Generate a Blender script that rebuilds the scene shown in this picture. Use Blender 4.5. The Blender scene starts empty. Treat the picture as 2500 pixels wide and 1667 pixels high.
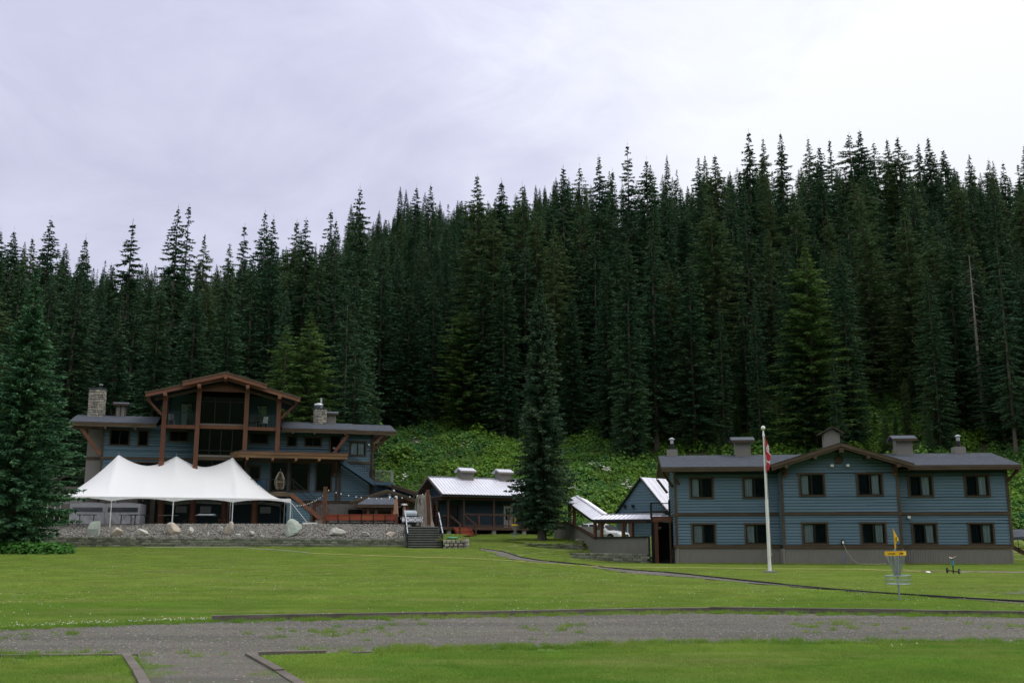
import bpy, math, random
import numpy as np
from mathutils import Vector, Matrix
R = math.radians
rnd = random.Random(7)
rng = np.random.default_rng(11)
SC = bpy.context.scene
COL = SC.collection

# ------------------------------------------------------------------ camera
cam_d = bpy.data.cameras.new('camera'); cam = bpy.data.objects.new('camera', cam_d); COL.objects.link(cam)
cam.location = (0, 0, 1.7); cam.rotation_euler = (R(90 + 11.1), 0, 0)
cam_d.lens = 36; cam_d.sensor_width = 36; cam_d.clip_start = 0.1; cam_d.clip_end = 6000
SC.camera = cam
# ------------------------------------------------------------------ light
SC.view_settings.view_transform = 'Standard'; SC.view_settings.look = 'None'
SC.view_settings.gamma = 1; SC.view_settings.use_curve_mapping = False
SC.view_settings.exposure = 0.25
SUN_AZ = R(95)      # clockwise from +Y (the way the camera looks)
SUN_EL = R(60)
w = bpy.data.worlds.new('World'); SC.world = w; w.use_nodes = True
nt = w.node_tree; nt.nodes.clear(); N = nt.nodes.new; LK = nt.links.new
wo = N('ShaderNodeOutputWorld'); bg = N('ShaderNodeBackground'); bg.inputs['Strength'].default_value = 0.10
sky = N('ShaderNodeTexSky'); sky.sky_type = 'NISHITA'; sky.sun_disc = False
sky.sun_elevation = SUN_EL; sky.sun_rotation = SUN_AZ
tc = N('ShaderNodeTexCoord')
def vmath(op, a, b=None):
    n = N('ShaderNodeVectorMath'); n.operation = op
    if isinstance(a, (tuple, list)): n.inputs[0].default_value = a
    else: LK(a, n.inputs[0])
    if b is not None:
        if isinstance(b, (tuple, list)): n.inputs[1].default_value = b
        else: LK(b, n.inputs[1])
    return n
def wmath(op, a, b=0.0, clamp=False):
    n = N('ShaderNodeMath'); n.operation = op; n.use_clamp = clamp
    for i, v in enumerate((a, b)):
        if isinstance(v, (int, float)): n.inputs[i].default_value = v
        else: LK(v, n.inputs[i])
    return n.outputs[0]
def wnoise(scale_vec, scale, detail, rough, dist=0.0):
    m = N('ShaderNodeMapping'); LK(tc.outputs['Generated'], m.inputs[0]); m.inputs['Scale'].default_value = scale_vec
    m.inputs['Location'].default_value = (3.1, 1.7, .4)
    n = N('ShaderNodeTexNoise'); LK(m.outputs[0], n.inputs['Vector']); n.inputs['Scale'].default_value = scale
    n.inputs['Detail'].default_value = detail; n.inputs['Roughness'].default_value = rough; n.inputs['Distortion'].default_value = dist
    return n.outputs[0]
# a darker lavender bank of cloud stands to the left; the rest of the deck is thin and white
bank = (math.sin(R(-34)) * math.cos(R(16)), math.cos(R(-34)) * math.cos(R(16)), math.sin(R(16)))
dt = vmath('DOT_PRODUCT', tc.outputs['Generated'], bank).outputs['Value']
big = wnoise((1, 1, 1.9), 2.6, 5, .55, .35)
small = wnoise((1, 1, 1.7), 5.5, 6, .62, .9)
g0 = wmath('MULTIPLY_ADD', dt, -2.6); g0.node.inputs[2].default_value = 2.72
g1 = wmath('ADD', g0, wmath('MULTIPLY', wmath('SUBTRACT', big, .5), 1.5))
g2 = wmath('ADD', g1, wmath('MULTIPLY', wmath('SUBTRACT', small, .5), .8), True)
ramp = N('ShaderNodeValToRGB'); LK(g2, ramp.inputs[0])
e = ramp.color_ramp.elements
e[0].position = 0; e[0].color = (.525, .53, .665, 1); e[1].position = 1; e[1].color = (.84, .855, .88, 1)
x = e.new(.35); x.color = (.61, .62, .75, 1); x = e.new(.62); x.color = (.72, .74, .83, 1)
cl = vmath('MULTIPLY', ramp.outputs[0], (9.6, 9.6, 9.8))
# overcast skies brighten gently from the horizon to the zenith
sep = N('ShaderNodeSeparateXYZ'); LK(tc.outputs['Generated'], sep.inputs[0])
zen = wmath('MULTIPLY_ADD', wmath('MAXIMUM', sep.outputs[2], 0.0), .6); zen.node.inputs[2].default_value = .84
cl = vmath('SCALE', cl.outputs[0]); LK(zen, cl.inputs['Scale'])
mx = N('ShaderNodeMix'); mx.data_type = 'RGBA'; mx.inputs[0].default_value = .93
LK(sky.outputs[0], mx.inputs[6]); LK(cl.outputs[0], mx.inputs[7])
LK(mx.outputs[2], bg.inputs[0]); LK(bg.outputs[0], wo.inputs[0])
sd = bpy.data.lights.new('sun', 'SUN'); so = bpy.data.objects.new('sun', sd); COL.objects.link(so)
sd.energy = 1.5; sd.angle = R(30); sd.color = (1, .97, .92)
sdir = Vector((math.sin(SUN_AZ) * math.cos(SUN_EL), math.cos(SUN_AZ) * math.cos(SUN_EL), math.sin(SUN_EL)))
so.rotation_euler = sdir.to_track_quat('Z', 'Y').to_euler(); so.location = (0, 0, 60)
try:
    SC.cycles.max_bounces = 6; SC.cycles.transparent_max_bounces = 12; SC.cycles.diffuse_bounces = 3
    SC.cycles.glossy_bounces = 3; SC.cycles.use_adaptive_sampling = True
    SC.cycles.sample_clamp_indirect = 5
except Exception: pass

# ------------------------------------------------------------------ materials
def new_mat(name):
    m = bpy.data.materials.new(name); m.use_nodes = True; m.node_tree.nodes.clear(); return m
class NT:
    def __init__(s, m): s.t = m.node_tree
    def n(s, typ, **k):
        n = s.t.nodes.new(typ)
        for a, b in k.items(): setattr(n, a, b)
        return n
    def l(s, a, b): s.t.links.new(a, b)
    def noise(s, vec, scale, detail=4, rough=.55, dist=0):
        n = s.n('ShaderNodeTexNoise'); n.inputs['Scale'].default_value = scale; n.inputs['Detail'].default_value = detail
        n.inputs['Roughness'].default_value = rough; n.inputs['Distortion'].default_value = dist
        s.l(vec, n.inputs['Vector']); return n.outputs[0]
    def mix(s, f, a, b, mode='MIX'):
        n = s.n('ShaderNodeMix', data_type='RGBA', blend_type=mode)
        for i, v in ((0, f), (6, a), (7, b)):
            if isinstance(v, (int, float)): n.inputs[i].default_value = v
            elif isinstance(v, tuple): n.inputs[i].default_value = (*v, 1) if len(v) == 3 else v
            else: s.l(v, n.inputs[i])
        return n.outputs[2]
    def ramp(s, f, a, b):
        n = s.n('ShaderNodeMapRange'); n.inputs[1].default_value = a; n.inputs[2].default_value = b; s.l(f, n.inputs[0]); return n.outputs[0]
    def math(s, op, a, b=0.0):
        n = s.n('ShaderNodeMath', operation=op)
        for i, v in enumerate((a, b)):
            if isinstance(v, (int, float)): n.inputs[i].default_value = v
            else: s.l(v, n.inputs[i])
        return n.outputs[0]
    def mapping(s, vec, scale, rot=(0, 0, 0)):
        n = s.n('ShaderNodeMapping'); n.inputs['Scale'].default_value = scale; n.inputs['Rotation'].default_value = rot
        s.l(vec, n.inputs[0]); return n.outputs[0]
def pmat(name, c1, c2=None, scale=3.0, rough=.7, bump=0.0, bscale=None, metal=0.0, stretch=(1, 1, 1), objvar=0.0, spec=.3, detail=5, coord='Object', c3=None, trans=0.0):
    """two or three tone noise colour with optional bump and a per-object tone shift"""
    m = new_mat(name); t = NT(m)
    o = t.n('ShaderNodeOutputMaterial'); p = t.n('ShaderNodeBsdfPrincipled'); t.l(p.outputs[0], o.inputs[0])
    p.inputs['Roughness'].default_value = rough; p.inputs['Metallic'].default_value = metal
    p.inputs['Specular IOR Level'].default_value = spec
    if coord == 'World': v = t.n('ShaderNodeNewGeometry').outputs['Position']
    else: v = t.n('ShaderNodeTexCoord').outputs['Object']
    v = t.mapping(v, stretch)
    c2 = c2 or tuple(x * .8 for x in c1)
    f = t.ramp(t.noise(v, scale, detail), .3, .7)
    col = t.mix(f, c1, c2)
    if c3: col = t.mix(t.ramp(t.noise(v, scale * .27, 3), .45, .68), col, c3)
    if objvar:
        oi = t.n('ShaderNodeObjectInfo').outputs['Random']
        hv = t.n('ShaderNodeHueSaturation'); t.l(col, hv.inputs['Color'])
        t.l(t.math('ADD', t.math('MULTIPLY', oi, 2 * objvar), 1 - objvar), hv.inputs['Value'])
        t.l(t.math('ADD', t.math('MULTIPLY', oi, .02), .49), hv.inputs['Hue']); col = hv.outputs[0]
    t.l(col, p.inputs['Base Color'])
    if bump:
        b = t.n('ShaderNodeBump'); b.inputs['Strength'].default_value = bump; b.inputs['Distance'].default_value = .03
        t.l(t.noise(v, bscale or scale * 4, 5), b.inputs['Height']); t.l(b.outputs[0], p.inputs['Normal'])
    if trans:
        tr = t.n('ShaderNodeBsdfTranslucent'); t.l(col, tr.inputs['Color']); ms = t.n('ShaderNodeMixShader'); ms.inputs[0].default_value = trans
        t.l(p.outputs[0], ms.inputs[1]); t.l(tr.outputs[0], ms.inputs[2]); t.l(ms.outputs[0], o.inputs[0])
    return m
def glass(name, tint, refl=1.0):
    m = new_mat(name); t = NT(m); o = t.n('ShaderNodeOutputMaterial')
    tr = t.n('ShaderNodeBsdfTransparent'); tr.inputs[0].default_value = (*tint, 1)
    g = t.n('ShaderNodeBsdfGlossy'); g.inputs['Roughness'].default_value = .02; g.inputs[0].default_value = (.62 * refl, .82 * refl, .86 * refl, 1)
    fr = t.n('ShaderNodeFresnel'); fr.inputs[0].default_value = 1.5
    ms = t.n('ShaderNodeMixShader'); t.l(fr.outputs[0], ms.inputs[0]); t.l(tr.outputs[0], ms.inputs[1]); t.l(g.outputs[0], ms.inputs[2]); t.l(ms.outputs[0], o.inputs[0])
    return m
M = {}
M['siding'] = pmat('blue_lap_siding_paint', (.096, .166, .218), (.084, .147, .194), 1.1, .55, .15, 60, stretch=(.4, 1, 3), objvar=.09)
M['siding_dark'] = pmat('dark_blue_lap_siding_paint', (.048, .095, .130), (.042, .082, .112), 1.1, .6, .1, 60, objvar=.07)  # cabin porch shade put into the siding colour; dark blue stair parts share it
M['wallcore'] = pmat('sheathing_dark', (.03, .045, .06), None, 2, .9)
M['trim'] = pmat('dark_stained_fir_trim', (.078, .054, .034), (.045, .031, .020), 6, .6, .3, 40, stretch=(1, 1, .25), objvar=.12)
M['trim_h'] = pmat('dark_stained_fir_beam', (.090, .063, .039), (.050, .034, .022), 5, .6, .3, 40, stretch=(.2, 1, 1), objvar=.12)
M['timber'] = pmat('red_cedar_post', (.135, .054, .032), (.082, .033, .021), 5, .55, .3, 30, stretch=(2, 2, .25), objvar=.1)
M['timber_h'] = pmat('red_cedar_fascia', (.21, .09, .052), (.135, .057, .034), 4, .55, .3, 30, stretch=(.2, 2, 2), objvar=.1)
M['porchfas'] = pmat('honey_brown_fascia', (.25, .14, .066), (.155, .082, .04), 3, .55, .3, 30, stretch=(.3, 2, 2), objvar=.1, c3=(.13, .075, .04))
M['redwood'] = pmat('red_stained_plank', (.30, .075, .035), (.21, .05, .026), 4, .5, .25, 30, stretch=(.3, 2, 2), objvar=.12)
M['deckwood'] = pmat('brown_deck_wood', (.095, .048, .033), (.055, .030, .022), 4, .65, .3, 30, stretch=(.3, 2, 2), objvar=.12)
M['shingle'] = pmat('slate_grey_asphalt_shingle', (.078, .090, .112), (.050, .059, .078), 9, .85, .6, 40, stretch=(1, 2.2, 2.2), detail=8, c3=(.092, .103, .125))
M['tan'] = pmat('taupe_metal_cladding', (.20, .19, .175), (.18, .17, .158), 1.2, .5, .05, 30)
M['tanpanel'] = pmat('taupe_panel_paint', (.21, .19, .165), (.18, .165, .145), 1.2, .6, .05, 30)
M['parge'] = pmat('grey_parged_concrete', (.15, .15, .13), (.12, .122, .108), 1.4, .85, .2, 20, c3=(.17, .165, .145))
M['riser'] = pmat('shadow_dark_concrete', (.075, .08, .072), (.045, .05, .042), 3, .9, .3, 25)  # riser concrete darkened so the shadow lines between steps are in its colour
M['conc'] = pmat('weathered_concrete', (.27, .27, .25), (.18, .185, .17), 3, .85, .3, 25)
M['metalroof'] = pmat('pale_galvanised_roof', (.72, .72, .78), (.62, .62, .70), .8, .36, 0, 8, metal=.25, spec=.5)
M['steel'] = pmat('bare_steel', (.55, .57, .6), (.42, .44, .47), 4, .3, 0, metal=.8)
M['black'] = pmat('black_steel', (.012, .014, .016), None, 4, .45)
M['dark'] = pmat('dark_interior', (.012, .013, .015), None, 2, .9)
M['sash'] = pmat('black_window_sash', (.012, .011, .010), None, 5, .4)
M['curtain'] = pmat('pale_curtain_cloth', (.74, .80, .86), (.50, .56, .62), 2.5, .9, 0, stretch=(8, 1, .1))
M['curtain2'] = pmat('cream_curtain_cloth', (.56, .55, .45), (.38, .37, .3), 2.5, .9, 0, stretch=(8, 1, .1))
M['glass'] = glass('window_glass', (.84, .87, .88), .9)
M['glassdark'] = glass('tinted_window_glass', (.25, .3, .32), .9)
M['screen'] = glass('insect_screen', (.42, .47, .49), .25)
M['canvas'] = pmat('white_tent_canvas', (.94, .945, .96), (.93, .935, .955), .5, .5, .02, 3, trans=.3)
M['canvas2'] = pmat('white_sheeting', (.88, .87, .94), (.82, .81, .9), 1.5, .5, .3, 3, trans=.35)
M['whitepaint'] = pmat('white_paint', (.76, .77, .75), (.66, .67, .64), 3, .45, .05)
M['stone'] = pmat('grey_field_stone', (.33, .31, .28), (.20, .19, .175), 7, .85, .5, 30, objvar=.25, c3=(.38, .34, .27))
M['mortar'] = pmat('mortar', (.2, .19, .18), None, 7, .9)
M['block'] = pmat('mossy_wall_block', (.26, .26, .235), (.13, .135, .115), 4, .9, .5, 20, objvar=.4, c3=(.16, .17, .12))
M['boulder'] = pmat('pale_granite_boulder', (.46, .45, .42), (.30, .29, .27), 3, .85, .5, 14, objvar=.15, c3=(.42, .38, .31))
M['boulder_warm'] = pmat('warm_granite_boulder', (.47, .41, .355), (.32, .275, .24), 3, .85, .5, 14, c3=(.45, .39, .30))
M['boulder_green'] = pmat('greenish_slab_boulder', (.38, .42, .37), (.26, .30, .26), 3, .85, .4, 14)
M['pebble'] = pmat('grey_crushed_stone', (.25, .235, .21), (.11, .105, .097), 30, .9, 0, objvar=.45)
M['tie'] = pmat('weathered_timber_edging', (.165, .145, .125), (.08, .068, .056), 5, .85, .4, 30, stretch=(.25, .25, 2), objvar=.1)
M['tie_dark'] = pmat('dark_plastic_edging', (.03, .03, .027), None, 5, .8)
M['bark'] = pmat('conifer_bark', (.135, .115, .10), (.07, .06, .052), 8, .9, .6, 20, stretch=(1, 1, .25), objvar=.2)
M['bark_pale'] = pmat('pale_dead_wood', (.27, .25, .22), (.12, .11, .095), 6, .9, .5, 20, stretch=(1, 1, .25))
M['yellow'] = pmat('yellow_plastic', (.80, .48, .02), (.7, .42, .02), 2, .5)
M['galv'] = pmat('galvanised_wire', (.36, .41, .45), None, 5, .4, metal=.5)
M['red'] = pmat('flag_red_cloth', (.60, .035, .06), (.5, .03, .05), 3, .8, trans=.25)
M['flagwhite'] = pmat('flag_white_cloth', (.76, .70, .76), (.68, .62, .70), 3, .8, trans=.25)
M['beige'] = pmat('beige_canvas', (.45, .29, .20), (.37, .23, .16), 3, .8, stretch=(6, 6, .3))
M['teal'] = pmat('teal_plastic', (.05, .27, .35), None, 3, .4)
M['carpaint'] = pmat('white_car_paint', (.72, .73, .75), None, 1, .18, spec=.6)
M['tyre'] = pmat('black_rubber', (.015, .015, .015), None, 5, .8)
M['chrome'] = pmat('chrome', (.5, .5, .52), None, 2, .15, metal=1)
M['lens'] = pmat('headlight_lens', (.35, .37, .4), None, 2, .1, spec=.8)
M['ratan'] = pmat('cream_wicker', (.42, .36, .26), None, 10, .7)
M['bluefab'] = pmat('blue_plastic', (.02, .10, .22), None, 3, .5)
M['greenplastic'] = pmat('green_plastic', (.10, .38, .25), None, 3, .4)
M['bulb'] = pmat('frosted_bulb', (.85, .84, .78), None, 3, .3)
M['ropeyellow'] = pmat('yellow_rope', (.55, .50, .18), None, 3, .8)
M['hose'] = pmat('pale_hose', (.36, .36, .28), None, 3, .6)
M['bluehose'] = pmat('blue_hose', (.12, .16, .5), None, 3, .5)

def grass_color(t, pos, base_green, dry, lush):
    a = t.ramp(t.noise(t.mapping(pos, (.05, .13, .05)), 1.0, 5, .65, .8), .42, .60)
    b = t.ramp(t.noise(pos, .45, 5, .65), .42, .62)
    c = t.ramp(t.noise(pos, 9, 3), .3, .75)
    col = t.mix(a, base_green, dry)
    col = t.mix(t.math('MULTIPLY', b, .65), col, lush)
    col = t.mix(t.math('MULTIPLY', c, .30), col, tuple(x * .62 for x in base_green))
    # the far half of the lawn is drier and yellower than the strip along the drive
    sp = t.n('ShaderNodeSeparateXYZ'); t.l(pos, sp.inputs[0])
    far = t.ramp(t.math('ADD', sp.outputs[1], t.math('MULTIPLY', t.noise(pos, .12, 3), 9)), 27, 42)
    col = t.mix(t.math('MULTIPLY', far, .62), col, dry)
    # bleached and brownish thin places
    th = t.ramp(t.noise(t.mapping(pos, (.09, .30, .09)), 1.7, 5, .7), .50, .66)
    return t.mix(t.math('MULTIPLY', th, .7), col, (dry[0] * 1.12, dry[1] * .93, dry[2] * 1.5))
def grassmat(name, k=1.0, blade=False):
    m = new_mat(name); t = NT(m); o = t.n('ShaderNodeOutputMaterial')
    pos = t.n('ShaderNodeNewGeometry').outputs['Position']
    G1, DR, LU = (.118 * k, .218 * k, .027 * k), (.205 * k, .268 * k, .054 * k), (.090 * k, .200 * k, .024 * k)
    col = grass_color(t, pos, G1, DR, LU)
    if blade:
        oi = t.n('ShaderNodeObjectInfo').outputs['Random']
        hv = t.n('ShaderNodeHueSaturation'); t.l(col, hv.inputs['Color']); t.l(t.math('ADD', t.math('MULTIPLY', oi, .24), .88), hv.inputs['Value']); col = hv.outputs[0]
    p = t.n('ShaderNodeBsdfPrincipled'); t.l(col, p.inputs['Base Color']); p.inputs['Roughness'].default_value = .75; p.inputs['Specular IOR Level'].default_value = .15
    if blade:
        tr = t.n('ShaderNodeBsdfTranslucent'); t.l(col, tr.inputs[0]); ms = t.n('ShaderNodeMixShader'); ms.inputs[0].default_value = .45
        t.l(p.outputs[0], ms.inputs[1]); t.l(tr.outputs[0], ms.inputs[2]); t.l(ms.outputs[0], o.inputs[0])
    else: t.l(p.outputs[0], o.inputs[0])
    return m
M['grass'] = grassmat('lawn_turf', .62); M['blade'] = grassmat('grass_blades', 1.35, True)
def leafmat(name, cols, trans=.2, rough=.6, wscale=.5):
    m = new_mat(name); t = NT(m); o = t.n('ShaderNodeOutputMaterial')
    pos = t.n('ShaderNodeNewGeometry').outputs['Position']
    oi = t.n('ShaderNodeObjectInfo').outputs['Random']
    col = t.mix(oi, cols[0], cols[1])
    col = t.mix(t.ramp(t.noise(pos, wscale, 5, .65), .42, .62), col, cols[2])
    col = t.mix(t.ramp(t.noise(pos, wscale * 7, 3), .35, .7), col, tuple(c * .6 for c in cols[1]))
    p = t.n('ShaderNodeBsdfPrincipled'); t.l(col, p.inputs['Base Color']); p.inputs['Roughness'].default_value = rough; p.inputs['Specular IOR Level'].default_value = .2
    tr = t.n('ShaderNodeBsdfTranslucent'); t.l(col, tr.inputs[0]); ms = t.n('ShaderNodeMixShader'); ms.inputs[0].default_value = trans
    t.l(p.outputs[0], ms.inputs[1]); t.l(tr.outputs[0], ms.inputs[2]); t.l(ms.outputs[0], o.inputs[0])
    return m
M['needle'] = leafmat('spruce_needles', [(.044, .118, .064), (.056, .128, .060), (.075, .130, .056)], .12, wscale=.16)
M['needle_near'] = leafmat('blue_green_spruce_needles', [(.062, .165, .080), (.062, .165, .080), (.12, .24, .11)], .12, wscale=.5)
M['needle_mid'] = leafmat('grey_green_spruce_needles', [(.052, .112, .060), (.052, .112, .060), (.10, .15, .075)], .12, wscale=.4)
M['cedar'] = leafmat('cedar_foliage', [(.070, .148, .056), (.095, .155, .058), (.11, .155, .062)], .2, wscale=.16)
M['cedar_light'] = leafmat('pale_cedar_foliage', [(.12, .22, .06), (.12, .22, .06), (.17, .26, .075)], .25, wscale=.3)
M['shrub'] = leafmat('broadleaf_thicket', [(.115, .27, .032), (.21, .36, .05), (.050, .17, .06)], .35, wscale=.12)
M['hedge'] = leafmat('bright_green_leaves', [(.060, .20, .03), (.09, .24, .04), (.05, .16, .025)], .3, wscale=.6)
M['flower'] = pmat('white_flowers', (.75, .75, .68), None, 3, .8)
M['drygrass'] = pmat('dry_grass', (.36, .33, .17), None, 3, .8)
def gravelmat():
    m = new_mat('gravel'); t = NT(m); o = t.n('ShaderNodeOutputMaterial'); p = t.n('ShaderNodeBsdfPrincipled'); t.l(p.outputs[0], o.inputs[0])
    pos = t.n('ShaderNodeNewGeometry').outputs['Position']
    v = t.n('ShaderNodeTexVoronoi'); v.inputs['Scale'].default_value = 28; t.l(pos, v.inputs['Vector'])
    f = t.ramp(t.noise(pos, 34, 4, .7), .25, .75)
    col = t.mix(f, (.058, .053, .043), (.21, .19, .155))
    col = t.mix(.3, col, v.outputs['Color'], 'SOFT_LIGHT')
    tr = t.ramp(t.noise(t.mapping(pos, (.12, .7, .12)), 1.0, 4, .6), .42, .62)
    col = t.mix(t.math('MULTIPLY', tr, .5), col, (.058, .056, .050))
    wd = t.ramp(t.noise(t.mapping(pos, (.30, .8, .30)), 1.3, 6, .75), .50, .66)
    col = t.mix(t.math('MULTIPLY', wd, .55), col, (.10, .115, .055))
    hs = t.n('ShaderNodeHueSaturation'); hs.inputs['Saturation'].default_value = .8; t.l(col, hs.inputs['Color'])
    t.l(hs.outputs[0], p.inputs['Base Color']); p.inputs['Roughness'].default_value = .9; p.inputs['Specular IOR Level'].default_value = .2
    b = t.n('ShaderNodeBump'); b.inputs['Strength'].default_value = .9; b.inputs['Distance'].default_value = .025
    t.l(t.noise(pos, 45, 4, .7), b.inputs['Height']); t.l(b.outputs[0], p.inputs['Normal'])
    return m
M['gravel'] = gravelmat()
M['soil'] = pmat('forest_floor', (.045, .05, .022), (.06, .05, .03), .8, .95, .5, 8, coord='World', c3=(.035, .07, .018))

# ------------------------------------------------------------------ mesh helpers
def np_mesh(name, V, F, mat, k=3):
    """V (n,3) floats, F (m,k) ints -> mesh"""
    me = bpy.data.meshes.new(name); V = np.asarray(V, dtype=np.float32); F = np.asarray(F, dtype=np.int32)
    me.vertices.add(len(V)); me.vertices.foreach_set('co', V.ravel())
    me.loops.add(F.size); me.loops.foreach_set('vertex_index', F.ravel())
    me.polygons.add(len(F)); me.polygons.foreach_set('loop_start', np.arange(0, F.size, k, dtype=np.int32))
    me.update(calc_edges=True); me.validate()
    for mm in (mat if isinstance(mat, list) else [mat]): me.materials.append(mm)
    return me
def link(name, me, parent=None, loc=(0, 0, 0), rot=(0, 0, 0), kind=None):
    o = bpy.data.objects.new(name, me); COL.objects.link(o); o.location = loc; o.rotation_euler = rot
    if parent: o.parent = parent
    if kind: o['kind'] = kind
    return o
def tag(o, label, cat, group=None):
    o['label'] = label; o['category'] = cat
    if group: o['group'] = group
    return o
def thing(name, label, cat, loc=(0, 0, 0), rotz=0.0, group=None):
    o = bpy.data.objects.new(name, None); COL.objects.link(o); o.empty_display_size = .3
    o.location = loc; o.rotation_euler = (0, 0, rotz)
    return tag(o, label, cat, group)
def copy_tree(o, parent=None):
    c = o.copy(); COL.objects.link(c); c.parent = parent
    for ch in [x for x in bpy.data.objects if x.parent == o and x != c]:
        copy_tree(ch, c)
    return c
class MB:
    """collects shapes; .obj() links them as one mesh object"""
    def __init__(s): s.v = []; s.f = []
    def add(s, vs, fs):
        b = len(s.v); s.v += [tuple(v) for v in vs]; s.f += [tuple(b + i for i in f) for f in fs]; return s
    def box(s, x0, x1, y0, y1, z0, z1):
        return s.add([(x0, y0, z0), (x1, y0, z0), (x1, y1, z0), (x0, y1, z0), (x0, y0, z1), (x1, y0, z1), (x1, y1, z1), (x0, y1, z1)],
                     [(0, 3, 2, 1), (4, 5, 6, 7), (0, 1, 5, 4), (1, 2, 6, 5), (2, 3, 7, 6), (3, 0, 4, 7)])
    def beam(s, p, q, w, h, up=(0, 0, 1)):
        p = Vector(p); q = Vector(q); d = (q - p).normalized(); u = Vector(up); sd = d.cross(u)
        if sd.length < 1e-4: sd = d.cross(Vector((0, 1, 0)))
        sd.normalize(); u = sd.cross(d).normalized(); a = sd * w / 2; b = u * h / 2
        return s.add([p - a - b, p + a - b, p + a + b, p - a + b, q - a - b, q + a - b, q + a + b, q - a + b],
                     [(0, 3, 2, 1), (4, 5, 6, 7), (0, 1, 5, 4), (1, 2, 6, 5), (2, 3, 7, 6), (3, 0, 4, 7)])
    def tube(s, p, q, r, n=8, r2=None, caps=True):
        p = Vector(p); q = Vector(q); d = (q - p).normalized(); a = d.orthogonal().normalized(); b = d.cross(a); r2 = r if r2 is None else r2
        A = [p + (a * math.cos(2 * math.pi * i / n) + b * math.sin(2 * math.pi * i / n)) * r for i in range(n)]
        B = [q + (a * math.cos(2 * math.pi * i / n) + b * math.sin(2 * math.pi * i / n)) * r2 for i in range(n)]
        f = [(i, (i + 1) % n, n + (i + 1) % n, n + i) for i in range(n)]
        if caps: f += [tuple(range(n))[::-1], tuple(range(n, 2 * n))]
        return s.add(A + B, f)
    def path(s, pts, r, n=6):
        for a, b in zip(pts, pts[1:]): s.tube(a, b, r, n)
        return s
    def lathe(s, prof, c=(0, 0, 0), n=16):
        vs = []; m = len(prof)
        for i in range(n):
            a = 2 * math.pi * i / n
            for r, z in prof: vs.append((c[0] + r * math.cos(a), c[1] + r * math.sin(a), c[2] + z))
        fs = [(i * m + j, ((i + 1) % n) * m + j, ((i + 1) % n) * m + j + 1, i * m + j + 1) for i in range(n) for j in range(m - 1)]
        return s.add(vs, fs)
    def ring(s, c, r, t, n=24, axis='z', t2=None):
        vs = []; k = 6; ax = {'z': (0, 1, 2), 'y': (0, 2, 1), 'x': (1, 2, 0)}[axis]
        for i in range(n):
            a = 2 * math.pi * i / n
            for j in range(k):
                b = 2 * math.pi * j / k; rr = r + t * math.cos(b); p = [0, 0, 0]
                p[ax[0]] = rr * math.cos(a); p[ax[1]] = rr * math.sin(a); p[ax[2]] = (t2 or t) * math.sin(b)
                vs.append((c[0] + p[0], c[1] + p[1], c[2] + p[2]))
        fs = [(i * k + j, ((i + 1) % n) * k + j, ((i + 1) % n) * k + (j + 1) % k, i * k + (j + 1) % k) for i in range(n) for j in range(k)]
        return s.add(vs, fs)
    def prism(s, poly, ext):
        """poly list of 3d points, ext a vector"""
        e = Vector(ext); n = len(poly); A = [Vector(p) for p in poly]; B = [p + e for p in A]
        return s.add(A + B, [tuple(range(n)), tuple(range(2 * n - 1, n - 1, -1))] + [(i, n + i, n + (i + 1) % n, (i + 1) % n) for i in range(n)])
    def grid(s, fn, nu, nv):
        vs = [fn(i / nu, j / nv) for j in range(nv + 1) for i in range(nu + 1)]
        return s.add(vs, [(j * (nu + 1) + i, j * (nu + 1) + i + 1, (j + 1) * (nu + 1) + i + 1, (j + 1) * (nu + 1) + i) for j in range(nv) for i in range(nu)])
    def mesh(s, name, mat, smooth=False):
        me = bpy.data.meshes.new(name); me.from_pydata([tuple(v) for v in s.v], [], s.f)
        for mm in (mat if isinstance(mat, list) else [mat]): me.materials.append(mm)
        if smooth:
            for p in me.polygons: p.use_smooth = True
        me.update(); return me
    def obj(s, name, mat, parent=None, smooth=False, kind=None, loc=(0, 0, 0), rot=(0, 0, 0), solid=0):
        o = link(name, s.mesh(name, mat, smooth), parent, loc, rot, kind)
        if solid:
            md = o.modifiers.new('s', 'SOLIDIFY'); md.thickness = solid
        return o
def part(name, mat, parent, *boxes, **k):
    m = MB()
    for b in boxes: m.box(*b)
    return m.obj(name, mat, parent, **k)
PROTO = {}
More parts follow.
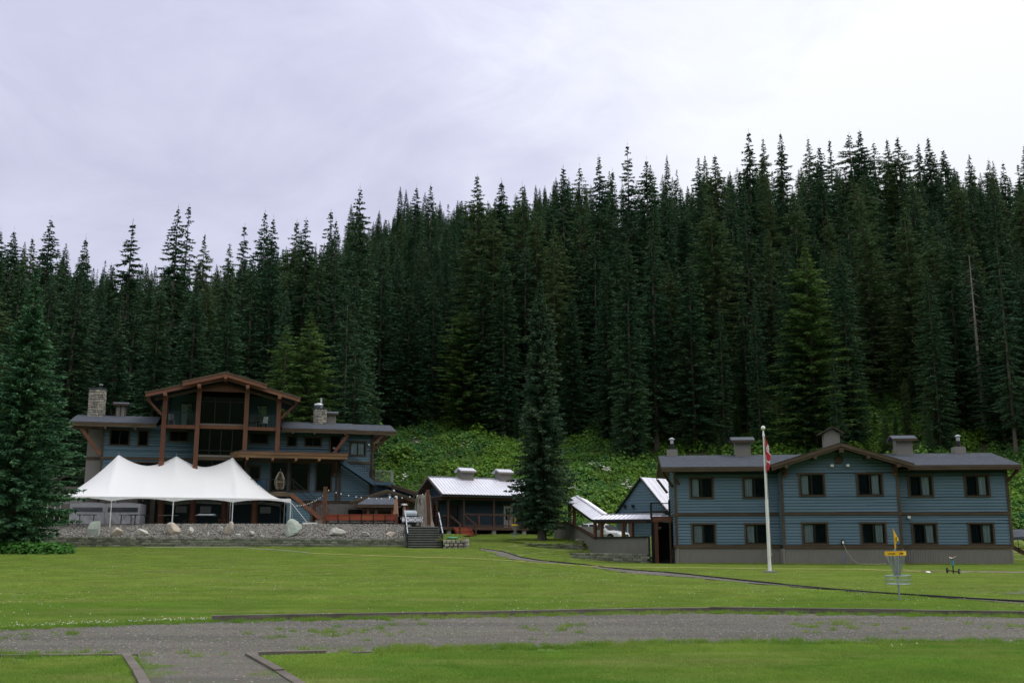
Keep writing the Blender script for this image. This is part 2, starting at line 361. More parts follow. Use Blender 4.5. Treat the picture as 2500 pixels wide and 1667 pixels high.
def scatter(name, pts, protos, rotz, scl, idx=None, parent=None, tilt=None, kind='stuff'):
    """real instances of prototype meshes on points, one stuff object"""
    c = bpy.data.collections.new('library_' + name)
    for i, me in enumerate(protos):
        o = bpy.data.objects.new('%s_%02d' % (name, i), me); c.objects.link(o)
    n = len(pts); me = bpy.data.meshes.new(name); me.vertices.add(n); me.vertices.foreach_set('co', np.asarray(pts, dtype=np.float32).ravel())
    rv = np.zeros((n, 3), dtype=np.float32); rv[:, 2] = rotz
    if tilt is not None: rv[:, 0] = tilt[:, 0]; rv[:, 1] = tilt[:, 1]
    a = me.attributes.new('rot', 'FLOAT_VECTOR', 'POINT'); a.data.foreach_set('vector', rv.ravel())
    a = me.attributes.new('scl', 'FLOAT', 'POINT'); a.data.foreach_set('value', np.asarray(scl, dtype=np.float32) * np.ones(n, dtype=np.float32))
    a = me.attributes.new('idx', 'INT', 'POINT'); a.data.foreach_set('value', (np.asarray(idx) if idx is not None else rng.integers(0, len(protos), n)).astype(np.int32))
    me.update()
    ob = link(name, me, parent, kind=kind)
    g = bpy.data.node_groups.new('scatter_' + name, 'GeometryNodeTree')
    g.interface.new_socket('Geometry', in_out='INPUT', socket_type='NodeSocketGeometry'); g.interface.new_socket('Geometry', in_out='OUTPUT', socket_type='NodeSocketGeometry')
    gi = g.nodes.new('NodeGroupInput'); go = g.nodes.new('NodeGroupOutput'); ip = g.nodes.new('GeometryNodeInstanceOnPoints')
    ci = g.nodes.new('GeometryNodeCollectionInfo'); ci.inputs['Collection'].default_value = c; ci.inputs['Separate Children'].default_value = True; ci.inputs['Reset Children'].default_value = True
    def attr(nm, typ):
        x = g.nodes.new('GeometryNodeInputNamedAttribute'); x.data_type = typ; x.inputs['Name'].default_value = nm
        return [s for s in x.outputs if s.enabled][0]
    g.links.new(gi.outputs[0], ip.inputs['Points']); g.links.new(ci.outputs[0], ip.inputs['Instance'])
    ip.inputs['Pick Instance'].default_value = True
    g.links.new(attr('idx', 'INT'), ip.inputs['Instance Index']); g.links.new(attr('rot', 'FLOAT_VECTOR'), ip.inputs['Rotation']); g.links.new(attr('scl', 'FLOAT'), ip.inputs['Scale'])
    g.links.new(ip.outputs[0], go.inputs[0])
    md = ob.modifiers.new('scatter', 'NODES'); md.node_group = g
    return ob
# ------------------------------------------------------------------ terrain
def sst(a, b, x): t = np.clip((x - a) / (b - a), 0, 1); return t * t * (3 - 2 * t)
_ly, _lz = [28, 45, 60, 73.5, 80, 84, 91, 100], [0, .28, .78, 1.3, 1.6, 1.75, 2.25, 2.9]
_ry, _rz = [28, 50, 65, 72, 76, 79.6, 80.4, 84, 91, 100], [0, .2, .38, .30, .50, .95, 1.45, 1.72, 2.1, 2.4]
_ph = rng.uniform(0, 6.28, (8, 2)); _fr = rng.uniform(.02, .09, (8, 2)); _sg = rng.choice([-1, 1], 8)
def wob(x, y):
    r = 0
    for i in range(8): r = r + np.sin(x * _fr[i, 0] + _ph[i, 0]) * np.sin(y * _fr[i, 1] * _sg[i] + _ph[i, 1]) / (1 + i * .25)
    return r
def G(x, y):
    """ground height in metres"""
    x = np.asarray(x, dtype=float); y = np.asarray(y, dtype=float)
    s = sst(-3, 6.5, x)
    z = np.interp(y, _ly, _lz) * (1 - s) + np.interp(y, _ry, _rz) * s
    u = x / np.maximum(y, 1)
    y0 = np.interp(u, [-.5, -.3, -.1, .15, .25, .5], [103, 103, 103, 100, 96, 88])
    s1 = np.interp(u, [-.5, -.25, 0, .2, .5], [.33, .36, .435, .50, .50])
    s2 = np.interp(u, [-.5, -.34, -.22, -.1, .05, .2, .5], [.26, .20, .23, .33, .34, .30, .28])
    d = np.clip(y - y0, 0, 230 - y0)
    h = s1 * (d - 6 * (1 - np.exp(-d / 6))) + s2 * np.clip(y - 230, 0, 470)
    h = h + .5 * wob(x * 2.2, y * 2.2) * sst(0, 20, y - y0) + 4 * wob(x * .5, y * .5) * sst(180, 320, y)
    # the other side of the valley, mirrored in the lodge windows
    h = h + np.clip(-y - 150, 0, 420) * .42 * (1 + .35 * np.sin(x * .006 + 1.0)) + 5 * wob(x * .4, y * .4) * sst(150, 260, -y)
    return z + h
def Gf(x, y): return float(G(x, y))
xs = np.concatenate([np.linspace(-900, -120, 40), np.arange(-116, -60, 4), np.arange(-60, 60.01, 1.0), np.arange(64, 118, 4), np.linspace(122, 900, 40)])
ys = np.concatenate([np.linspace(-700, -20, 34), np.arange(-18, 0, 3), np.arange(0, 130.01, 1.0), np.arange(133, 300, 4), np.linspace(306, 760, 40), np.linspace(800, 2500, 12)])
XX, YY = np.meshgrid(xs, ys); ZZ = G(XX, YY)
V = np.stack([XX.ravel(), YY.ravel(), ZZ.ravel()], 1); nx = len(xs); ny = len(ys)
ii, jj = np.meshgrid(np.arange(nx - 1), np.arange(ny - 1)); b0 = (jj * nx + ii).ravel()
F = np.stack([b0, b0 + 1, b0 + nx + 1, b0 + nx], 1)
gm = np_mesh('ground', V, F, [M['grass'], M['soil']], 4)
cy = V[F].mean(1); gm.polygons.foreach_set('material_index', ((cy[:, 1] > 99) | (np.abs(cy[:, 0]) > 46) | (cy[:, 1] < -120)).astype(np.int32))
gm.polygons.foreach_set('use_smooth', np.ones(len(F), dtype=bool)); gm.update()
link('ground', gm, kind='structure')

# drive and paths: sheets a little above the ground, edges kept irregular
def sheet(name, near, far, mat, dz=.012, n=60, wobble=.0, kind='structure'):
    def rs(P):
        P = np.array(P, float); d = np.r_[0, np.cumsum(np.hypot(*np.diff(P, axis=0).T))]; t = np.linspace(0, d[-1], n)
        return np.stack([np.interp(t, d, P[:, 0]), np.interp(t, d, P[:, 1])], 1)
    A = rs(near); B = rs(far); A[:, 1] += wobble * rng.uniform(-1, 1, n); B[:, 1] += wobble * rng.uniform(-1, 1, n)
    vs = []; K = 5
    for i in range(n):
        for k in range(K):
            p = A[i] * (1 - k / (K - 1)) + B[i] * k / (K - 1); vs.append((p[0], p[1], Gf(*p) + dz))
    fs = [(i * K + k, (i + 1) * K + k, (i + 1) * K + k + 1, i * K + k + 1) for i in range(n - 1) for k in range(K - 1)]
    return link(name, np_mesh(name, np.array(vs), np.array(fs), mat, 4), kind=kind)
ROAD_FAR = [(-26, 16.6), (-16, 19.2), (-10.17, 21.05), (-8.19, 22.29), (-6.73, 23.15), (-2.35, 24.25), (4.18, 26.2), (11.96, 24.65), (26, 21.9)]
ROAD_NEAR = [(-26, 14.8), (-16, 15.7), (-7.79, 16.21), (-5.82, 16.32), (-4.08, 16.32), (-2.88, 16.62), (.34, 17.44), (3.87, 18.27), (8.8, 18.3), (26, 16.6)]
sheet('gravel_road', ROAD_NEAR, ROAD_FAR, M['gravel'], .012, 120, .10)
sheet('gravel_driveway', [(-5.85, 16.6), (-4.50, 13.2), (-2.2, 7)], [(-4.05, 16.6), (-2.72, 13.2), (-.4, 7)], M['gravel'], .02, 30)
PATH_FAR = [(-2.3, 73.0), (-1.0, 72.3), (-.14, 68.95), (.5, 64.4), (1.6, 62.3), (4.13, 60.9), (5.6, 56.5), (7.95, 50.7), (9.75, 41.6), (11.55, 34.9), (14.44, 29.8), (22, 22.5)]
PATH_NEAR = [(-2.35, 72.3), (-1.31, 67.4), (-.4, 61.8), (1.2, 60.4), (3.3, 60.2), (4.3, 58.1), (5.75, 51.0), (7.9, 46.2), (9.2, 41.3), (10.95, 37.0), (14.2, 29.4), (21.8, 22.2)]
sheet('gravel_path', PATH_NEAR, PATH_FAR, M['gravel'], .03, 140, .05)
sheet('soil_patch', [(15.3, 34.6), (17, 33.8), (20, 33.6)], [(15.3, 35.6), (17.2, 36.4), (20, 37)], M['gravel'], .02, 20, .2)

def edging(name, pts, w_, h, mat, label, seg=2.4, sink=.04):
    """timbers laid end to end, each one a part"""
    t = thing(name, label, 'edging', (pts[0][0], pts[0][1], Gf(*pts[0])))
    P = np.array(pts, float); d = np.r_[0, np.cumsum(np.hypot(*np.diff(P, axis=0).T))]; n = max(1, int(round(d[-1] / seg)))
    tt = np.linspace(0, d[-1], n + 1); X = np.interp(tt, d, P[:, 0]); Y = np.interp(tt, d, P[:, 1]); o = Vector(t.location)
    for i in range(n):
        a = Vector((X[i], Y[i], Gf(X[i], Y[i]) + h / 2 - sink)); b = Vector((X[i + 1], Y[i + 1], Gf(X[i + 1], Y[i + 1]) + h / 2 - sink))
        e_ = (b - a).normalized() * .006; jz = Vector((rnd.uniform(-.01, .01), rnd.uniform(-.012, .012), rnd.uniform(-.012, .01)))
        MB().beam(a + e_ - o + jz, b - e_ - o + jz, w_, h).obj('timber', mat, t)
    return t
edging('timber_edging', [(-6.6, 23.25), (-2.35, 24.4), (4.18, 26.35), (11.96, 24.8), (26, 22.05)], .16, .17, M['tie'], 'long low weathered timber kerb between the main lawn and the gravel road')
edging('timber_edging', [(-5.92, 16.3), (-5.2, 14.7), (-3.2, 10)], .13, .09, M['tie'], 'grey timber edging on the left side of the short gravel drive in front')
edging('timber_edging', [(-4.0, 16.25), (-3.3, 14.7), (-1.3, 10)], .13, .09, M['tie'], 'grey timber edging on the right side of the short gravel drive in front')
edging('timber_edging', [(-22, 15.2), (-7.8, 16.1), (-6.05, 16.25)], .14, .09, M['tie'], 'thin half buried timber edging along the front left lawn and the road')
edging('timber_edging', [(-3.88, 16.32), (-2.88, 16.55)], .16, .10, M['tie'], 'short timber end piece at the corner of the front right lawn', 1.2)
edging('path_edging', [(p[0], p[1] + .1) for p in PATH_FAR], .08, .12, M['tie_dark'], 'thin black edging strip following the far side of the gravel path', 3.0)

# ------------------------------------------------------------------ grass
def blades(n, size, h0, h1, wd, lean=.5):
    p = rng.uniform(-size / 2, size / 2, (n, 2)); a = rng.uniform(0, 6.283, n); h = rng.uniform(h0, h1, n); ln = rng.uniform(0, lean, n) * h
    la = rng.uniform(0, 6.283, n); V = np.zeros((n, 3, 3)); c, s_ = np.cos(a) * wd / 2, np.sin(a) * wd / 2
    V[:, 0, :2] = p - np.stack([c, s_], 1); V[:, 1, :2] = p + np.stack([c, s_], 1)
    V[:, 2, :2] = p + np.stack([np.cos(la), np.sin(la)], 1) * ln[:, None]; V[:, 2, 2] = h
    return V.reshape(-1, 3), np.arange(3 * n).reshape(-1, 3)
near_p = [np_mesh('grass_patch', *blades(5200, 1.15, .015, .045, .014, 2.2), M['blade']) for _ in range(4)]
mid_p = [np_mesh('grass_patch_far', *blades(2200, 1.15, .012, .04, .026, 2.5), M['blade']) for _ in range(4)]
def inpoly_between(x, y, near, far, m=0.0):
    yn = np.interp(x, [p[0] for p in near], [p[1] for p in near]); yf = np.interp(x, [p[0] for p in far], [p[1] for p in far])
    return (y > yn - m) & (y < yf + m)
def path_mask(x, y, m=.0):
    yr = [p[1] for p in PATH_FAR][::-1]; xr = [p[0] for p in PATH_FAR][::-1]; yn = [p[1] for p in PATH_NEAR][::-1]; xn = [p[0] for p in PATH_NEAR][::-1]
    xf = np.interp(y, yr, xr); xq = np.interp(y, yn, xn)
    return (x > xq - m) & (x < xf + m) & (y < 73)
def lawn_ok(x, y, m=.35):
    ok = ~inpoly_between(x, y, ROAD_NEAR, ROAD_FAR, m)
    dx0 = np.interp(y, [7, 13.2, 16.6], [-2.2, -4.5, -5.85]); dx1 = np.interp(y, [7, 13.2, 16.6], [-.4, -2.72, -4.05])
    ok &= ~((y < 17) & (x > dx0 - m * .55) & (x < dx1 + m * .55))
    ok &= ~path_mask(x, y, m * .6)
    ok &= ~((y > 75.0 - m) & (x < -7.1)) & ~((y > 73.2 - m) & (x < -4.4) & (x > -7.5))
    hx = (x - 10.38) * math.cos(R(-6)) + (y - 66) * math.sin(R(-6)); hy = -(x - 10.38) * math.sin(R(-6)) + (y - 66) * math.cos(R(-6))
    ok &= ~((hy > -.1 - m) & (hx > -1.2) & (hx < 20.6)) & ~((hy > -1.1 - m) & (hx > 6.3) & (hx < 13.8))
    return ok & (y < 97)
def jgrid(x0, x1, y0, y1, st):
    X, Y = np.meshgrid(np.arange(x0, x1, st), np.arange(y0, y1, st)); n = X.size
    return X.ravel() + rng.uniform(-.3, .3, n) * st, Y.ravel() + rng.uniform(-.3, .3, n) * st
def infov(x, y, m=3): return (np.abs(x) < .52 * y + m) & (y > 10)
x_, y_ = jgrid(-15, 15, 10, 30, .72); k = lawn_ok(x_, y_, .42) & infov(x_, y_, 1.5); x_, y_ = x_[k], y_[k]
scatter('lawn_grass', np.stack([x_, y_, G(x_, y_)], 1), near_p, rng.uniform(0, 6.28, len(x_)), rng.uniform(.85, 1.15, len(x_)))
x_, y_ = jgrid(-40, 40, 30, 94, .95); k = lawn_ok(x_, y_, .5) & infov(x_, y_, 2) & ~((y_ > 78) & (x_ < -7)); x_, y_ = x_[k], y_[k]
scatter('lawn_grass', np.stack([x_, y_, G(x_, y_)], 1), mid_p, rng.uniform(0, 6.28, len(x_)), rng.uniform(.9, 1.2, len(x_)))
# rough tufts along the road edge, in its middle and at the foot of walls
tuft = [np_mesh('tuft', *blades(60, .22, .03, .13, .012, .9), M['blade']) for _ in range(3)]
P = []
for poly, n_ in ((ROAD_FAR, 900), (ROAD_NEAR, 620)):
    px = rng.uniform(-14, 15, n_); py = np.interp(px, [p[0] for p in poly], [p[1] for p in poly]) + rng.normal(0, .22, n_) - (.22 if poly is ROAD_FAR else -.0); P.append(np.stack([px, py], 1))
px = rng.uniform(-14, 15, 2600); py = np.interp(px, [p[0] for p in ROAD_NEAR], [p[1] for p in ROAD_NEAR]); f_ = rng.normal(.5, .13, 2600); py = py + f_ * (np.interp(px, [p[0] for p in ROAD_FAR], [p[1] for p in ROAD_FAR]) - py)
kk = (np.sin(px * 1.3 + 1.2 * np.sin(px * .7)) + .4 * np.sin(px * 4.1 + py * 3)) > .35; P.append(np.stack([px, py], 1)[kk][:170])
for k_ in range(3): px = rng.uniform(-3.5, 3, 60); P.append(np.stack([px, rng.normal(16.9, .25, 60) + (px + 3) * .2], 1))
hx = rng.uniform(0, 20.4, 900); hy = -.12 - np.abs(rng.normal(0, .16, 900)) - ((hx > 6.4) & (hx < 13.7)) * 1.0
P.append(np.stack([10.38 + hx * math.cos(R(-6)) - hy * math.sin(R(-6)), 66 + hx * math.sin(R(-6)) + hy * math.cos(R(-6))], 1))
px = rng.uniform(-31, -5, 700); P.append(np.stack([px, 74.75 - np.abs(rng.normal(0, .12, 700))], 1))
px = rng.uniform(-6, 5, 600); cx = np.cos(R(28)); P.append(np.stack([-6.06 + (px + 6) * .883 - .0, 90.1 + (px + 6) * .47 + rng.normal(0, .15, 600)], 1))
px = rng.uniform(-22, 24, 5200); py = 12 + 46 * rng.random(5200) ** 1.2; k = lawn_ok(px, py, .1) & infov(px, py, 1) & ((np.sin(px * .8 + np.sin(py * .5) * 2) * np.sin(py * .55 + px * .2) + rng.uniform(-.6, .6, 5200)) > .1); P.append(np.stack([px, py], 1)[k] )
P = np.concatenate(P); jn = (P[:, 0] > -6.2) & (P[:, 0] < -2.2) & (P[:, 1] > 14) & (P[:, 1] < 18.6) & (rng.random(len(P)) > .12); P = P[~jn]
scatter('weed_tufts', np.stack([P[:, 0], P[:, 1], G(P[:, 0], P[:, 1])], 1), tuft, rng.uniform(0, 6.28, len(P)), rng.uniform(.3, 1.1, len(P)))
# white clover heads and dry straws
cl_m = MB(); cl_m.lathe([(0, 0), (.014, .004), (.016, .014), (.009, .024), (0, .026)], n=6); clm = cl_m.mesh('clover', M['flower'])
n_ = 3000; px = rng.uniform(-24, 14, n_); py = rng.uniform(17, 52, n_); dens = (np.sin(px * .35 + 1) * np.sin(py * .3 + px * .1) + rng.uniform(-1.1, .7, n_)) > .05
k = lawn_ok(px, py, .1) & dens; px, py = px[k], py[k]
n2 = 420; qx = rng.uniform(-12, -2, n2); qy = np.interp(qx, [p[0] for p in ROAD_FAR], [p[1] for p in ROAD_FAR]) + .1 + np.abs(rng.normal(0, .5, n2)); px = np.r_[px, qx]; py = np.r_[py, qy]
scatter('clover_flowers', np.stack([px, py, G(px, py) + .045], 1), [clm], rng.uniform(0, 6, len(px)), rng.uniform(.35, .85, len(px)))
# loose stones on the drive
def rockmesh(name, r, sub, mat, rough=.25, flat=.7, seed=0):
    import bmesh
    bm = bmesh.new(); bmesh.ops.create_icosphere(bm, subdivisions=sub, radius=r); g = np.random.default_rng(seed)
    cs = g.normal(size=(16, 3)); cs /= np.linalg.norm(cs, axis=1)[:, None]
    D = g.uniform(.80 - rough, .97 - rough * .4, 16)
    for v in bm.verts:
        d = np.array(v.co) / r; k = 1.0
        for c, dd in zip(cs, D): k = min(k, dd / max(.05, float(d @ c))) if (d @ c) > .3 else k
        v.co = Vector(d * r * k * (1 + g.uniform(-.025, .025))); v.co.z *= flat
    me = bpy.data.meshes.new(name); bm.to_mesh(me); bm.free(); me.materials.append(mat); return me
pebs = [rockmesh('pebble', .022, 1, M['pebble'], .2, .7, i) for i in range(5)]
px = rng.uniform(-15, 15, 40000); py = rng.uniform(12, 27, 40000); k = (~lawn_ok(px, py, -.1)) & infov(px, py, 1); px, py = px[k], py[k]
scatter('road_gravel_stones', np.stack([px, py, G(px, py) + .014], 1), pebs, rng.uniform(0, 6, len(px)), rng.uniform(.35, 1.0, len(px)) ** 1.6 * 1.25)
n_ = 12000; py = rng.uniform(28, 73, n_); px = rng.uniform(-3, 15, n_); k = path_mask(px, py, 0); px, py = px[k], py[k]
scatter('path_gravel_stones', np.stack([px, py, G(px, py) + .035], 1), pebs, rng.uniform(0, 6, len(px)), rng.uniform(.6, 1.6, len(px)))

# ------------------------------------------------------------------ conifers
def norm(v): return v / np.maximum(np.linalg.norm(v, axis=-1, keepdims=True), 1e-6)
def conifer(seed, H, Rm, base, dz=.30, per=7, droop=.42, lift=.3, sl=.52, sw=.17, step=.21, prof=.66, gap=.10, hang=1, topk=.35, cone=0.0, irregular=.3):
    """crown of a conifer as many small sprays on branches: returns V,F"""
    g = np.random.default_rng(seed); zs = np.arange(base, H * .995, dz); Z = []; A = []; L = []; D = []
    ph = g.uniform(0, 6.28, 3)
    for z in zs:
        t = (z - base) / (H - base); k = max(2, int(per * (1.0 - .35 * t) + g.uniform(-1, 1)))
        for a in g.uniform(0, 6.283) + np.arange(k) * 6.283 / k + g.normal(0, .25, k):
            if g.random() < gap: continue
            env = min((1 - t) ** prof, (1 - t) * 2.6) * (1 - cone * t) * min(1, .55 + t * 3.5)
            lob = 1 + .22 * math.sin(2 * a + ph[0] + t * 5) + .06 * math.sin(t * 31 + ph[1])
            l = Rm * env * lob * g.uniform(1 - irregular, 1 + irregular * .4)
            l = max(l, .16)
            Z.append(z + g.uniform(-.5, .5) * dz); A.append(a); L.append(l); D.append(droop * (1 - topk * 2.4 * t) + g.normal(0, .08))
    Z, A, L, D = map(np.array, (Z, A, L, D)); nn = np.maximum(2, (L / step).astype(int)); bi = np.repeat(np.arange(len(Z)), nn)
    s = np.concatenate([(np.arange(n) + .6) / n for n in nn]); s = np.minimum(1, s + g.uniform(-.04, .04, len(s)))
    l = L[bi]; a = A[bi]; r = l * s; z = Z[bi] - D[bi] * r + lift * D[bi] * r * s
    dirh = np.stack([np.cos(a), np.sin(a), np.zeros_like(a)], 1); side = np.stack([-np.sin(a), np.cos(a), np.zeros_like(a)], 1)
    pos = dirh * r[:, None]; pos[:, 2] = z; n = len(s); Vs = []; up = np.array([0, 0, 1.0])
    size = (sl * (1.1 - .45 * s) * np.minimum(1, .20 + l / 1.7))
    keep = s > .12
    def tri(direc, ln, wdt, roll, keep):
        m = keep; d = norm(direc[m]); q = norm(np.cross(d, roll[m])) * (wdt[m] / 2)[:, None]; p = pos[m] + g.normal(0, .03, (m.sum(), 3))
        Vs.append(np.stack([p - q, p + q, p + d * ln[m][:, None]], 1))
    for sgn in (-1, 1):
        for rep in range(2):
            d = dirh * (.75 + g.uniform(-.2, .3, n))[:, None] + sgn * side * (.9 + g.uniform(-.3, .3, n))[:, None] + up * (-.28 * D[bi] - .12 + g.normal(0, .16, n))[:, None]
            tri(d, size * g.uniform(.7, 1.25, n), np.full(n, sw) * g.uniform(.7, 1.3, n), norm(up + g.normal(0, .5, (n, 3))), keep)
    for rep in range(hang):
        d = -up * 1.0 + dirh * g.uniform(.1, .7, n)[:, None] + side * g.normal(0, .45, n)[:, None]
        tri(d, size * g.uniform(.5, 1.0, n), np.full(n, sw * .9), norm(dirh + g.normal(0, .5, (n, 3))), keep & (g.random(n) < .85))
    d = dirh + up * (.1 + g.normal(0, .2, n))[:, None]
    tri(d, size * 1.1, np.full(n, sw * 1.1), norm(side + g.normal(0, .4, (n, 3))), keep)
    # leader
    T = 22; zt = np.linspace(H - 1.5, H + .55, T); at = g.uniform(0, 6.28, T)
    p = np.stack([np.zeros(T), np.zeros(T), zt], 1); dd = np.stack([np.cos(at), np.sin(at), np.full(T, .5)], 1); w = (H + .75 - zt) * .13
    q = np.stack([-np.sin(at), np.cos(at), np.zeros(T)], 1) * .05; Vs.append(np.stack([p - q, p + q, p + dd * w[:, None]], 1))
    V = np.concatenate(Vs).reshape(-1, 3)
    return V, np.arange(len(V)).reshape(-1, 3), (Z, A, L, D)
def trunkmesh(H, r, mat, base, seed, dead=30, name='trunk', deadlen=1.6):
    m = MB(); g = random.Random(seed); n = 7; k = 9; vs = []
    for i in range(k + 1):
        t = i / k; rr = r * (1 - t) ** .85 * (1.35 if i == 0 else 1) + .015; zz = H * t * (.985) - (0.5 if i == 0 else 0)
        for j in range(n): a = 6.283 * j / n; vs.append((rr * math.cos(a), rr * math.sin(a), zz))
    m.add(vs, [(i * n + j, i * n + (j + 1) % n, (i + 1) * n + (j + 1) % n, (i + 1) * n + j) for i in range(k) for j in range(n)])
    for _ in range(dead):
        z = g.uniform(H * .08, base + H * .12); a = g.uniform(0, 6.28); l = g.uniform(.4, 1) * deadlen
        m.tube((0, 0, z), (math.cos(a) * l, math.sin(a) * l, z - l * g.uniform(0, .5)), .03, 3, .008, False)
    return m.mesh(name, mat)
TREES = []   # (crown mesh, trunk mesh, height, kind)
def addtree(kind, seed, H, Rm, base, mat, bark, **k):
    V, F, _ = conifer(seed, H, Rm, base, **k); TREES.append((np_mesh('crown', V, F, mat), trunkmesh(H, H * .0065 + .05, bark, base, seed), H, kind))
addtree('spruce', 1, 30, 3.5, 1.5, M['needle'], M['bark'])
addtree('spruce', 2, 30, 3.0, 3.0, M['needle'], M['bark'], droop=.55, gap=.18)
addtree('spruce', 3, 30, 3.9, 1.0, M['needle'], M['bark'], dz=.33, droop=.35)
addtree('spruce', 4, 30, 2.7, 5.0, M['needle'], M['bark'], dz=.36, gap=.25, irregular=.5, droop=.5)
addtree('fir', 5, 30, 2.3, 1.0, M['needle'], M['bark'], dz=.34, droop=.3, prof=.62, sl=.45)
addtree('fir', 6, 30, 3.2, 2.0, M['needle'], M['bark'], dz=.38, gap=.2, irregular=.45, droop=.5, sl=.6)
addtree('cedar', 7, 28, 3.8, .8, M['cedar'], M['bark'], dz=.38, prof=.5, droop=.25, per=8, sl=.6, sw=.13, hang=2, cone=.1, topk=.1, irregular=.4)
addtree('cedar', 8, 28, 3.2, 2.5, M['cedar'], M['bark'], dz=.38, prof=.55, droop=.2, per=7, sl=.6, sw=.13, hang=2, gap=.2, irregular=.45, topk=.1)
# dead snag
sg = MB(); g_ = random.Random(3); sg.tube((0, 0, -.5), (0, 0, 22), .28, 7, .03)
for i in range(90):
    z = g_.uniform(3, 21); a = g_.uniform(0, 6.28); l = (22 - z) * .07 * g_.uniform(.5, 1.3) + .5
    sg.tube((0, 0, z), (math.cos(a) * l, math.sin(a) * l, z - l * .5), .04, 3, .01, False)
SNAG = sg.mesh('dead_trunk', M['bark_pale'])

def proj(x, y, z):
    p = R(11.1); z = z - 1.7; dep = y * np.cos(p) + z * np.sin(p); up = -y * np.sin(p) + z * np.cos(p)
    return 1250 + 2500 * x / dep, 833.5 - 2500 * up / dep
pts = []   # x, y, kindindex, height, label
occupied = []
def place(px, Y, H, ki, label=None):
    X = (px - 1250) / 2541 * Y; X = (px - 1250) / 2500 * (Y * math.cos(R(11.1)) + (Gf(X, Y) + H * .8 - 1.7) * math.sin(R(11.1)))
    pts.append((X, Y, ki, H, label)); occupied.append((X, Y))
def place_top(px, py, Y, ki, label=None):
    """a tree at depth Y whose tip is where the photograph shows it"""
    p = R(11.1); a, b = px - 1250, 833.5 - py; t = Y / (2500 * math.cos(p) - b * math.sin(p)); X = a * t; Z = 1.7 + t * (2500 * math.sin(p) + b * math.cos(p))
    H = Z - Gf(X, Y); pts.append((X, Y, ki, H, label)); occupied.append((X, Y))
SKY = [(2, 560, 135, 0), (125, 533, 128, 1), (210, 578, 120, 2), (325, 540, 126, 5), (436, 505, 122, 1), (462, 502, 128, 3), (500, 570, 140, 6), (560, 590, 150, 7), (598, 545, 128, 5),
 (648, 512, 124, 2), (668, 530, 120, 0), (725, 540, 130, 6), (752, 535, 126, 0), (808, 515, 134, 3), (830, 535, 128, 1), (879, 457, 122, 0), (1017, 455, 168, 0), (1052, 448, 175, 2), (1165, 428, 150, 6),
 (1225, 440, 150, 2), (1275, 450, 155, 7), (1375, 405, 150, 2), (1415, 405, 160, 7), (1462, 380, 150, 0), (1495, 415, 165, 4), (1532, 348, 152, 5), (1578, 388, 150, 2), (1625, 445, 150, 1), (1648, 437, 160, 3),
 (1705, 382, 160, 0), (1745, 380, 168, 6), (1820, 322, 165, 5), (1862, 335, 172, 7), (1905, 322, 165, 2), (1972, 335, 170, 7), (2000, 358, 160, 0), (2025, 342, 175, 3), (2072, 325, 165, 7), (2098, 318, 162, 0),
 (2132, 345, 172, 7), (2165, 340, 175, 6), (2190, 335, 170, 6), (2240, 350, 178, 1), (2265, 335, 168, 0), (2300, 360, 172, 2), (2365, 375, 165, 1), (2410, 385, 170, 7), (2448, 395, 165, 5), (2485, 400, 168, 3), (35, 560, 140, 2), (80, 580, 150, 6), (160, 620, 150, 4)]
SK_LABEL = {879: 'very tall open dark spruce standing clear against the sky above the lodge right wing', 436: 'tall dark spruce at left of the close pair rising over the big gable roof', 462: 'ragged topped spruce at right of the close pair rising over the big gable roof',
 125: 'tall narrow spruce rising above the far ridge over the nearest left spruce', 325: 'lone tall spruce with drooping boughs above the stone chimney', 1532: 'thin ragged spruce with bare tip highest above the metal roofed cabin',
 1820: 'sparse tipped spruce standing up left of the flagpole skyline', 1905: 'thick dark spruce crown right above the flagpole', 2098: 'tallest dark spruce over the guest building gable', 1495: 'very thin spire of a spruce on the skyline near the thin ragged spruce',
 648: 'tall brownish spruce above the right slope of the timber gable', 210: 'broad topped spruce left of the stone chimney'}
for (a_, b_, Y_, k_) in SKY: place_top(a_, b_, Y_, k_, SK_LABEL.get(a_))
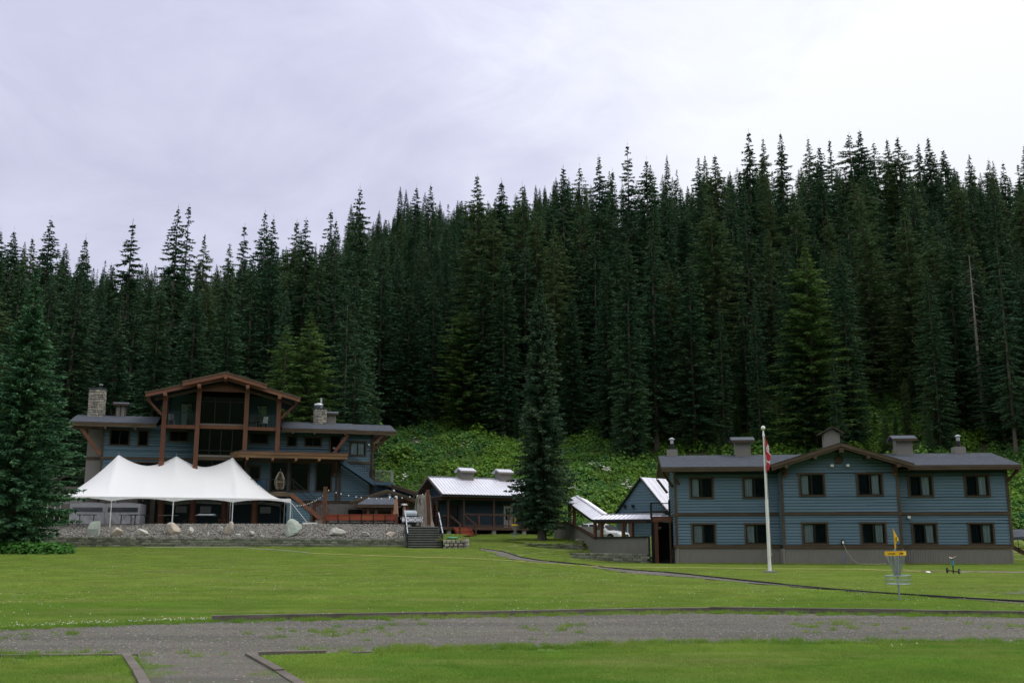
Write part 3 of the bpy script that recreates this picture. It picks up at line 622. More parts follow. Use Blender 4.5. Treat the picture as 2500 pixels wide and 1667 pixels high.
# front edge of the wood, trees one can tell apart
def depth_at(px, pyb):
    for Y in np.arange(100, 260, .5):
        X = (px - 1250) / 2541 * Y
        if proj(X, Y, Gf(X, Y))[1] < pyb: return Y
    return 150
for (a_, b_, Y_, k_, l_) in [(870, 645, 116, 0, 'dark green spruce behind the small silver kitchen fan'), (1135, 745, 128, 6, 'yellow green rounded cedar at the edge of the clearing'), (1310, 700, 118, 1, None), (1965, 600, 120, 6, 'softer yellow green rounded cedar over the small gable turret'), (700, 790, 106, 7, 'pale green small cedar just behind the lodge gable right end'), (1395, 705, 122, 0, 'tall spruce just right of the lone lawn spruce'),
  (1000, 700, 125, 2, None), (935, 560, 124, 2, None), (1060, 650, 130, 1, None), (760, 760, 108, 6, 'young pale green tree behind the lodge right roof'), (700, 700, 112, 2, None), (560, 640, 112, 0, None), (480, 690, 108, 2, None), (395, 660, 112, 0, None), (290, 770, 105, 0, None),
  (300, 690, 112, 4, None), (190, 640, 112, 1, None), (1480, 620, 126, 0, None), (1590, 560, 128, 1, None), (1680, 610, 122, 2, None), (1755, 720, 116, 4, None), (1840, 700, 118, 4, None), (1935, 620, 116, 0, None), (2050, 580, 118, 0, None), (2310, 560, 118, 0, None),
  (2420, 700, 108, 2, 'broad dark spruce in front of the others at the right edge'), (2490, 640, 112, 0, None), (1350, 540, 140, 7, None), (1230, 600, 134, 0, None), (2380, 640, 120, 1, None), (1180, 620, 140, 0, None), (620, 620, 118, 2, None), (850, 700, 112, 3, None), (45, 640, 112, 2, None), (100, 700, 104, 1, None)]:
    if a_ > 900: Y_ = max(Y_, depth_at(a_, float(np.interp(a_, [900, 1100, 1260, 1400, 1600, 2500], [1052, 1045, 1082, 1075, 1105, 1100]))))
    place_top(a_, b_, Y_, k_, l_)
occ = np.array(occupied)
def clearing(x, y):
    px, py = proj(x, y, G(x, y))
    c = (px > 890) & (px < 1500) & (py > np.interp(px, [880, 950, 1100, 1260, 1400, 1500], [1060, 1052, 1045, 1085, 1075, 1090]))
    c |= (px >= 1500) & (px < 2500) & (py > 1135)
    c |= (np.abs(px - 2190) < 45) & (py > 800) & (py < 1000)
    c |= (np.abs(px - 2060 - 60 * np.sin(py * .02)) < 26) & (py > 980)
    c |= (np.abs(px - 350) < 22) & (py > 900)
    return c
def poisson(x0, x1, y0, y1, dmin, ntry, filt, prev):
    g = {}; cell = dmin; out = []
    def key(a, b): return (int(a // cell), int(b // cell))
    for a, b in prev: g.setdefault(key(a, b), []).append((a, b))
    X = rng.uniform(x0, x1, ntry); Y = rng.uniform(y0, y1, ntry); K = filt(X, Y)
    for a, b in zip(X[K], Y[K]):
        ka, kb = key(a, b)
        if any((a - q[0]) ** 2 + (b - q[1]) ** 2 < dmin * dmin for i in (-1, 0, 1) for j in (-1, 0, 1) for q in g.get((ka + i, kb + j), ())): continue
        g.setdefault((ka, kb), []).append((a, b)); out.append((a, b))
    return out
wood = poisson(-125, 125, 104, 232, 4.3, 22000, lambda x, y: (np.abs(x) < .53 * y + 6) & ~clearing(x, y) & ~((x > 4) & (y < 108) & (x < 22)) & ~((x < -8) & (y < 106)) & (y > 104), occupied)
kinds_p = [0, 0, 1, 2, 2, 3, 4, 5, 6, 7, 6, 7, 0, 2]
def skylimit(px): return np.interp(px, [0, 200, 480, 700, 830, 900, 1050, 1200, 1350, 1500, 1600, 1700, 1850, 2100, 2300, 2500], [610, 640, 650, 600, 575, 525, 500, 478, 470, 480, 470, 430, 405, 390, 405, 430])
rest = []
for a, b in wood:
    H = rnd.gauss(24.5, 6); H = min(34, max(12, H)); u = a / b
    px, py = proj(a, b, Gf(a, b) + H); lim = skylimit(px) + rnd.uniform(-8, 30)
    while py < lim and H > 9: H -= 1; px, py = proj(a, b, Gf(a, b) + H)
    bp = proj(a, b, Gf(a, b))
    for cx_, lim_ in ((2190, 1000), (350, 965)):
        if abs(bp[0] - cx_) < (74 if cx_ > 900 else 30) and bp[1] > lim_:
            H = max(3, (bp[1] - lim_) / 2541 * b)
    rest.append((a, b, rnd.choice(kinds_p), H, None))
rest.sort(key=lambda q: q[1] - q[3] * .3)
allt = pts + rest; near_n = 300 - 4; indiv = allt[:near_n]; massed = allt[near_n:]
KL = {'spruce': 'dark spruce', 'fir': 'slim dark fir', 'cedar': 'yellow green cedar'}
hm = {}
for (a, b, ki, H, lb) in indiv:
    cr, tk, h0, kd = TREES[ki]; s = H / h0
    px_ = 1250 + 2541 * a / b; zone = ['behind the left spruce', 'behind the lodge left wing', 'above the timber gable', 'behind the lodge right wing', 'above the metal roofed cabin', 'behind the lone lawn spruce', 'above the left half of the guest building', 'above the right half of the guest building', 'near the right edge of the wood'][int(np.searchsorted([120, 340, 730, 1000, 1200, 1480, 2040, 2380], px_))]
    row = 'in the front row' if b < 124 else ('halfway up the slope' if b < 150 else 'high on the slope'); size = 'young' if H < 17 else ('tall' if H > 27 else 'middling')
    o = thing('%s_tree' % kd, lb or '%s %s %s %s' % (size, KL[kd], row, zone), 'tree', (a, b, Gf(a, b) - .2), rnd.uniform(0, 6.28), None if lb else 'conifers on the wooded hillside')
    wsc = s * rnd.uniform(.88, 1.42) * (1.15 if H < 16 else 1) * min(1.25, max(1, 27 / max(H, 18)) ** .5)
    o.scale = (wsc, wsc, s)
    c_ = link('crown', cr, o); link('trunk', tk, o)
    if lb and ('yellow green rounded' in lb or 'pale green' in lb):
        o.scale = (wsc * 1.45, wsc * 1.45, s); c_.material_slots[0].link = 'OBJECT'; c_.material_slots[0].material = M['cedar_light']
    if rnd.random() < .2: o.rotation_euler[0] = rnd.uniform(-.02, .02)
# the snags that stand out pale
for (a_, Y_, H_, l_, s_) in [(1098, 142, 15, 'grey dead tree trunk with hanging twigs left of the lone spruce', 1), (2265, 150, 24, 'pale leaning dead trunk high among the trees at right', 1), (2425, 116, 22, 'tall pale bare trunk near the right edge above the roof', 1), (848, 112, 12, 'pale grey bare trunk beside the kitchen chimney', 1)]:
    X_ = (a_ - 1250) / 2541 * Y_; o = thing('dead_tree', l_, 'dead tree', (X_, Y_, Gf(X_, Y_) - .3), rnd.uniform(0, 6)); o.scale = (1, 1, H_ / 22); link('dead_trunk', SNAG, o)
    if a_ == 2265: o.rotation_euler[1] = -.10
# merged prototypes for the wood that reads as a mass
lib = []
for cr, tk, h0, kd in TREES:
    n1 = len(cr.vertices); V1 = np.empty(n1 * 3, np.float32); cr.vertices.foreach_get('co', V1)
    me = cr.copy(); me.name = 'wood_' + kd; lib.append(me)
massed = [m for m in massed]
far = poisson(-420, 420, 232, 700, 8.5, 60000, lambda x, y: (np.abs(x) < .54 * y) & (((x / y) < .1) | (y < 330)), [])
for a, b in far: massed.append((a, b, rnd.choice(kinds_p), rnd.uniform(15, 27), None))
for _ in range(420):
    a, b = rnd.uniform(-70, 75), rnd.uniform(106, 150); px_, py_ = proj(a, b, Gf(a, b))
    if bool(clearing(np.array([a]), np.array([b]))[0]) and rnd.random() > .02: continue
    if abs(a) > .53 * b or (px_ < 900 and b < 110): continue
    massed.append((a, b, rnd.choice([0, 2, 4, 6, 7]), rnd.uniform(3.5, 9), None))
mp = np.array([(m[0], m[1], Gf(m[0], m[1]) - .4) for m in massed])
scatter('forest', mp, lib, rng.uniform(0, 6.28, len(mp)), np.array([m[3] / TREES[m[2]][2] for m in massed]), idx=np.array([m[2] for m in massed]))
# trees to the sides and behind the camera are only hinted at by the far ring of hills
# ------------------------------------------------------------------ undergrowth on the slope
def clump(n, rad, h, leaf, seed):
    g = np.random.default_rng(seed); th = g.uniform(0, 6.283, n); ph = np.arccos(g.uniform(.0, 1, n)); rr = g.uniform(.65, 1.05, n)
    c = np.stack([rad * rr * np.sin(ph) * np.cos(th), rad * rr * np.sin(ph) * np.sin(th), h * rr * np.cos(ph)], 1)
    nrm = norm(c / np.array([rad, rad, h]) + g.normal(0, .45, (n, 3)) + np.array([0, 0, .5])); a = norm(np.cross(nrm, g.normal(size=(n, 3)))); b = np.cross(nrm, a)
    s = (leaf * g.uniform(.6, 1.3, n))[:, None]
    V = np.stack([c - a * s * .5, c + b * s * .38, c + a * s * .6, c - b * s * .38], 1).reshape(-1, 3); q = np.arange(4 * n).reshape(-1, 4)
    return V, q
shr = []
for i in range(5):
    V_, Q_ = clump(230, .75, .8 + .15 * i, .24, 40 + i); shr.append(np_mesh('thicket_clump', V_, Q_, M['shrub'], 4))
n_ = 30000; X_ = rng.uniform(-60, 62, n_); Y_ = rng.uniform(93, 165, n_); Z_ = G(X_, Y_)
px, py = proj(X_, Y_, Z_); cl_ = clearing(X_, Y_); k = (np.abs(X_) < .52 * Y_ + 2) & (cl_ | (rng.random(n_) < .30)) & (px > 880) & ~((X_ > 5.5) & (X_ < 20) & (Y_ < 103)) & ~((X_ > 8) & (X_ < 33) & (Y_ < 78)) & ~((X_ < 3) & (X_ > -16) & (Y_ < 104))
k |= (px < 880) & (Y_ > 103) & (rng.random(n_) < .2)
k &= ~((X_ > 22) & (Y_ < 84)); X_, Y_, Z_ = X_[k], Y_[k], Z_[k]
sc_ = rng.uniform(.45, 1.2, len(X_)) ** 1.3 * (1 + .45 * np.sin(X_ * .4 + np.sin(Y_ * .3)) * np.sin(Y_ * .5)) + (rng.random(len(X_)) < .02) * .5
scatter('hillside_undergrowth', np.stack([X_, Y_, Z_ - .15], 1), shr, rng.uniform(0, 6.28, len(X_)), sc_)
for cx_, y0_, y1_, n1 in ((2190, 118, 190, 1500), (350, 108, 165, 700)):
    Y_ = rng.uniform(y0_, y1_, n1); X_ = ((cx_ - 1250) / 2541 + rng.uniform(-.024, .024, n1)) * Y_
    scatter('clearing_undergrowth', np.stack([X_, Y_, G(X_, Y_) - .1], 1), shr, rng.uniform(0, 6.28, n1), rng.uniform(.6, 1.3, n1))
# umbels of white flowers among it
ub = MB()
for i in range(26):
    a = rnd.uniform(0, 6.28); r = rnd.uniform(0, .16); ub.lathe([(0, 0), (.03, .01), (0, .03)], (r * math.cos(a), r * math.sin(a), -.8 * r * r), 5)
ubm = ub.mesh('umbel', M['flower'])
P = []
for (a_, b_, n1) in ((1455, 1140, 9), (1480, 1150, 14), (1530, 1185, 14), (1545, 1195, 10), (1450, 1230, 12), (1425, 1205, 8), (1400, 1195, 6), (985, 1170, 10), (1140, 1090, 6), (1020, 1087, 5), (1300, 1260, 4), (2110, 1040, 12), (2120, 1050, 12)):
    for _ in range(n1):
        q = a_ + rnd.gauss(0, 9); s = b_ + rnd.gauss(0, 5)
        for Y in np.arange(96, 150, .5):
            p = R(11.1); t = Y / (2500 * math.cos(p) - (833.5 - s) * math.sin(p)); X = (q - 1250) * t; Z = 1.7 + t * (2500 * math.sin(p) + (833.5 - s) * math.cos(p))
            if Z < Gf(X, Y) + .9: P.append((X, Y, Gf(X, Y) + 1.15)); break
P = np.array(P); scatter('white_wildflowers', P, [ubm], rng.uniform(0, 6, len(P)), rng.uniform(.7, 1.5, len(P)), tilt=rng.normal(-.1, .3, (len(P), 2)))
# ------------------------------------------------------------------ the two specimen spruces and the low bush
def bigspruce(label, X, Y, H, Rm, base, mat, seed, tr, **k):
    V, F, _ = conifer(seed, H, Rm, base, **k)
    o = thing('spruce_tree', label, 'tree', (X, Y, Gf(X, Y) - .1)); link('crown', np_mesh('crown', V, F, mat), o)
    link('trunk', trunkmesh(H, tr, M['bark'], base, seed, 40, deadlen=1.1), o); return o
bigspruce('large bushy blue green spruce at the left edge in front of the white tent', -32.4, 67.5, 19.2, 4.3, .9, M['needle_near'], 21, .3, dz=.24, per=11, droop=.30, lift=.55, sl=.44, sw=.17, step=.17, prof=.92, gap=.05, hang=2, topk=.3, irregular=.3)
bigspruce('lone grey green spruce with bare lower trunk standing on the lawn before the cabin', 2.4, 84, 22.0, 2.7, 1.5, M['needle_mid'], 22, .31, dz=.23, per=11, droop=.5, lift=.55, sl=.48, sw=.16, step=.17, prof=.42, gap=.06, hang=2, topk=.35, cone=.25, irregular=.45)
hb = [np_mesh('leafy_clump', *clump(260, .6, .55, .22, 70 + i), M['hedge'], 4) for i in range(2)]
ho = thing('leafy_shrub', 'low bright green broadleaf shrub under the large left spruce', 'shrub', (-29.9, 65.6, Gf(-29.9, 65.6)))
V_, Q_ = [], []; off = 0
for i in range(16):
    a, b = clump(190, .75, .75, .26, 90 + i); a = a + np.array([-4.6 + i * .42 + rnd.uniform(-.2, .2), rnd.uniform(-.5, .6), 0]); V_.append(a); Q_.append(b + off); off += len(a)
link('leaves', np_mesh('leaves', np.concatenate(V_), np.concatenate(Q_), M['hedge'], 4), ho)
# ------------------------------------------------------------------ building helpers
def split_holes(x0, x1, z0, z1, holes):
    """rectangles of the wall that remain around the holes (a,b,c,d) = x0,x1,z0,z1"""
    holes = [h for h in holes if h[0] < x1 - .01 and h[1] > x0 + .01]
    zs = sorted({z0, z1} | {min(max(h[k], z0), z1) for h in holes for k in (2, 3)}); out = []
    for a, b in zip(zs, zs[1:]):
        if b - a < .004: continue
        c = x0
        for h in sorted(h for h in holes if h[2] < b - .002 and h[3] > a + .002):
            if h[0] > c + .01: out.append((c, min(h[0], x1), a, b))
            c = max(c, h[1])
        if c < x1 - .01: out.append((c, x1, a, b))
    return out
def wallcore(parent, x0, x1, z0, z1, holes, y, th=.14, axis='x', mat=None, name='wall'):
    m = MB()
    for a, b, c, d in split_holes(x0, x1, z0, z1, holes):
        if axis == 'x': m.box(a, b, y, y + th, c, d)
        else: m.box(y, y + th, a, b, c, d)
    return m.obj(name, mat or M['wallcore'], parent)
SB = {}
def siding(parent, x0, x1, z0, z1, holes, y, expo=.185, axis='x', single=True, mat=None, top=None, seg=3.66, sign=-1):
    """lap siding: each course is cut at the openings; boards stand proud at the lower edge.
    top: function x -> wall height for gables"""
    mat = mat or M['siding']; j = MB(); n = int(math.ceil((z1 - z0) / expo - .05)); off = 0
    for i in range(n):
        a, b = z0 + i * expo, min(z0 + (i + 1) * expo, z1)
        for (p, q, c, d) in split_holes(x0, x1, a, b, holes):
            cuts = [p]; xx = p + (rnd.uniform(.9, seg) if q - p > seg else 9e9)
            while xx < q - .5: cuts.append(xx); xx += seg
            cuts.append(q)
            for u, v in zip(cuts, cuts[1:]):
                u0, v0, u1, v1 = u + .0015, v - .0015, u + .0015, v - .0015
                if top:
                    # trim the ends to the roof line
                    for _ in range(60):
                        if top(u0) < c and u0 < v0: u0 += .05
                        if top(v0) < c and v0 > u0: v0 -= .05
                    u1, v1 = u0, v0
                    for _ in range(60):
                        if top(u1) < d and u1 < v1: u1 += .05
                        if top(v1) < d and v1 > u1: v1 -= .05
                    if v0 - u0 < .08: continue
                    if v1 - u1 < .02: u1 = v1 = (u0 + v0) / 2
                lo, hi = sign * .05, sign * .014; c = c + .014
                if axis == 'x': vs = [(u0, y, c), (v0, y, c), (v1, y, d), (u1, y, d), (u0, y + lo, c), (v0, y + lo, c), (v1, y + hi, d), (u1, y + hi, d)]
                else: vs = [(y, u0, c), (y, v0, c), (y, v1, d), (y, u1, d), (y + lo, u0, c), (y + lo, v0, c), (y + hi, v1, d), (y + hi, u1, d)]
                fs = [(4, 5, 6, 7), (0, 1, 5, 4), (1, 2, 6, 5), (2, 3, 7, 6), (3, 0, 4, 7)]
                if axis != 'x': fs = [f[::-1] for f in fs]
                if single: MB().add(vs, fs).obj('siding_board', mat, parent)
                else: j.add(vs, fs)
    if not single: j.obj('lap_siding', mat, parent, kind='stuff')
def window(parent, x0, x1, z0, z1, y, trim=.1, style='slider', left='curtain', right='dim', head=True, tm=None, label=None, mull=1, curt=None):
    """trim is the part 'window'; sashes, panes and curtains are its sub-parts. outer size is the trim's"""
    tm = tm or M['trim']; m = MB(); f = -.05
    m.box(x0, x0 + trim, y + f, y + .03, z0 + trim * .8, z1 - trim); m.box(x1 - trim, x1, y + f, y + .03, z0 + trim * .8, z1 - trim)
    m.box(x0 - (.04 if head else 0), x1 + (.04 if head else 0), y + f - .012, y + .03, z1 - trim, z1); m.box(x0, x1, y + f - .006, y + .03, z0, z0 + trim * .8)
    wn = m.obj('window', tm, parent)
    if label: wn['label'] = label
    a, b, c, d = x0 + trim, x1 - trim, z0 + trim * .8, z1 - trim; s = .055; ys = y + .0
    fr = MB(); fr.box(a, a + s, ys, ys + .07, c, d).box(b - s, b, ys, ys + .07, c, d).box(a + s, b - s, ys, ys + .07, c, c + s).box(a + s, b - s, ys, ys + .07, d - s, d)
    k = mull + 1 if style == 'slider' else 1; xs_ = [a + s + (b - a - 2 * s) * i / k for i in range(k + 1)]
    for xm in xs_[1:-1]: fr.box(xm - .035, xm + .035, ys + .004, ys + .066, c + s, d - s)
    fr.obj('sash', M['sash'], wn)
    for i in range(k):
        st = (left, right)[i] if k == 2 else left
        MB().box(xs_[i] + .001, xs_[i + 1] - .001, ys + .03, ys + .036, c + s, d - s).obj('pane', M['glassdark'] if st in ('dark',) else M['glass'], wn)
        if st == 'dim': MB().box(xs_[i] + .036, xs_[i + 1] - .036, ys + .010, ys + .014, c + s, d - s).obj('insect_screen', M['screen'], wn)
    cw = (b - a - 2 * s) / 2
    def curtain(u0, u1, mt):
        n = int((u1 - u0) / .035) + 2; vs = []
        for j, zz in enumerate((c + .02, (c + d) / 2, d - .02)):
            for i in range(n + 1):
                u = u0 + (u1 - u0) * i / n * (1 if j == 2 else .985); vs.append((u, ys + .17 + .035 * math.sin(i * 1.35 + j * .3) + .012 * math.sin(i * .5), zz))
        MB().add(vs, [(j * (n + 1) + i, j * (n + 1) + i + 1, (j + 1) * (n + 1) + i + 1, (j + 1) * (n + 1) + i) for j in range(2) for i in range(n)]).obj('curtain', mt, wn)
    if curt:
        for u0, u1 in curt: curtain(a + s + u0 * (b - a - 2 * s), a + s + u1 * (b - a - 2 * s), M['curtain'])
    # the reveal
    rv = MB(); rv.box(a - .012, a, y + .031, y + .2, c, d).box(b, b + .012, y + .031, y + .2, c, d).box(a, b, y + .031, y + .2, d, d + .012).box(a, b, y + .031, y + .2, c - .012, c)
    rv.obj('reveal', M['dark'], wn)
    return wn
def corrug(x0, x1, z0, z1, y, pitch=.15, depth=.022, axis='x', sign=-1):
    m = MB(); n = max(2, int(round((x1 - x0) / pitch))); prof = []
    for i in range(n):
        b = x0 + (x1 - x0) * i / n; p = (x1 - x0) / n
        prof += [(b, 0), (b + .62 * p, 0), (b + .72 * p, 1), (b + .9 * p, 1)]
    prof.append((x1, 0)); vs = []
    for zz in (z0, z1):
        for u, k in prof: vs.append((u, y + sign * depth * k, zz) if axis == 'x' else (y + sign * depth * k, u, zz))
    N_ = len(prof); fs = [(i, i + 1, N_ + i + 1, N_ + i) for i in range(N_ - 1)]
    return m.add(vs, fs)
def gable_slab(m, x0, x1, ya, za, yb, zb, th):
    """roof plane from eave line (y=ya,z=za) to ridge (yb,zb) over x0..x1"""
    return m.add([(x0, ya, za), (x1, ya, za), (x1, yb, zb), (x0, yb, zb), (x0, ya, za - th), (x1, ya, za - th), (x1, yb, zb - th), (x0, yb, zb - th)],
                 [(0, 1, 2, 3), (7, 6, 5, 4), (0, 4, 5, 1), (1, 5, 6, 2), (2, 6, 7, 3), (3, 7, 4, 0)])
def shingle_courses(parent, x0, x1, ya, za, yb, zb, step=.26, name='shingle_course', kind=None, hole=None):
    """each course of asphalt shingles overlaps the one below"""
    L_ = math.hypot(yb - ya, zb - za); n = int(L_ / step); j = MB()
    for i in range(n + 1):
        t0 = i * step / L_; t1 = min(1, (i + 1) * step / L_ + .02)
        if t0 >= 1: break
        p0 = (ya + (yb - ya) * t0, za + (zb - za) * t0 + .028); p1 = (ya + (yb - ya) * t1, za + (zb - za) * t1 + .008)
        q = MB() if kind is None else j
        dz = rnd.uniform(-.003, .003)
        q.add([(x0, p0[0], p0[1] + dz), (x1, p0[0], p0[1] + dz), (x1, p1[0], p1[1]), (x0, p1[0], p1[1]), (x0, p0[0], p0[1] - .03), (x1, p0[0], p0[1] - .03)], [(0, 1, 2, 3), (0, 4, 5, 1), (0, 3, 4), (1, 5, 2)])
        if kind is None: q.obj(name, M['shingle'], parent)
    if kind: j.obj('shingles', M['shingle'], parent, kind=kind)
def metal_roof(parent, x0, x1, ya, za, yb, zb, name='roof_panel', pitch=.92, rib=.306, mat=None):
    """standing rib sheets laid side by side, each sheet a part; seen side up"""
    n = max(1, int(round((x1 - x0) / pitch))); up = 1 if ya < yb else -1; L_ = math.hypot(yb - ya, zb - za); ny, nz = -(zb - za) / L_ * up, (yb - ya) / L_ * up
    for i in range(n):
        a = x0 + (x1 - x0) * i / n; b = x0 + (x1 - x0) * (i + 1) / n; m = MB(); prof = []
        k = max(1, int(round((b - a) / rib)))
        for j in range(k):
            u = a + (b - a) * j / k; w_ = (b - a) / k; prof += [(u, 0), (u + .02, .035), (u + .045, .035), (u + .065, 0)]
        prof.append((b, 0)); N_ = len(prof); vs = []
        for (yy, zz) in ((ya, za), (yb, zb)):
            for u, h in prof: vs.append((u, yy + ny * h, zz + nz * h))
        for (yy, zz) in ((ya, za), (yb, zb)):
            for u, h in prof: vs.append((u, yy - ny * .012, zz - nz * .012))
        fs = [(p, p + 1, N_ + p + 1, N_ + p) for p in range(N_ - 1)] + [(p + 2 * N_ + 1, p + 2 * N_, p + 3 * N_, p + 3 * N_ + 1) for p in range(N_ - 1)] + [(p, 2 * N_ + p, 2 * N_ + p + 1, p + 1) for p in range(N_ - 1)]
        m.add(vs, fs).obj(name, mat or M['metalroof'], parent)
def cupola(parent, x, y, z, w_, d, h, roofmat, ov=.22, front='x', ribbed=False, name='cupola', split=False, rise=.26, wm=None):
    """ventilation turret: clad box with its own small gable roof. front='x': ridge along x"""
    b = part(name, wm or M['tan'], parent, (x - w_ / 2, x + w_ / 2, y - d / 2, y + d / 2, z - .6, z + h))
    t = MB()
    for sx in (-1, 1): t.box(x + sx * w_ / 2 - .04, x + sx * w_ / 2 + .04, y - d / 2 - .012, y - d / 2 + .03, z - .3, z + h - .01)
    t.box(x - w_ / 2 + .041, x + w_ / 2 - .041, y - d / 2 - .012, y - d / 2 + .03, z + h - .09, z + h - .01)
    if split: t.box(x - .05, x + .05, y - d / 2 - .015, y - d / 2 + .03, z - .3, z + h - .1)
    t.obj('corner_trim', M['trim'] if split else M['tanpanel'], b)
    m = MB(); x0, x1, y0, y1 = x - w_ / 2 - ov, x + w_ / 2 + ov, y - d / 2 - ov, y + d / 2 + ov; zt = z + h
    if front == 'x':
        gable_slab(m, x0, x1, y0, zt, y, zt + rise, .09); gable_slab(m, x0, x1, y1, zt, y - .001, zt + rise, .09)
        g = MB().prism([(x - w_ / 2, y - d / 2, zt - .05), (x - w_ / 2, y + d / 2, zt - .05), (x - w_ / 2, y, zt + rise * .72)], (w_, 0, 0)); g.obj('gable_end', wm or M['tan'], b)
        fb = MB().box(x0 - .002, x1 + .002, y0 - .03, y0 - .001, zt - .17, zt - .02); fb.obj('fascia', M['trim'] if not ribbed else M['tanpanel'], b)
        m.obj('cupola_roof', roofmat, b)
        if ribbed: metal_roof(b, x0, x1, y0, zt + .01, y, zt + rise + .01, 'cupola_roof_sheet', 1.0, .25)
    else:
        for sx in (-1, 1):
            m.add([(x + sx * (w_ / 2 + ov), y0, zt), (x, y0, zt + rise), (x, y1, zt + rise), (x + sx * (w_ / 2 + ov), y1, zt), (x + sx * (w_ / 2 + ov), y0, zt - .08), (x, y0, zt + rise - .08), (x, y1, zt + rise - .08), (x + sx * (w_ / 2 + ov), y1, zt - .08)],
                  [(0, 1, 2, 3), (7, 6, 5, 4), (0, 4, 5, 1), (1, 5, 6, 2), (2, 6, 7, 3), (3, 7, 4, 0)])
        m.obj('cupola_roof', M['trim'], b)
        MB().prism([(x - w_ / 2, y - d / 2 + .01, zt - .05), (x + w_ / 2, y - d / 2 + .01, zt - .05), (x, y - d / 2 + .01, zt + rise * .8)], (0, d - .02, 0)).obj('gable_end', wm or M['tan'], b)
    return b
def flue(parent, x, y, z, r=.12, h=.8, name='flue'):
    m = MB(); m.tube((x, y, z), (x, y, z + h * .5), r * 1.25, 12); f = m.obj(name, M['black'], parent)
    MB().tube((x, y, z + h * .5), (x, y, z + h * .82), r * .95, 12).obj('flue_pipe', M['steel'], f)
    MB().lathe([(0, .0), (r * 1.7, .0), (r * 1.7, .05), (r * .6, .12), (0, .13)], (x, y, z + h * .86), 14).obj('rain_cap', M['steel'], f)
    s = MB()
    for i in range(5): a = 6.28 * i / 5; s.tube((x + r * math.cos(a), y + r * math.sin(a), z + h * .8), (x + r * math.cos(a), y + r * math.sin(a), z + h * .88), .012, 4)
    s.obj('cap_stay', M['steel'], f)
    return f
def floodlight(parent, x, y, z):
    m = MB(); m.tube((x, y, z), (x, y - .1, z), .05, 8).box(x - .09, x + .09, y - .24, y - .10, z - .07, z + .08); return m.obj('floodlight', M['whitepaint'], parent)

# ------------------------------------------------------------------ guest building at right
HT = thing('guest_building', 'two storey blue guest building with curtained windows standing behind the flagpole', 'building', (10.38, 66, 0), R(-6))
BY = -1.0; WD = 8.5
LWIN = [(.94, 2.48, 4.43, 5.83), (4.25, 5.82, 4.43, 5.83), (.97, 2.52, 1.56, 2.92), (4.28, 5.84, 1.56, 2.92)]
BWIN = [(7.59, 9.2, 4.50, 5.96), (11.06, 12.69, 4.50, 5.96), (7.63, 9.22, 1.57, 2.95), (11.12, 12.71, 1.57, 2.95)]
RWIN = [(14.41, 15.97, 4.46, 5.87), (17.79, 19.34, 4.46, 5.87), (14.43, 16.0, 1.56, 2.93), (17.8, 19.37, 1.56, 2.93)]
def sh_(h, k=.06): return [(a + k, b - k, c + k * .5, d - k) for a, b, c, d in h]
# metal skirt around the foot
corrug(.1, 6.5, .0, 1.34, .02).obj('metal_skirt', M['tan'], HT)
corrug(6.5, 13.6, .0, 1.34, BY + .02).obj('metal_skirt', M['tan'], HT)
corrug(13.6, 20.3, .0, 1.34, .02).obj('metal_skirt', M['tan'], HT)
corrug(.0, WD, .0, 1.34, .1, axis='y').obj('metal_skirt', M['tan'], HT)
corrug(BY, 0, .0, 1.34, 6.5, axis='y').obj('metal_skirt', M['tan'], HT)
part('skirt_corner', M['tanpanel'], HT, (.04, .16, -.03, .04, 0, 1.338)); part('skirt_corner', M['tanpanel'], HT, (13.52, 13.64, BY - .03, BY + .04, 0, 1.338)); part('skirt_corner', M['tanpanel'], HT, (6.44, 6.56, BY - .03, BY + .04, 0, 1.338)); part('skirt_corner', M['tanpanel'], HT, (20.24, 20.36, -.03, .04, 0, 1.338))
# shell
wallcore(HT, 0, 6.6, 1.3, 6.2, sh_(LWIN, .1), .04); wallcore(HT, 6.5, 13.6, 1.3, 6.45, sh_(BWIN, .1), BY + .04); wallcore(HT, 13.6, 20.4, 1.3, 6.2, sh_(RWIN, .1), .04)
part('wall', M['wallcore'], HT, (.04, .18, .18, WD, 1.3, 6.3), (20.22, 20.36, .18, WD, 0, 6.3), (.04, 20.36, WD - .14, WD, 0, 6.3), (6.5, 6.64, BY + .18, .04, 1.3, 6.3), (13.46, 13.6, BY + .18, .04, 1.3, 6.3))
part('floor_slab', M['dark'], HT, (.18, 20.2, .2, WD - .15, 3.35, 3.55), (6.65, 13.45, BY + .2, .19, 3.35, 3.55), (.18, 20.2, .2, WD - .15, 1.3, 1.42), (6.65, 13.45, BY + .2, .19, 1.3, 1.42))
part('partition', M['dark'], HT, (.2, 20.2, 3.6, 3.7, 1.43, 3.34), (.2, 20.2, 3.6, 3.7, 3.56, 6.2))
siding(HT, .1, 6.5, 1.55, 3.36, sh_(LWIN), .04); siding(HT, .1, 6.5, 3.54, 6.0, sh_(LWIN), .04)
btop = lambda x: 7.45 - abs(x - 10.1) * .31
siding(HT, 6.62, 13.48, 1.55, 3.36, sh_(BWIN), BY + .04); siding(HT, 6.62, 13.48, 3.54, 7.35, sh_(BWIN), BY + .04, top=btop)
siding(HT, 13.62, 20.28, 1.55, 3.36, sh_(RWIN), .04); siding(HT, 13.62, 20.28, 3.54, 6.0, sh_(RWIN), .04)
siding(HT, .12, WD, 1.55, 3.36, [], .04, axis='y', seg=4.2); siding(HT, .12, WD, 3.54, 6.3, [], .04, axis='y', seg=4.2); siding(HT, BY + .1, -.02, 1.55, 6.0, [], 6.5, axis='y', single=False)
MB().prism([(6.5, BY + .05, 6.3), (13.6, BY + .05, 6.3), (10.1, BY + .05, 7.42)], (0, .1, 0)).obj('gable_wall', M['wallcore'], HT)
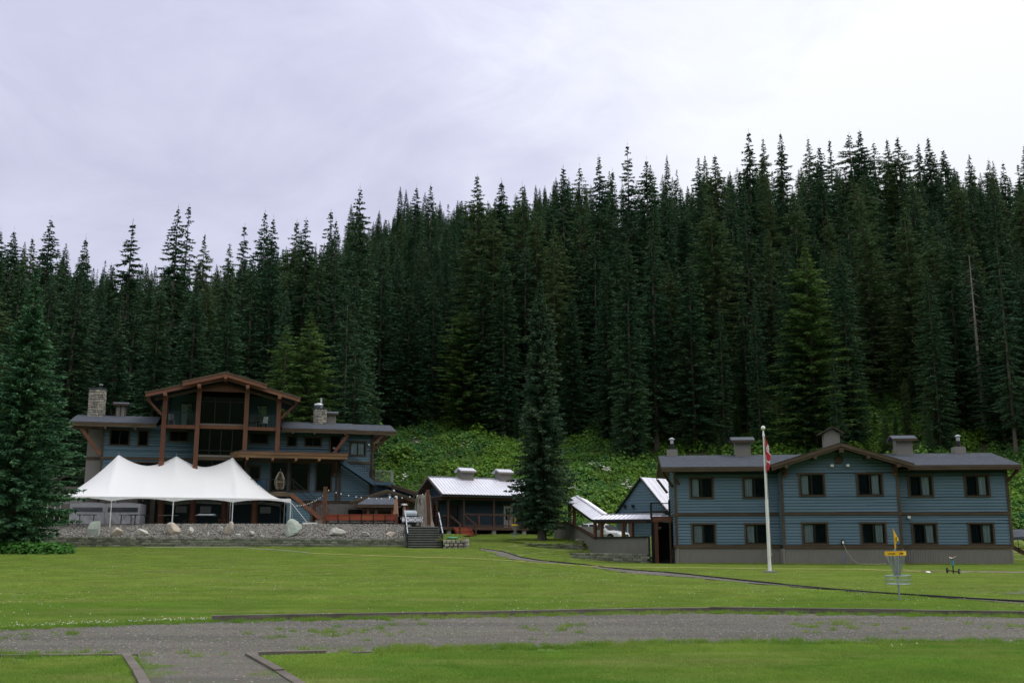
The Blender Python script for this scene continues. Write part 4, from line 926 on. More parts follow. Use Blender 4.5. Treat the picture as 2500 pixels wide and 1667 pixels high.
MB().prism([(.06, .1, 6.28), (.06, WD - .05, 6.28), (.06, 4.25, 7.2)], (.1, 0, 0)).obj('gable_wall', M['siding'], HT)
MB().prism([(20.26, .1, 6.28), (20.26, WD - .05, 6.28), (20.26, 4.25, 7.2)], (.1, 0, 0)).obj('gable_wall', M['siding'], HT)
for a, b, y in ((-.02, 6.46, 0), (6.46, 13.64, BY), (13.64, 20.42, 0)):
    part('base_board', M['trim_h'], HT, (a, b, y - .05, y + .03, 1.345, 1.55)); part('belt_board', M['trim_h'], HT, (a, b, y - .055, y + .03, 3.365, 3.535))
part('base_board', M['trim'], HT, (-.02, .035, .04, WD, 1.345, 1.55)); part('belt_board', M['trim'], HT, (-.022, .035, .04, WD, 3.365, 3.535))
for x0, y in ((0 - .03, 0), (6.47, BY), (13.47, BY), (20.27, 0)):
    for za, zb in ((1.552, 3.363), (3.537, 6.1 if y == 0 else 6.4)): part('corner_board', M['trim'], HT, (x0, x0 + .16, y - .045, y + .03, za, zb))
for za, zb in ((1.552, 3.363), (3.537, 6.25)): part('corner_board', M['trim'], HT, (-.028, .03, .032, .17, za, zb))
for i, hs in enumerate((LWIN, BWIN, RWIN)):
    for j, h in enumerate(hs):
        y = BY if i == 1 else 0; lf = (i == 0) or (i == 1 and j in (0, 2))
        cu = [(.03, .36 + .04 * (j % 3)), (.52, .97)] if lf else [(.03, .44), (.60 + .03 * (j % 2), .95)]
        window(HT, *h, y, .1, left='curtain' if lf else 'dim', right='dim' if lf else 'curtain', curt=cu)
# main roof with eaves; shingle courses, double fascia, soffit
ZE, YE, ZR, YR = 6.38, -.78, 7.52, 4.25; rs = (ZR - ZE) / (YR - YE)
m = MB(); gable_slab(m, -.78, 21.0, YE, ZE, YR, ZR, .1); gable_slab(m, -.78, 21.0, WD + .78, ZE, YR - .001, ZR, .1); m.obj('roof_deck', M['trim_h'], HT)
shingle_courses(HT, -.8, 21.02, YE - .04, ZE, YR, ZR + .0); shingle_courses(HT, -.8, 21.02, WD + .82, ZE, YR, ZR, kind='stuff')
for a, b in ((-.8, 5.9), (14.3, 21.02)):
    part('fascia_board', M['trim_h'], HT, (a, b, YE - .045, YE - .002, ZE - .12, ZE - .01)); part('fascia_board', M['trim_h'], HT, (a, b, YE - .03, YE + .0, ZE - .27, ZE - .124))
for x in (-.80, 21.0):
    for s in (0, 1):
        MB().beam((x, YE if s == 0 else WD + .78, ZE - .13), (x, YR, ZR - .13), .05, .24).obj('barge_board', M['trim'], HT)
        MB().beam((x + (.7 if x < 0 else -.7), .2 if s == 0 else WD - .2, 5.2), (x + (.05 if x < 0 else -.05), YE + .5 if s == 0 else WD + .3, 6.15), .12, .14).obj('knee_brace', M['trim'], HT)
for k_ in range(9):
    x = .4 + k_ * .0
part('soffit', M['trim_h'], HT, (-.76, 6.4, YE + .01, 0.0, ZE - .275, ZE - .255)); part('soffit', M['trim_h'], HT, (13.7, 20.98, YE + .01, 0.0, ZE - .275, ZE - .255))
MB().tube((-.05, YE + .1, 6.0), (.3, -.03, 5.35), .06, 6).obj('knee_brace', M['trim'], HT); MB().tube((20.9, YE + .1, 6.05), (20.36, -.03, 5.4), .06, 6).obj('knee_brace', M['trim'], HT)
# bay roof, gable to the front
ax, az, yf, ybk = 10.1, 7.72, BY - .95, 3.2
for sx, nm in ((-1, 0), (1, 1)):
    ex = ax + sx * 4.28; ez = 6.40; o_ = []
    MB().add([(ex, yf, ez), (ax, yf, az), (ax, ybk, az), (ex, ybk, ez), (ex, yf, ez - .1), (ax, yf, az - .1), (ax, ybk, az - .1), (ex, ybk, ez - .1)], [(0, 1, 2, 3), (7, 6, 5, 4), (0, 4, 5, 1), (1, 5, 6, 2), (2, 6, 7, 3), (3, 7, 4, 0)]).obj('bay_roof_deck', M['trim_h'], HT)
    n = 17
    for i in range(n):
        t0, t1 = i / n, min(1, (i + 1.08) / n); p0 = (ex + (ax - ex) * t0, ez + (az - ez) * t0 + .03); p1 = (ex + (ax - ex) * t1, ez + (az - ez) * t1 + .008)
        MB().add([(p0[0], yf - .03, p0[1]), (p0[0], ybk, p0[1]), (p1[0], ybk, p1[1]), (p1[0], yf - .03, p1[1]), (p0[0], yf - .03, p0[1] - .03), (p0[0], ybk, p0[1] - .03)], [(0, 1, 2, 3), (0, 4, 5, 1)]).obj('shingle_course', M['shingle'], HT)
    MB().beam((ex, yf - .03, ez - .12), (ax, yf - .03, az - .12), .05, .2).obj('barge_board', M['trim_h'], HT)
    MB().beam((ex + sx * -.05, yf + .02, ez - .28), (ax, yf + .02, az - .28), .04, .13).obj('barge_board', M['trim_h'], HT)
    for k_, fr in enumerate((.37, .78)):
        x = ax + sx * 4.28 * fr; z = az - (az - 6.4) * fr - .38
        part('purlin_end', M['trim'], HT, (x - .1, x + .1, yf - .08, BY + .02, z - .11, z + .09))
    x = ax + sx * 3.28
    part('bracket_post', M['timber'], HT, (x - .09, x + .09, BY - .24, BY - .06, 5.74, 6.32)); MB().beam((x, BY - .1, 5.85), (x, yf + .15, 6.3), .12, .12).obj('bracket_brace', M['trim'], HT)
part('ridge_beam_end', M['trim'], HT, (ax - .13, ax + .13, yf - .1, BY + .02, 7.12, 7.4))
MB().lathe([(0, 0), (.27, 0), (.27, .05), (.2, .07), (0, .07)], n=20).obj('round_vent', M['trim'], HT, loc=(10.1, BY - .0, 6.76), rot=(R(90), 0, 0))
floodlight(HT, 9.65, BY, 6.38); floodlight(HT, 10.6, BY, 6.38); floodlight(HT, 14.3, 0, 3.24)
part('wall_box', M['black'], HT, (9.95, 10.15, BY - .12, BY + .02, 1.6, 1.86)); part('socket_cover', M['whitepaint'], HT, (9.99, 10.11, BY - .14, BY - .121, 1.64, 1.8))
# roof furniture
cupola(HT, 4.8, 3.9, 7.35, .95, .9, 1.1, M['shingle'], ov=.3); cupola(HT, 15.3, 3.9, 7.35, .98, .9, 1.1, M['shingle'], ov=.3); cupola(HT, 10.75, 4.3, 7.9, .95, .9, 1.02, M['shingle'], ov=.3, front='y', rise=.42)
for x in (.12, 18.95):
    bx = part('flue_box', M['tan'], HT, (x - .36, x + .36, 3.8, 4.5, 7.2, 7.92)); flue(bx, x, 4.1, 7.92)
# stair deck beyond the right end
part('side_step', M['redwood'], HT, *[(21.4 + i * .28, 21.7 + i * .28, 1.5, 2.7, 1.35 - i * .18, 1.40 - i * .18) for i in range(6)])
MB().beam((20.5, 1.45, 1.62), (23.2, 1.45, .15), .06, .26).obj('stair_stringer', M['deckwood'], HT); MB().beam((20.5, 1.4, 2.35), (23.2, 1.4, 1.0), .05, .06).obj('stair_rail', M['black'], HT)
for i in range(6): MB().tube((20.7 + i * .5, 1.4, 2.2 - i * .26), (20.7 + i * .5, 1.4, 1.3 - i * .26), .02, 5).obj('stair_baluster', M['black'], HT)
MB().add([(20.5, 1.0, 2.02), (24.5, 1.0, 2.2), (24.5, 3.2, 2.6), (20.5, 3.2, 2.5), (20.5, 1.0, 1.84), (24.5, 1.0, 2.0), (24.5, 3.2, 2.4), (20.5, 3.2, 2.3)], [(0, 1, 2, 3), (7, 6, 5, 4), (0, 4, 5, 1), (1, 5, 6, 2), (2, 6, 7, 3), (3, 7, 4, 0)]).obj('side_porch_roof', M['shingle'], HT)

# entry porch at its left end: dark recess, red brown posts, railed deck on top
EP = thing('entry_porch', 'dark recessed side entrance with black railing at the left of the guest building', 'porch', (9.3, 69.6, 0), R(-6))
z0 = .0
part('post', M['timber'], EP, (.22, .47, .02, .27, z0, 3.05)); part('post', M['black'], EP, (.0, .1, .0, .1, z0, 4.3)); part('post', M['black'], EP, (.12, .18, .02, .08, z0, 3.2)); part('post', M['trim'], EP, (1.2, 1.32, .02, .2, z0, 3.05))
part('header_beam', M['timber_h'], EP, (.1, 1.36, .0, .2, 3.06, 3.36)); part('deck_board', M['deckwood'], EP, (.0, 1.4, .0, 2.2, 3.365, 3.42))
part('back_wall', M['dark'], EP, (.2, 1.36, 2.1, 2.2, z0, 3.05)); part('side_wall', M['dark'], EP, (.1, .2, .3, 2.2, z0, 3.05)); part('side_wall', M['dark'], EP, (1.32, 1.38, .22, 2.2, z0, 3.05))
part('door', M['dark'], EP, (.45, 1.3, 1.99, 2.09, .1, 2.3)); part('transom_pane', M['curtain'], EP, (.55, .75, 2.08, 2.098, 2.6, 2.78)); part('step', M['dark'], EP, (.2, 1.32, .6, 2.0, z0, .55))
rl = MB(); rl.box(.0, 1.2, .0, .05, 4.26, 4.32); rl.obj('rail', M['black'], EP)
part('rail', M['black'], EP, (.0, 1.2, .0, .04, 3.5, 3.54)); part('post', M['black'], EP, (1.18, 1.32, -.02, .14, 3.43, 4.5))
for i in range(9): part('baluster', M['black'], EP, (.16 + i * .115, .18 + i * .115, .01, .03, 3.54, 4.26))
for i in range(14): part('baluster', M['black'], EP, (.01, .03, .2 + i * .14, .22 + i * .14, 3.43, 4.26))
part('rail', M['black'], EP, (.0, .05, .06, 2.2, 4.26, 4.32))
MB().tube((.06, -.03, .1), (.06, -.03, 3.3), .035, 8).obj('downpipe', M['black'], EP)
bpy.context.view_layer.update()
# ------------------------------------------------------------------ covered walkway with parged wall, sloping roof
CW = thing('covered_walkway', 'covered walkway with pale metal roof over a grey wall beside the guest building', 'walkway', (6.2, 78, 0))
def L3(x, y, z): return (x - 6.2, y - 78, z)
A_, B_, C_ = (4.68, 85, 2.2), (6.28, 78, .9), (9.47, 72.6, .8)
def wseg(p, q, zt0, zt1, nm='wall_panel', mat='parge'):
    n = 3
    for i in range(n):
        t0, t1 = i / n, (i + 1) / n; a = Vector((p[0] + (q[0] - p[0]) * t0, p[1] + (q[1] - p[1]) * t0, 0)); b = Vector((p[0] + (q[0] - p[0]) * t1, p[1] + (q[1] - p[1]) * t1, 0)); d = (b - a).normalized(); nn = Vector((-d.y, d.x, 0)) * .2
        za, zb = zt0 + (zt1 - zt0) * t0, zt0 + (zt1 - zt0) * t1; a2 = a + d * .004; b2 = b - d * .004; z0_ = p[2] - 1.5
        vs = [(a2.x, a2.y, z0_), (b2.x, b2.y, z0_), (b2.x + nn.x, b2.y + nn.y, z0_), (a2.x + nn.x, a2.y + nn.y, z0_), (a2.x, a2.y, za), (b2.x, b2.y, zb), (b2.x + nn.x, b2.y + nn.y, zb), (a2.x + nn.x, a2.y + nn.y, za)]
        MB().add([L3(*v) for v in vs], [(0, 3, 2, 1), (4, 5, 6, 7), (0, 1, 5, 4), (1, 2, 6, 5), (2, 3, 7, 6), (3, 0, 4, 7)]).obj(nm, M[mat], CW)
D_ = (3.6, 89.5, 2.2)
wseg(D_, A_, 3.33, 3.31); wseg(A_, B_, 3.31, 2.03); wseg(B_, C_, 2.03, 2.06)
for p, q, za, zb in ((A_, B_, 3.35, 2.07), (B_, C_, 2.07, 2.10), (D_, A_, 3.37, 3.35)): MB().beam(L3(p[0], p[1] + .08, za), L3(q[0], q[1] + .08, zb), .3, .09).obj('wall_cap', M['black'] if p is B_ else M['deckwood'], CW)
MB().beam(L3(A_[0], A_[1] - .05, 3.23), L3(B_[0], B_[1] - .05, 1.95), .05, .12).obj('stair_trim', M['deckwood'], CW)
# posts: (fraction along a segment)
def lerp(p, q, t): return (p[0] + (q[0] - p[0]) * t, p[1] + (q[1] - p[1]) * t)
for p, q, t, zb, zt in ((A_, B_, .02, 3.3, 4.95), (A_, B_, .98, 2.05, 3.2), (B_, C_, .12, 2.05, 3.2), (B_, C_, .55, 2.05, 3.2), (B_, C_, .72, 2.05, 3.2), (A_, B_, .22, 2.9, 4.6)):
    x, y = lerp(p, q, t); MB().box(-.1, .1, -.1, .1, zb, zt).obj('post', M['timber'], CW, loc=L3(x, y + .1, 0), rot=(0, 0, R(-58)))
for t, s in ((.12, -1), (.12, 1), (.55, 1), (.72, -1)):
    x, y = lerp(B_, C_, t); d = Vector((C_[0] - B_[0], C_[1] - B_[1], 0)).normalized() * s
    pts_ = [L3(x + d.x * .5 * math.sin(k / 5 * 1.57) , y + .1 + d.y * .5 * math.sin(k / 5 * 1.57), 3.18 - .75 * (1 - k / 5) ** .7 * 1) for k in range(6)]
    pts_ = [L3(x + d.x * .5 * (k / 5) ** 2, y + .1 + d.y * .5 * (k / 5) ** 2, 2.45 + .75 * k / 5) for k in range(6)]
    mm = MB()
    for u, v in zip(pts_, pts_[1:]): mm.beam(u, v, .08, .1)
    mm.obj('curved_brace', M['timber'], CW)
# far row of posts and beams
for p, q, za, zb in ((A_, B_, 4.95, 3.24), (B_, C_, 3.24, 3.17)):
    for off in (0, 1.3):
        d = Vector((q[0] - p[0], q[1] - p[1], 0)).normalized(); nn = Vector((-d.y, d.x, 0)) * off
        MB().beam(L3(p[0] + nn.x, p[1] + nn.y + .1, za), L3(q[0] + nn.x, q[1] + nn.y + .1, zb), .16, .24).obj('eave_beam', M['timber'], CW)
def roofstrip(p, q, zp, zq, width, rise, nm, npan, hipend=False):
    d = Vector((q[0] - p[0], q[1] - p[1], 0)).normalized(); nn = Vector((-d.y, d.x, 0)); e = -.28
    P0 = Vector((p[0], p[1], zp)) + nn * e; Q0 = Vector((q[0], q[1], zq)) + nn * e
    P1 = Vector((p[0], p[1], zp + rise)) + nn * width / 2; Q1 = Vector((q[0], q[1], zq + rise)) + nn * width / 2 - (d * .6 if hipend else Vector())
    P2 = Vector((p[0], p[1], zp)) + nn * (width - e); Q2 = Vector((q[0], q[1], zq)) + nn * (width - e)
    for (a, b, c, e2) in ((P0, Q0, Q1, P1), (P1, Q1, Q2, P2)):
        for i in range(npan):
            t0, t1 = i / npan, (i + 1) / npan; n3 = (b - a).cross(e2 - a).normalized(); n3 = n3 if n3.z > 0 else -n3
            lo0, lo1 = a.lerp(b, t0), a.lerp(b, t1); hi0, hi1 = e2.lerp(c, t0), e2.lerp(c, t1); m = MB(); r_ = .03
            q0, q1 = lo0.lerp(lo1, .04), hi0.lerp(hi1, .04); q2, q3 = lo0.lerp(lo1, .1), hi0.lerp(hi1, .1)
            vs = [lo0, hi0, q0 + n3 * r_, q1 + n3 * r_, q2, q3, lo1, hi1]; vs2 = [lo0 - n3 * .03, hi0 - n3 * .03, hi1 - n3 * .03, lo1 - n3 * .03]
            m.add([L3(*v) for v in vs + vs2], [(0, 2, 3, 1), (2, 4, 5, 3), (4, 6, 7, 5), (8, 9, 10, 11), (0, 8, 11, 6), (1, 7, 10, 9)]).obj(nm, M['metalroof'], CW)
    MB().beam(L3(*(P0 - nn * .02 - Vector((0, 0, .09)))), L3(*(Q0 - nn * .02 - Vector((0, 0, .09)))), .05, .16).obj('fascia', M['black'], CW)
    MB().beam(L3(*(P1 + Vector((0, 0, .02)))), L3(*(Q1 + Vector((0, 0, .02)))), .22, .03).obj('ridge_cap', M['metalroof'], CW)
    if hipend:
        n3 = 1
        MB().add([L3(*Q0), L3(*(Q2)), L3(*Q1)], [(0, 1, 2)]).obj('roof_sheet', M['metalroof'], CW)
roofstrip(A_, B_, 5.10, 3.40, 1.3, .38, 'roof_sheet', 16); roofstrip(B_, (10.35, 71.6), 3.40, 3.30, 1.3, .38, 'roof_sheet', 14, True)
# stair seen through the opening
for i in range(8):
    x, y = lerp(A_, B_, i / 8 + .05); MB().box(0, 1.7, -.18, .18, 3.0 - i * .165 - .2, 3.0 - i * .165).obj('tread', M['conc'], CW, loc=L3(x + .2, y + .3, 0), rot=(0, 0, R(18)))

# ------------------------------------------------------------------ garage behind it
GA = thing('garage', 'blue gabled outbuilding with ribbed metal roof behind the covered walkway', 'garage', (9.95, 99.6, 0), R(-44))
gw, gd, ge, gr = 6.3, 9.0, 4.4, 7.75
gt = lambda x: gr - abs(x - gw / 2) * (gr - ge) / (gw / 2) - .1
wallcore(GA, .05, gw - .05, 1.5, ge, [], .05); part('wall', M['wallcore'], GA, (.05, .2, .2, gd, 1.5, ge), (gw - .2, gw - .05, .2, gd, 1.5, ge))
MB().prism([(.05, .06, ge), (gw - .05, .06, ge), (gw / 2, .06, gr - .12)], (0, .1, 0)).obj('gable_wall', M['wallcore'], GA)
siding(GA, .05, gw - .05, 1.7, gr - .15, [], .05, expo=.26, top=gt, seg=5)
siding(GA, .1, gd, 1.7, ge, [], .05, expo=.26, axis='y', single=False)
m = MB()
for sx in (-1, 1):
    ex = gw / 2 + sx * (gw / 2 + .15); m.add([(ex, -.2, ge - .16), (gw / 2, -.2, gr), (gw / 2, gd + .2, gr), (ex, gd + .2, ge - .16), (ex, -.2, ge - .26), (gw / 2, -.2, gr - .1), (gw / 2, gd + .2, gr - .1), (ex, gd + .2, ge - .26)], [(0, 1, 2, 3), (7, 6, 5, 4), (0, 4, 5, 1), (1, 5, 6, 2), (2, 6, 7, 3), (3, 7, 4, 0)])
    n = 11
    for i in range(n):
        y0, y1 = -.22 + (gd + .4) * i / n, -.22 + (gd + .4) * (i + 1) / n; s = MB(); nzx = (gr - ge + .16); nl = math.hypot(nzx, gw / 2 + .15); nx_, nz_ = sx * nzx / nl, (gw / 2 + .15) / nl
        vs = []
        for u, h in ((y0, .012), (y0 + .06, .012), (y0 + .085, .05), (y0 + .115, .05), (y0 + .14, .012), (y0 + .5, .012), (y0 + .53, .03), (y0 + .56, .012), (y1, .012)):
            vs += [(ex + nx_ * h, u, ge - .16 + nz_ * h), (gw / 2 + nx_ * h, u, gr + nz_ * h)]
        s.add(vs, [(2 * k, 2 * k + 2, 2 * k + 3, 2 * k + 1) for k in range(8)]).obj('roof_sheet', M['metalroof'], GA)
m.obj('roof_deck', M['black'], GA)
MB().beam((-.15, -.16, ge - .2), (gw / 2, -.16, gr - .04), .06, .14).obj('barge_board', M['black'], GA); MB().beam((gw + .15, -.16, ge - .2), (gw / 2, -.16, gr - .04), .06, .14).obj('barge_board', M['black'], GA)
MB().add([(.2, -1.0, 4.15), (gw + .2, -1.0, 4.55), (gw + .2, .02, 4.75), (.2, .02, 4.35), (.2, -1.0, 4.05), (gw + .2, -1.0, 4.45)], [(0, 1, 2, 3), (0, 4, 5, 1)]).obj('lean_to_roof', M['black'], GA)
for x in (1.2, 2.15): MB().lathe([(0, 0), (.12, 0), (.14, .25), (0, .28)], n=10).obj('wall_lamp', M['black'], GA, loc=(x, -.12, 4.95))
part('corner_board', M['whitepaint'], GA, (1.4, 1.5, -.06, .02, 1.5, 4.0))

# ------------------------------------------------------------------ parked car
CAR = thing('parked_car', 'white station wagon parked behind the grey parged wall of the walkway', 'car', (8.0, 92.2, 1.72), R(-38))
def carbody():
    # stations along x (rear -> front): x, half width, belt z, roof z (roof z None = no cabin)
    st = [(-2.38, .74, .95, 1.0), (-2.2, .86, 1.0, 1.42), (-1.6, .9, 1.02, 1.62), (-.8, .92, 1.01, 1.67), (0, .92, .99, 1.66), (.55, .92, .97, 1.5), (1.15, .91, .95, 1.05), (1.3, .91, .93, .99), (1.9, .89, .87, .91), (2.25, .82, .78, .82), (2.42, .66, .6, .66)]
    m = MB(); vs = []; K = 13
    for x, w_, b, r in st:
        cw_ = w_ * .74 if r - b > .15 else w_ * .8
        prof = [(-w_ * .96, .22), (-w_, .45), (-w_ * .99, b - .1), (-w_ * .95, b), (-cw_ - .04, b + (r - b) * .75), (-cw_ * .85, r - .03), (0, r + .02)]
        prof += [(-p, z) for p, z in prof[:-1][::-1]]
        vs += [(x, p, z) for p, z in prof]
    fs = [(i * K + j, i * K + j + 1, (i + 1) * K + j + 1, (i + 1) * K + j) for i in range(len(st) - 1) for j in range(K - 1)]
    fs += [tuple(range(K))[::-1], tuple(range((len(st) - 1) * K, len(st) * K))]
    fs += [(i * K, (i + 1) * K, (i + 2) * K - 1, (i + 1) * K - 1) for i in range(len(st) - 1)]
    return m.add(vs, fs)
carbody().obj('body', M['carpaint'], CAR, smooth=True)
for s in (-1, 1):
    m = MB(); y = s * .80
    for a, b in ((-1.75, -.98), (-.92, -.12), (-.06, .72)):
        zt = 1.54 if b < .5 else 1.34; m.add([(a, s * .915, 1.03), (b, s * .915, 1.01), (b - .02, s * .74, 1.55 if b < .5 else 1.36), (a + .04, s * .735, 1.56)], [(0, 1, 2, 3)])
    m.obj('side_window', M['black'], CAR)
    MB().box(.72, .86, s * .93 - .09, s * .93 + .09, 1.0, 1.14).obj('mirror', M['carpaint'], CAR)
    MB().add([(2.05, s * .88, .66), (2.33, s * .70, .62), (2.30, s * .68, .78), (1.95, s * .89, .82)], [(0, 1, 2, 3)]).obj('headlight', M['lens'], CAR)
    MB().box(2.25, 2.38, s * .62 - .1, s * .62 + .1, .36, .48).obj('fog_lamp', M['black'], CAR)
    MB().tube((-1.7, s * .62, 1.70), (.2, s * .62, 1.69), .02, 6).obj('roof_rail', M['steel'], CAR)
    for x in (-1.42, 1.4):
        w_ = MB().lathe([(.2, -.11), (.33, -.11), (.345, -.06), (.345, .06), (.33, .11), (.2, .11)], n=22).obj('wheel', M['tyre'], CAR, loc=(x, s * .83, .335), rot=(R(90), 0, 0))
        MB().lathe([(0, -.06), (.2, -.1), (.2, .1), (0, .06)], n=12).obj('rim', M['steel'], w_)
        MB().lathe([(.30, 0), (.40, 0), (.40, .06), (.3, .06)], n=22).obj('wheel_arch', M['black'], CAR, loc=(x, s * .885, .36), rot=(R(90 if s < 0 else -90), 0, 0))
MB().add([(.62, -.72, 1.47), (.62, .72, 1.47), (1.2, .80, 1.06), (1.2, -.80, 1.06)], [(0, 1, 2, 3)]).obj('windscreen', M['black'], CAR, loc=(.03, 0, .03))
g = MB().box(2.34, 2.45, -.42, .42, .50, .70); g.obj('grille', M['black'], CAR)
MB().ring((2.45, 0, .60), .1, .012, 14, 'x').obj('grille_badge', M['chrome'], CAR)
for k in range(4): MB().box(2.45, 2.46, -.40, .40, .525 + k * .045, .535 + k * .045).obj('grille_bar', M['chrome'], CAR)

# ------------------------------------------------------------------ metal roofed cabin
CB = thing('cabin', 'single storey blue cabin with pale ribbed metal roof and red brown porch', 'cabin', (-6.06, 90, 0), R(28))
CL = 12.2
# frame: x along eave, y back. eave y=0 z 5.85, ridge y 3.2 z 7.5, back eave 6.4
m = MB(); gable_slab(m, 0, CL, 0, 5.84, 3.2, 7.5, .12); gable_slab(m, 0, CL, 6.4, 5.84, 3.199, 7.5, .12); m.obj('roof_deck', M['trim_h'], CB)
metal_roof(CB, -.02, CL + .02, -.05, 5.86, 3.2, 7.52); metal_roof(CB, -.02, CL + .02, 6.45, 5.86, 3.2, 7.52, 'roof_panel')
part('ridge_cap', M['metalroof'], CB, (-.03, CL + .03, 3.05, 3.35, 7.545, 7.57)); part('gutter', M['black'], CB, (-.02, CL + .02, -.16, -.06, 5.66, 5.83))
for ya in (-.05, 6.45): MB().beam((-.04, ya, 5.77), (-.04, 3.2, 7.43), .05, .2).obj('barge_board', M['tanpanel'], CB); MB().beam((CL + .04, ya, 5.77), (CL + .04, 3.2, 7.43), .05, .2).obj('barge_board', M['tanpanel'], CB)
MB().prism([(.9, .25, 5.7), (.9, 6.15, 5.7), (.9, 3.2, 7.25)], (.1, 0, 0)).obj('gable_wall', M['wallcore'], CB)
ctop = lambda y: 7.25 - abs(y - 3.2) * .515
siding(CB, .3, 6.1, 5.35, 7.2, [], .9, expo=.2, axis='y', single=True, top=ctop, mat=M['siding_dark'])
part('soffit', M['tanpanel'], CB, (.0, CL, .02, 2.5, 5.64, 5.68))
DZ = 3.06
wallcore(CB, .9, CL - .3, DZ - .3, 5.7, [(1.97, 2.75, DZ, 5.05), (7.45, 8.2, DZ, 4.95)], 2.65); part('wall', M['wallcore'], CB, (.95, 1.08, 2.8, 6.1, DZ - .3, 5.7), (CL - .4, CL - .3, 2.8, 6.1, DZ - .3, 5.7), (.95, CL - .3, 6.0, 6.1, DZ - .3, 5.7))
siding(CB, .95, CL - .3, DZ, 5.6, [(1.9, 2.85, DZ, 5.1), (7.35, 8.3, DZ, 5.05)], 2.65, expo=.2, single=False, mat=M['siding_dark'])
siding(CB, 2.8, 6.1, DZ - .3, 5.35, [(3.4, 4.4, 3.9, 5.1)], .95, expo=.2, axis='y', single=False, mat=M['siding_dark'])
part('side_window', M['black'], CB, (.9, .94, 3.4, 4.4, 3.9, 5.1))
# door left (dark), door right (white with glazing)
part('door_frame', M['trim'], CB, (1.9, 2.0, 2.56, 2.68, DZ, 5.1), (2.75, 2.85, 2.56, 2.68, DZ, 5.1), (2.0, 2.75, 2.56, 2.68, 5.0, 5.1))
part('door', M['black'], CB, (2.0, 2.75, 2.64, 2.7, DZ, 5.0))
wd = part('door_frame', M['whitepaint'], CB, (7.37, 7.46, 2.55, 2.68, DZ, 5.05), (8.2, 8.29, 2.55, 2.68, DZ, 5.05), (7.46, 8.2, 2.55, 2.68, 4.96, 5.05))
dr = part('door', M['whitepaint'], CB, (7.46, 7.58, 2.62, 2.68, DZ, 4.95), (8.08, 8.2, 2.62, 2.68, DZ, 4.95), (7.58, 8.08, 2.62, 2.68, DZ, 3.75), (7.58, 8.08, 2.62, 2.68, 4.8, 4.95), (7.82, 7.84, 2.625, 2.675, 3.75, 4.8), (7.58, 7.82, 2.625, 2.675, 4.26, 4.28), (7.84, 8.08, 2.625, 2.675, 4.26, 4.28))
part('pane', M['glass'], dr, (7.58, 8.08, 2.645, 2.65, 3.75, 4.8)); MB().tube((8.12, 2.6, 4.0), (8.12, 2.54, 4.0), .03, 8).obj('door_knob', M['steel'], dr)
# porch floor, posts, rail
for i in range(14): part('deck_board', M['deckwood'], CB, (.2, CL - .2, .42 + i * .155, .42 + i * .155 + .148, DZ - .04, DZ))
part('rim_joist', M['deckwood'], CB, (.2, CL - .2, .36, .415, DZ - .27, DZ + .005)); part('rim_joist', M['deckwood'], CB, (.145, .198, .36, 2.6, DZ - .27, DZ))
PX = [.82, 2.34, 5.3, 8.37, 11.5]
for x in PX: part('post', M['deckwood'], CB, (x - .08, x + .08, .5, .66, DZ + .001, 5.63))
for y in (1.6, 2.62): part('post', M['timber'], CB, (.16, .32, y, y + .16, DZ + .001, 5.63))
part('porch_beam', M['deckwood'], CB, (.1, CL - .2, .46, .70, 5.40, 5.62)); part('porch_beam', M['deckwood'], CB, (.14, .34, .71, 2.7, 5.42, 5.62))
for a, b in zip(PX[1:], PX[2:]):
    part('top_rail', M['deckwood'], CB, (a + .081, b - .081, .53, .62, DZ + 1.02, DZ + 1.16)); part('rail', M['black'], CB, (a + .081, b - .081, .55, .60, DZ + .93, DZ + .97)); part('bottom_rail', M['deckwood'], CB, (a + .081, b - .081, .54, .62, DZ + .07, DZ + .17))
    mx_ = (a + b) / 2; part('rail_post', M['timber'], CB, (mx_ - .07, mx_ + .07, .505, .529, DZ + .001, DZ + 1.0))
    n = int((b - a - .2) / .125)
    for i in range(n): x = a + .12 + (b - a - .24) * i / (n - 1); part('baluster', M['black'], CB, (x - .009, x + .009, .565, .583, DZ + .17, DZ + .93))
part('rail', M['deckwood'], CB, (.2, .28, .68, 2.6, DZ + .9, DZ + 1.0)); part('rail_panel', M['dark'], CB, (.25, .27, .68, 2.6, DZ + .02, DZ + .9)); part('rail', M['deckwood'], CB, (.3, .73, .55, .62, DZ + .9, DZ + 1.0)); part('rail_panel', M['dark'], CB, (.3, .73, .58, .6, DZ + .02, DZ + .9))
for x in (.9, 5.3, 8.37, 11.4): m = MB(); m.add([(x - .22, .4, 1.7), (x + .22, .4, 1.7), (x + .22, .84, 1.7), (x - .22, .84, 1.7), (x - .17, .45, DZ - .275), (x + .17, .45, DZ - .275), (x + .17, .79, DZ - .275), (x - .17, .79, DZ - .275)], [(0, 1, 5, 4), (1, 2, 6, 5), (2, 3, 7, 6), (3, 0, 4, 7), (4, 5, 6, 7)]); m.obj('concrete_pier', M['conc'], CB)
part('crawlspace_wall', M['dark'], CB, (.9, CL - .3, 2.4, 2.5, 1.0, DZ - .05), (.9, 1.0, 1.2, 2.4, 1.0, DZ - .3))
for i in range(4): part('step', M['redwood'], CB, (1.35, 2.75, .36 - (i + 1) * .27, .36 - i * .27 - .01, DZ - (i + 1) * .17 - .05, DZ - (i + 1) * .17))
for i in range(4): part('step_riser', M['redwood'], CB, (1.4, 2.7, .33 - i * .27, .35 - i * .27, DZ - (i + 1) * .17 - .0, DZ - i * .17 - .05))
for x in (1.3, 2.78): MB().beam((x, .4, DZ - .12), (x, -.75, DZ - .85), .05, .25).obj('stringer', M['redwood'], CB)
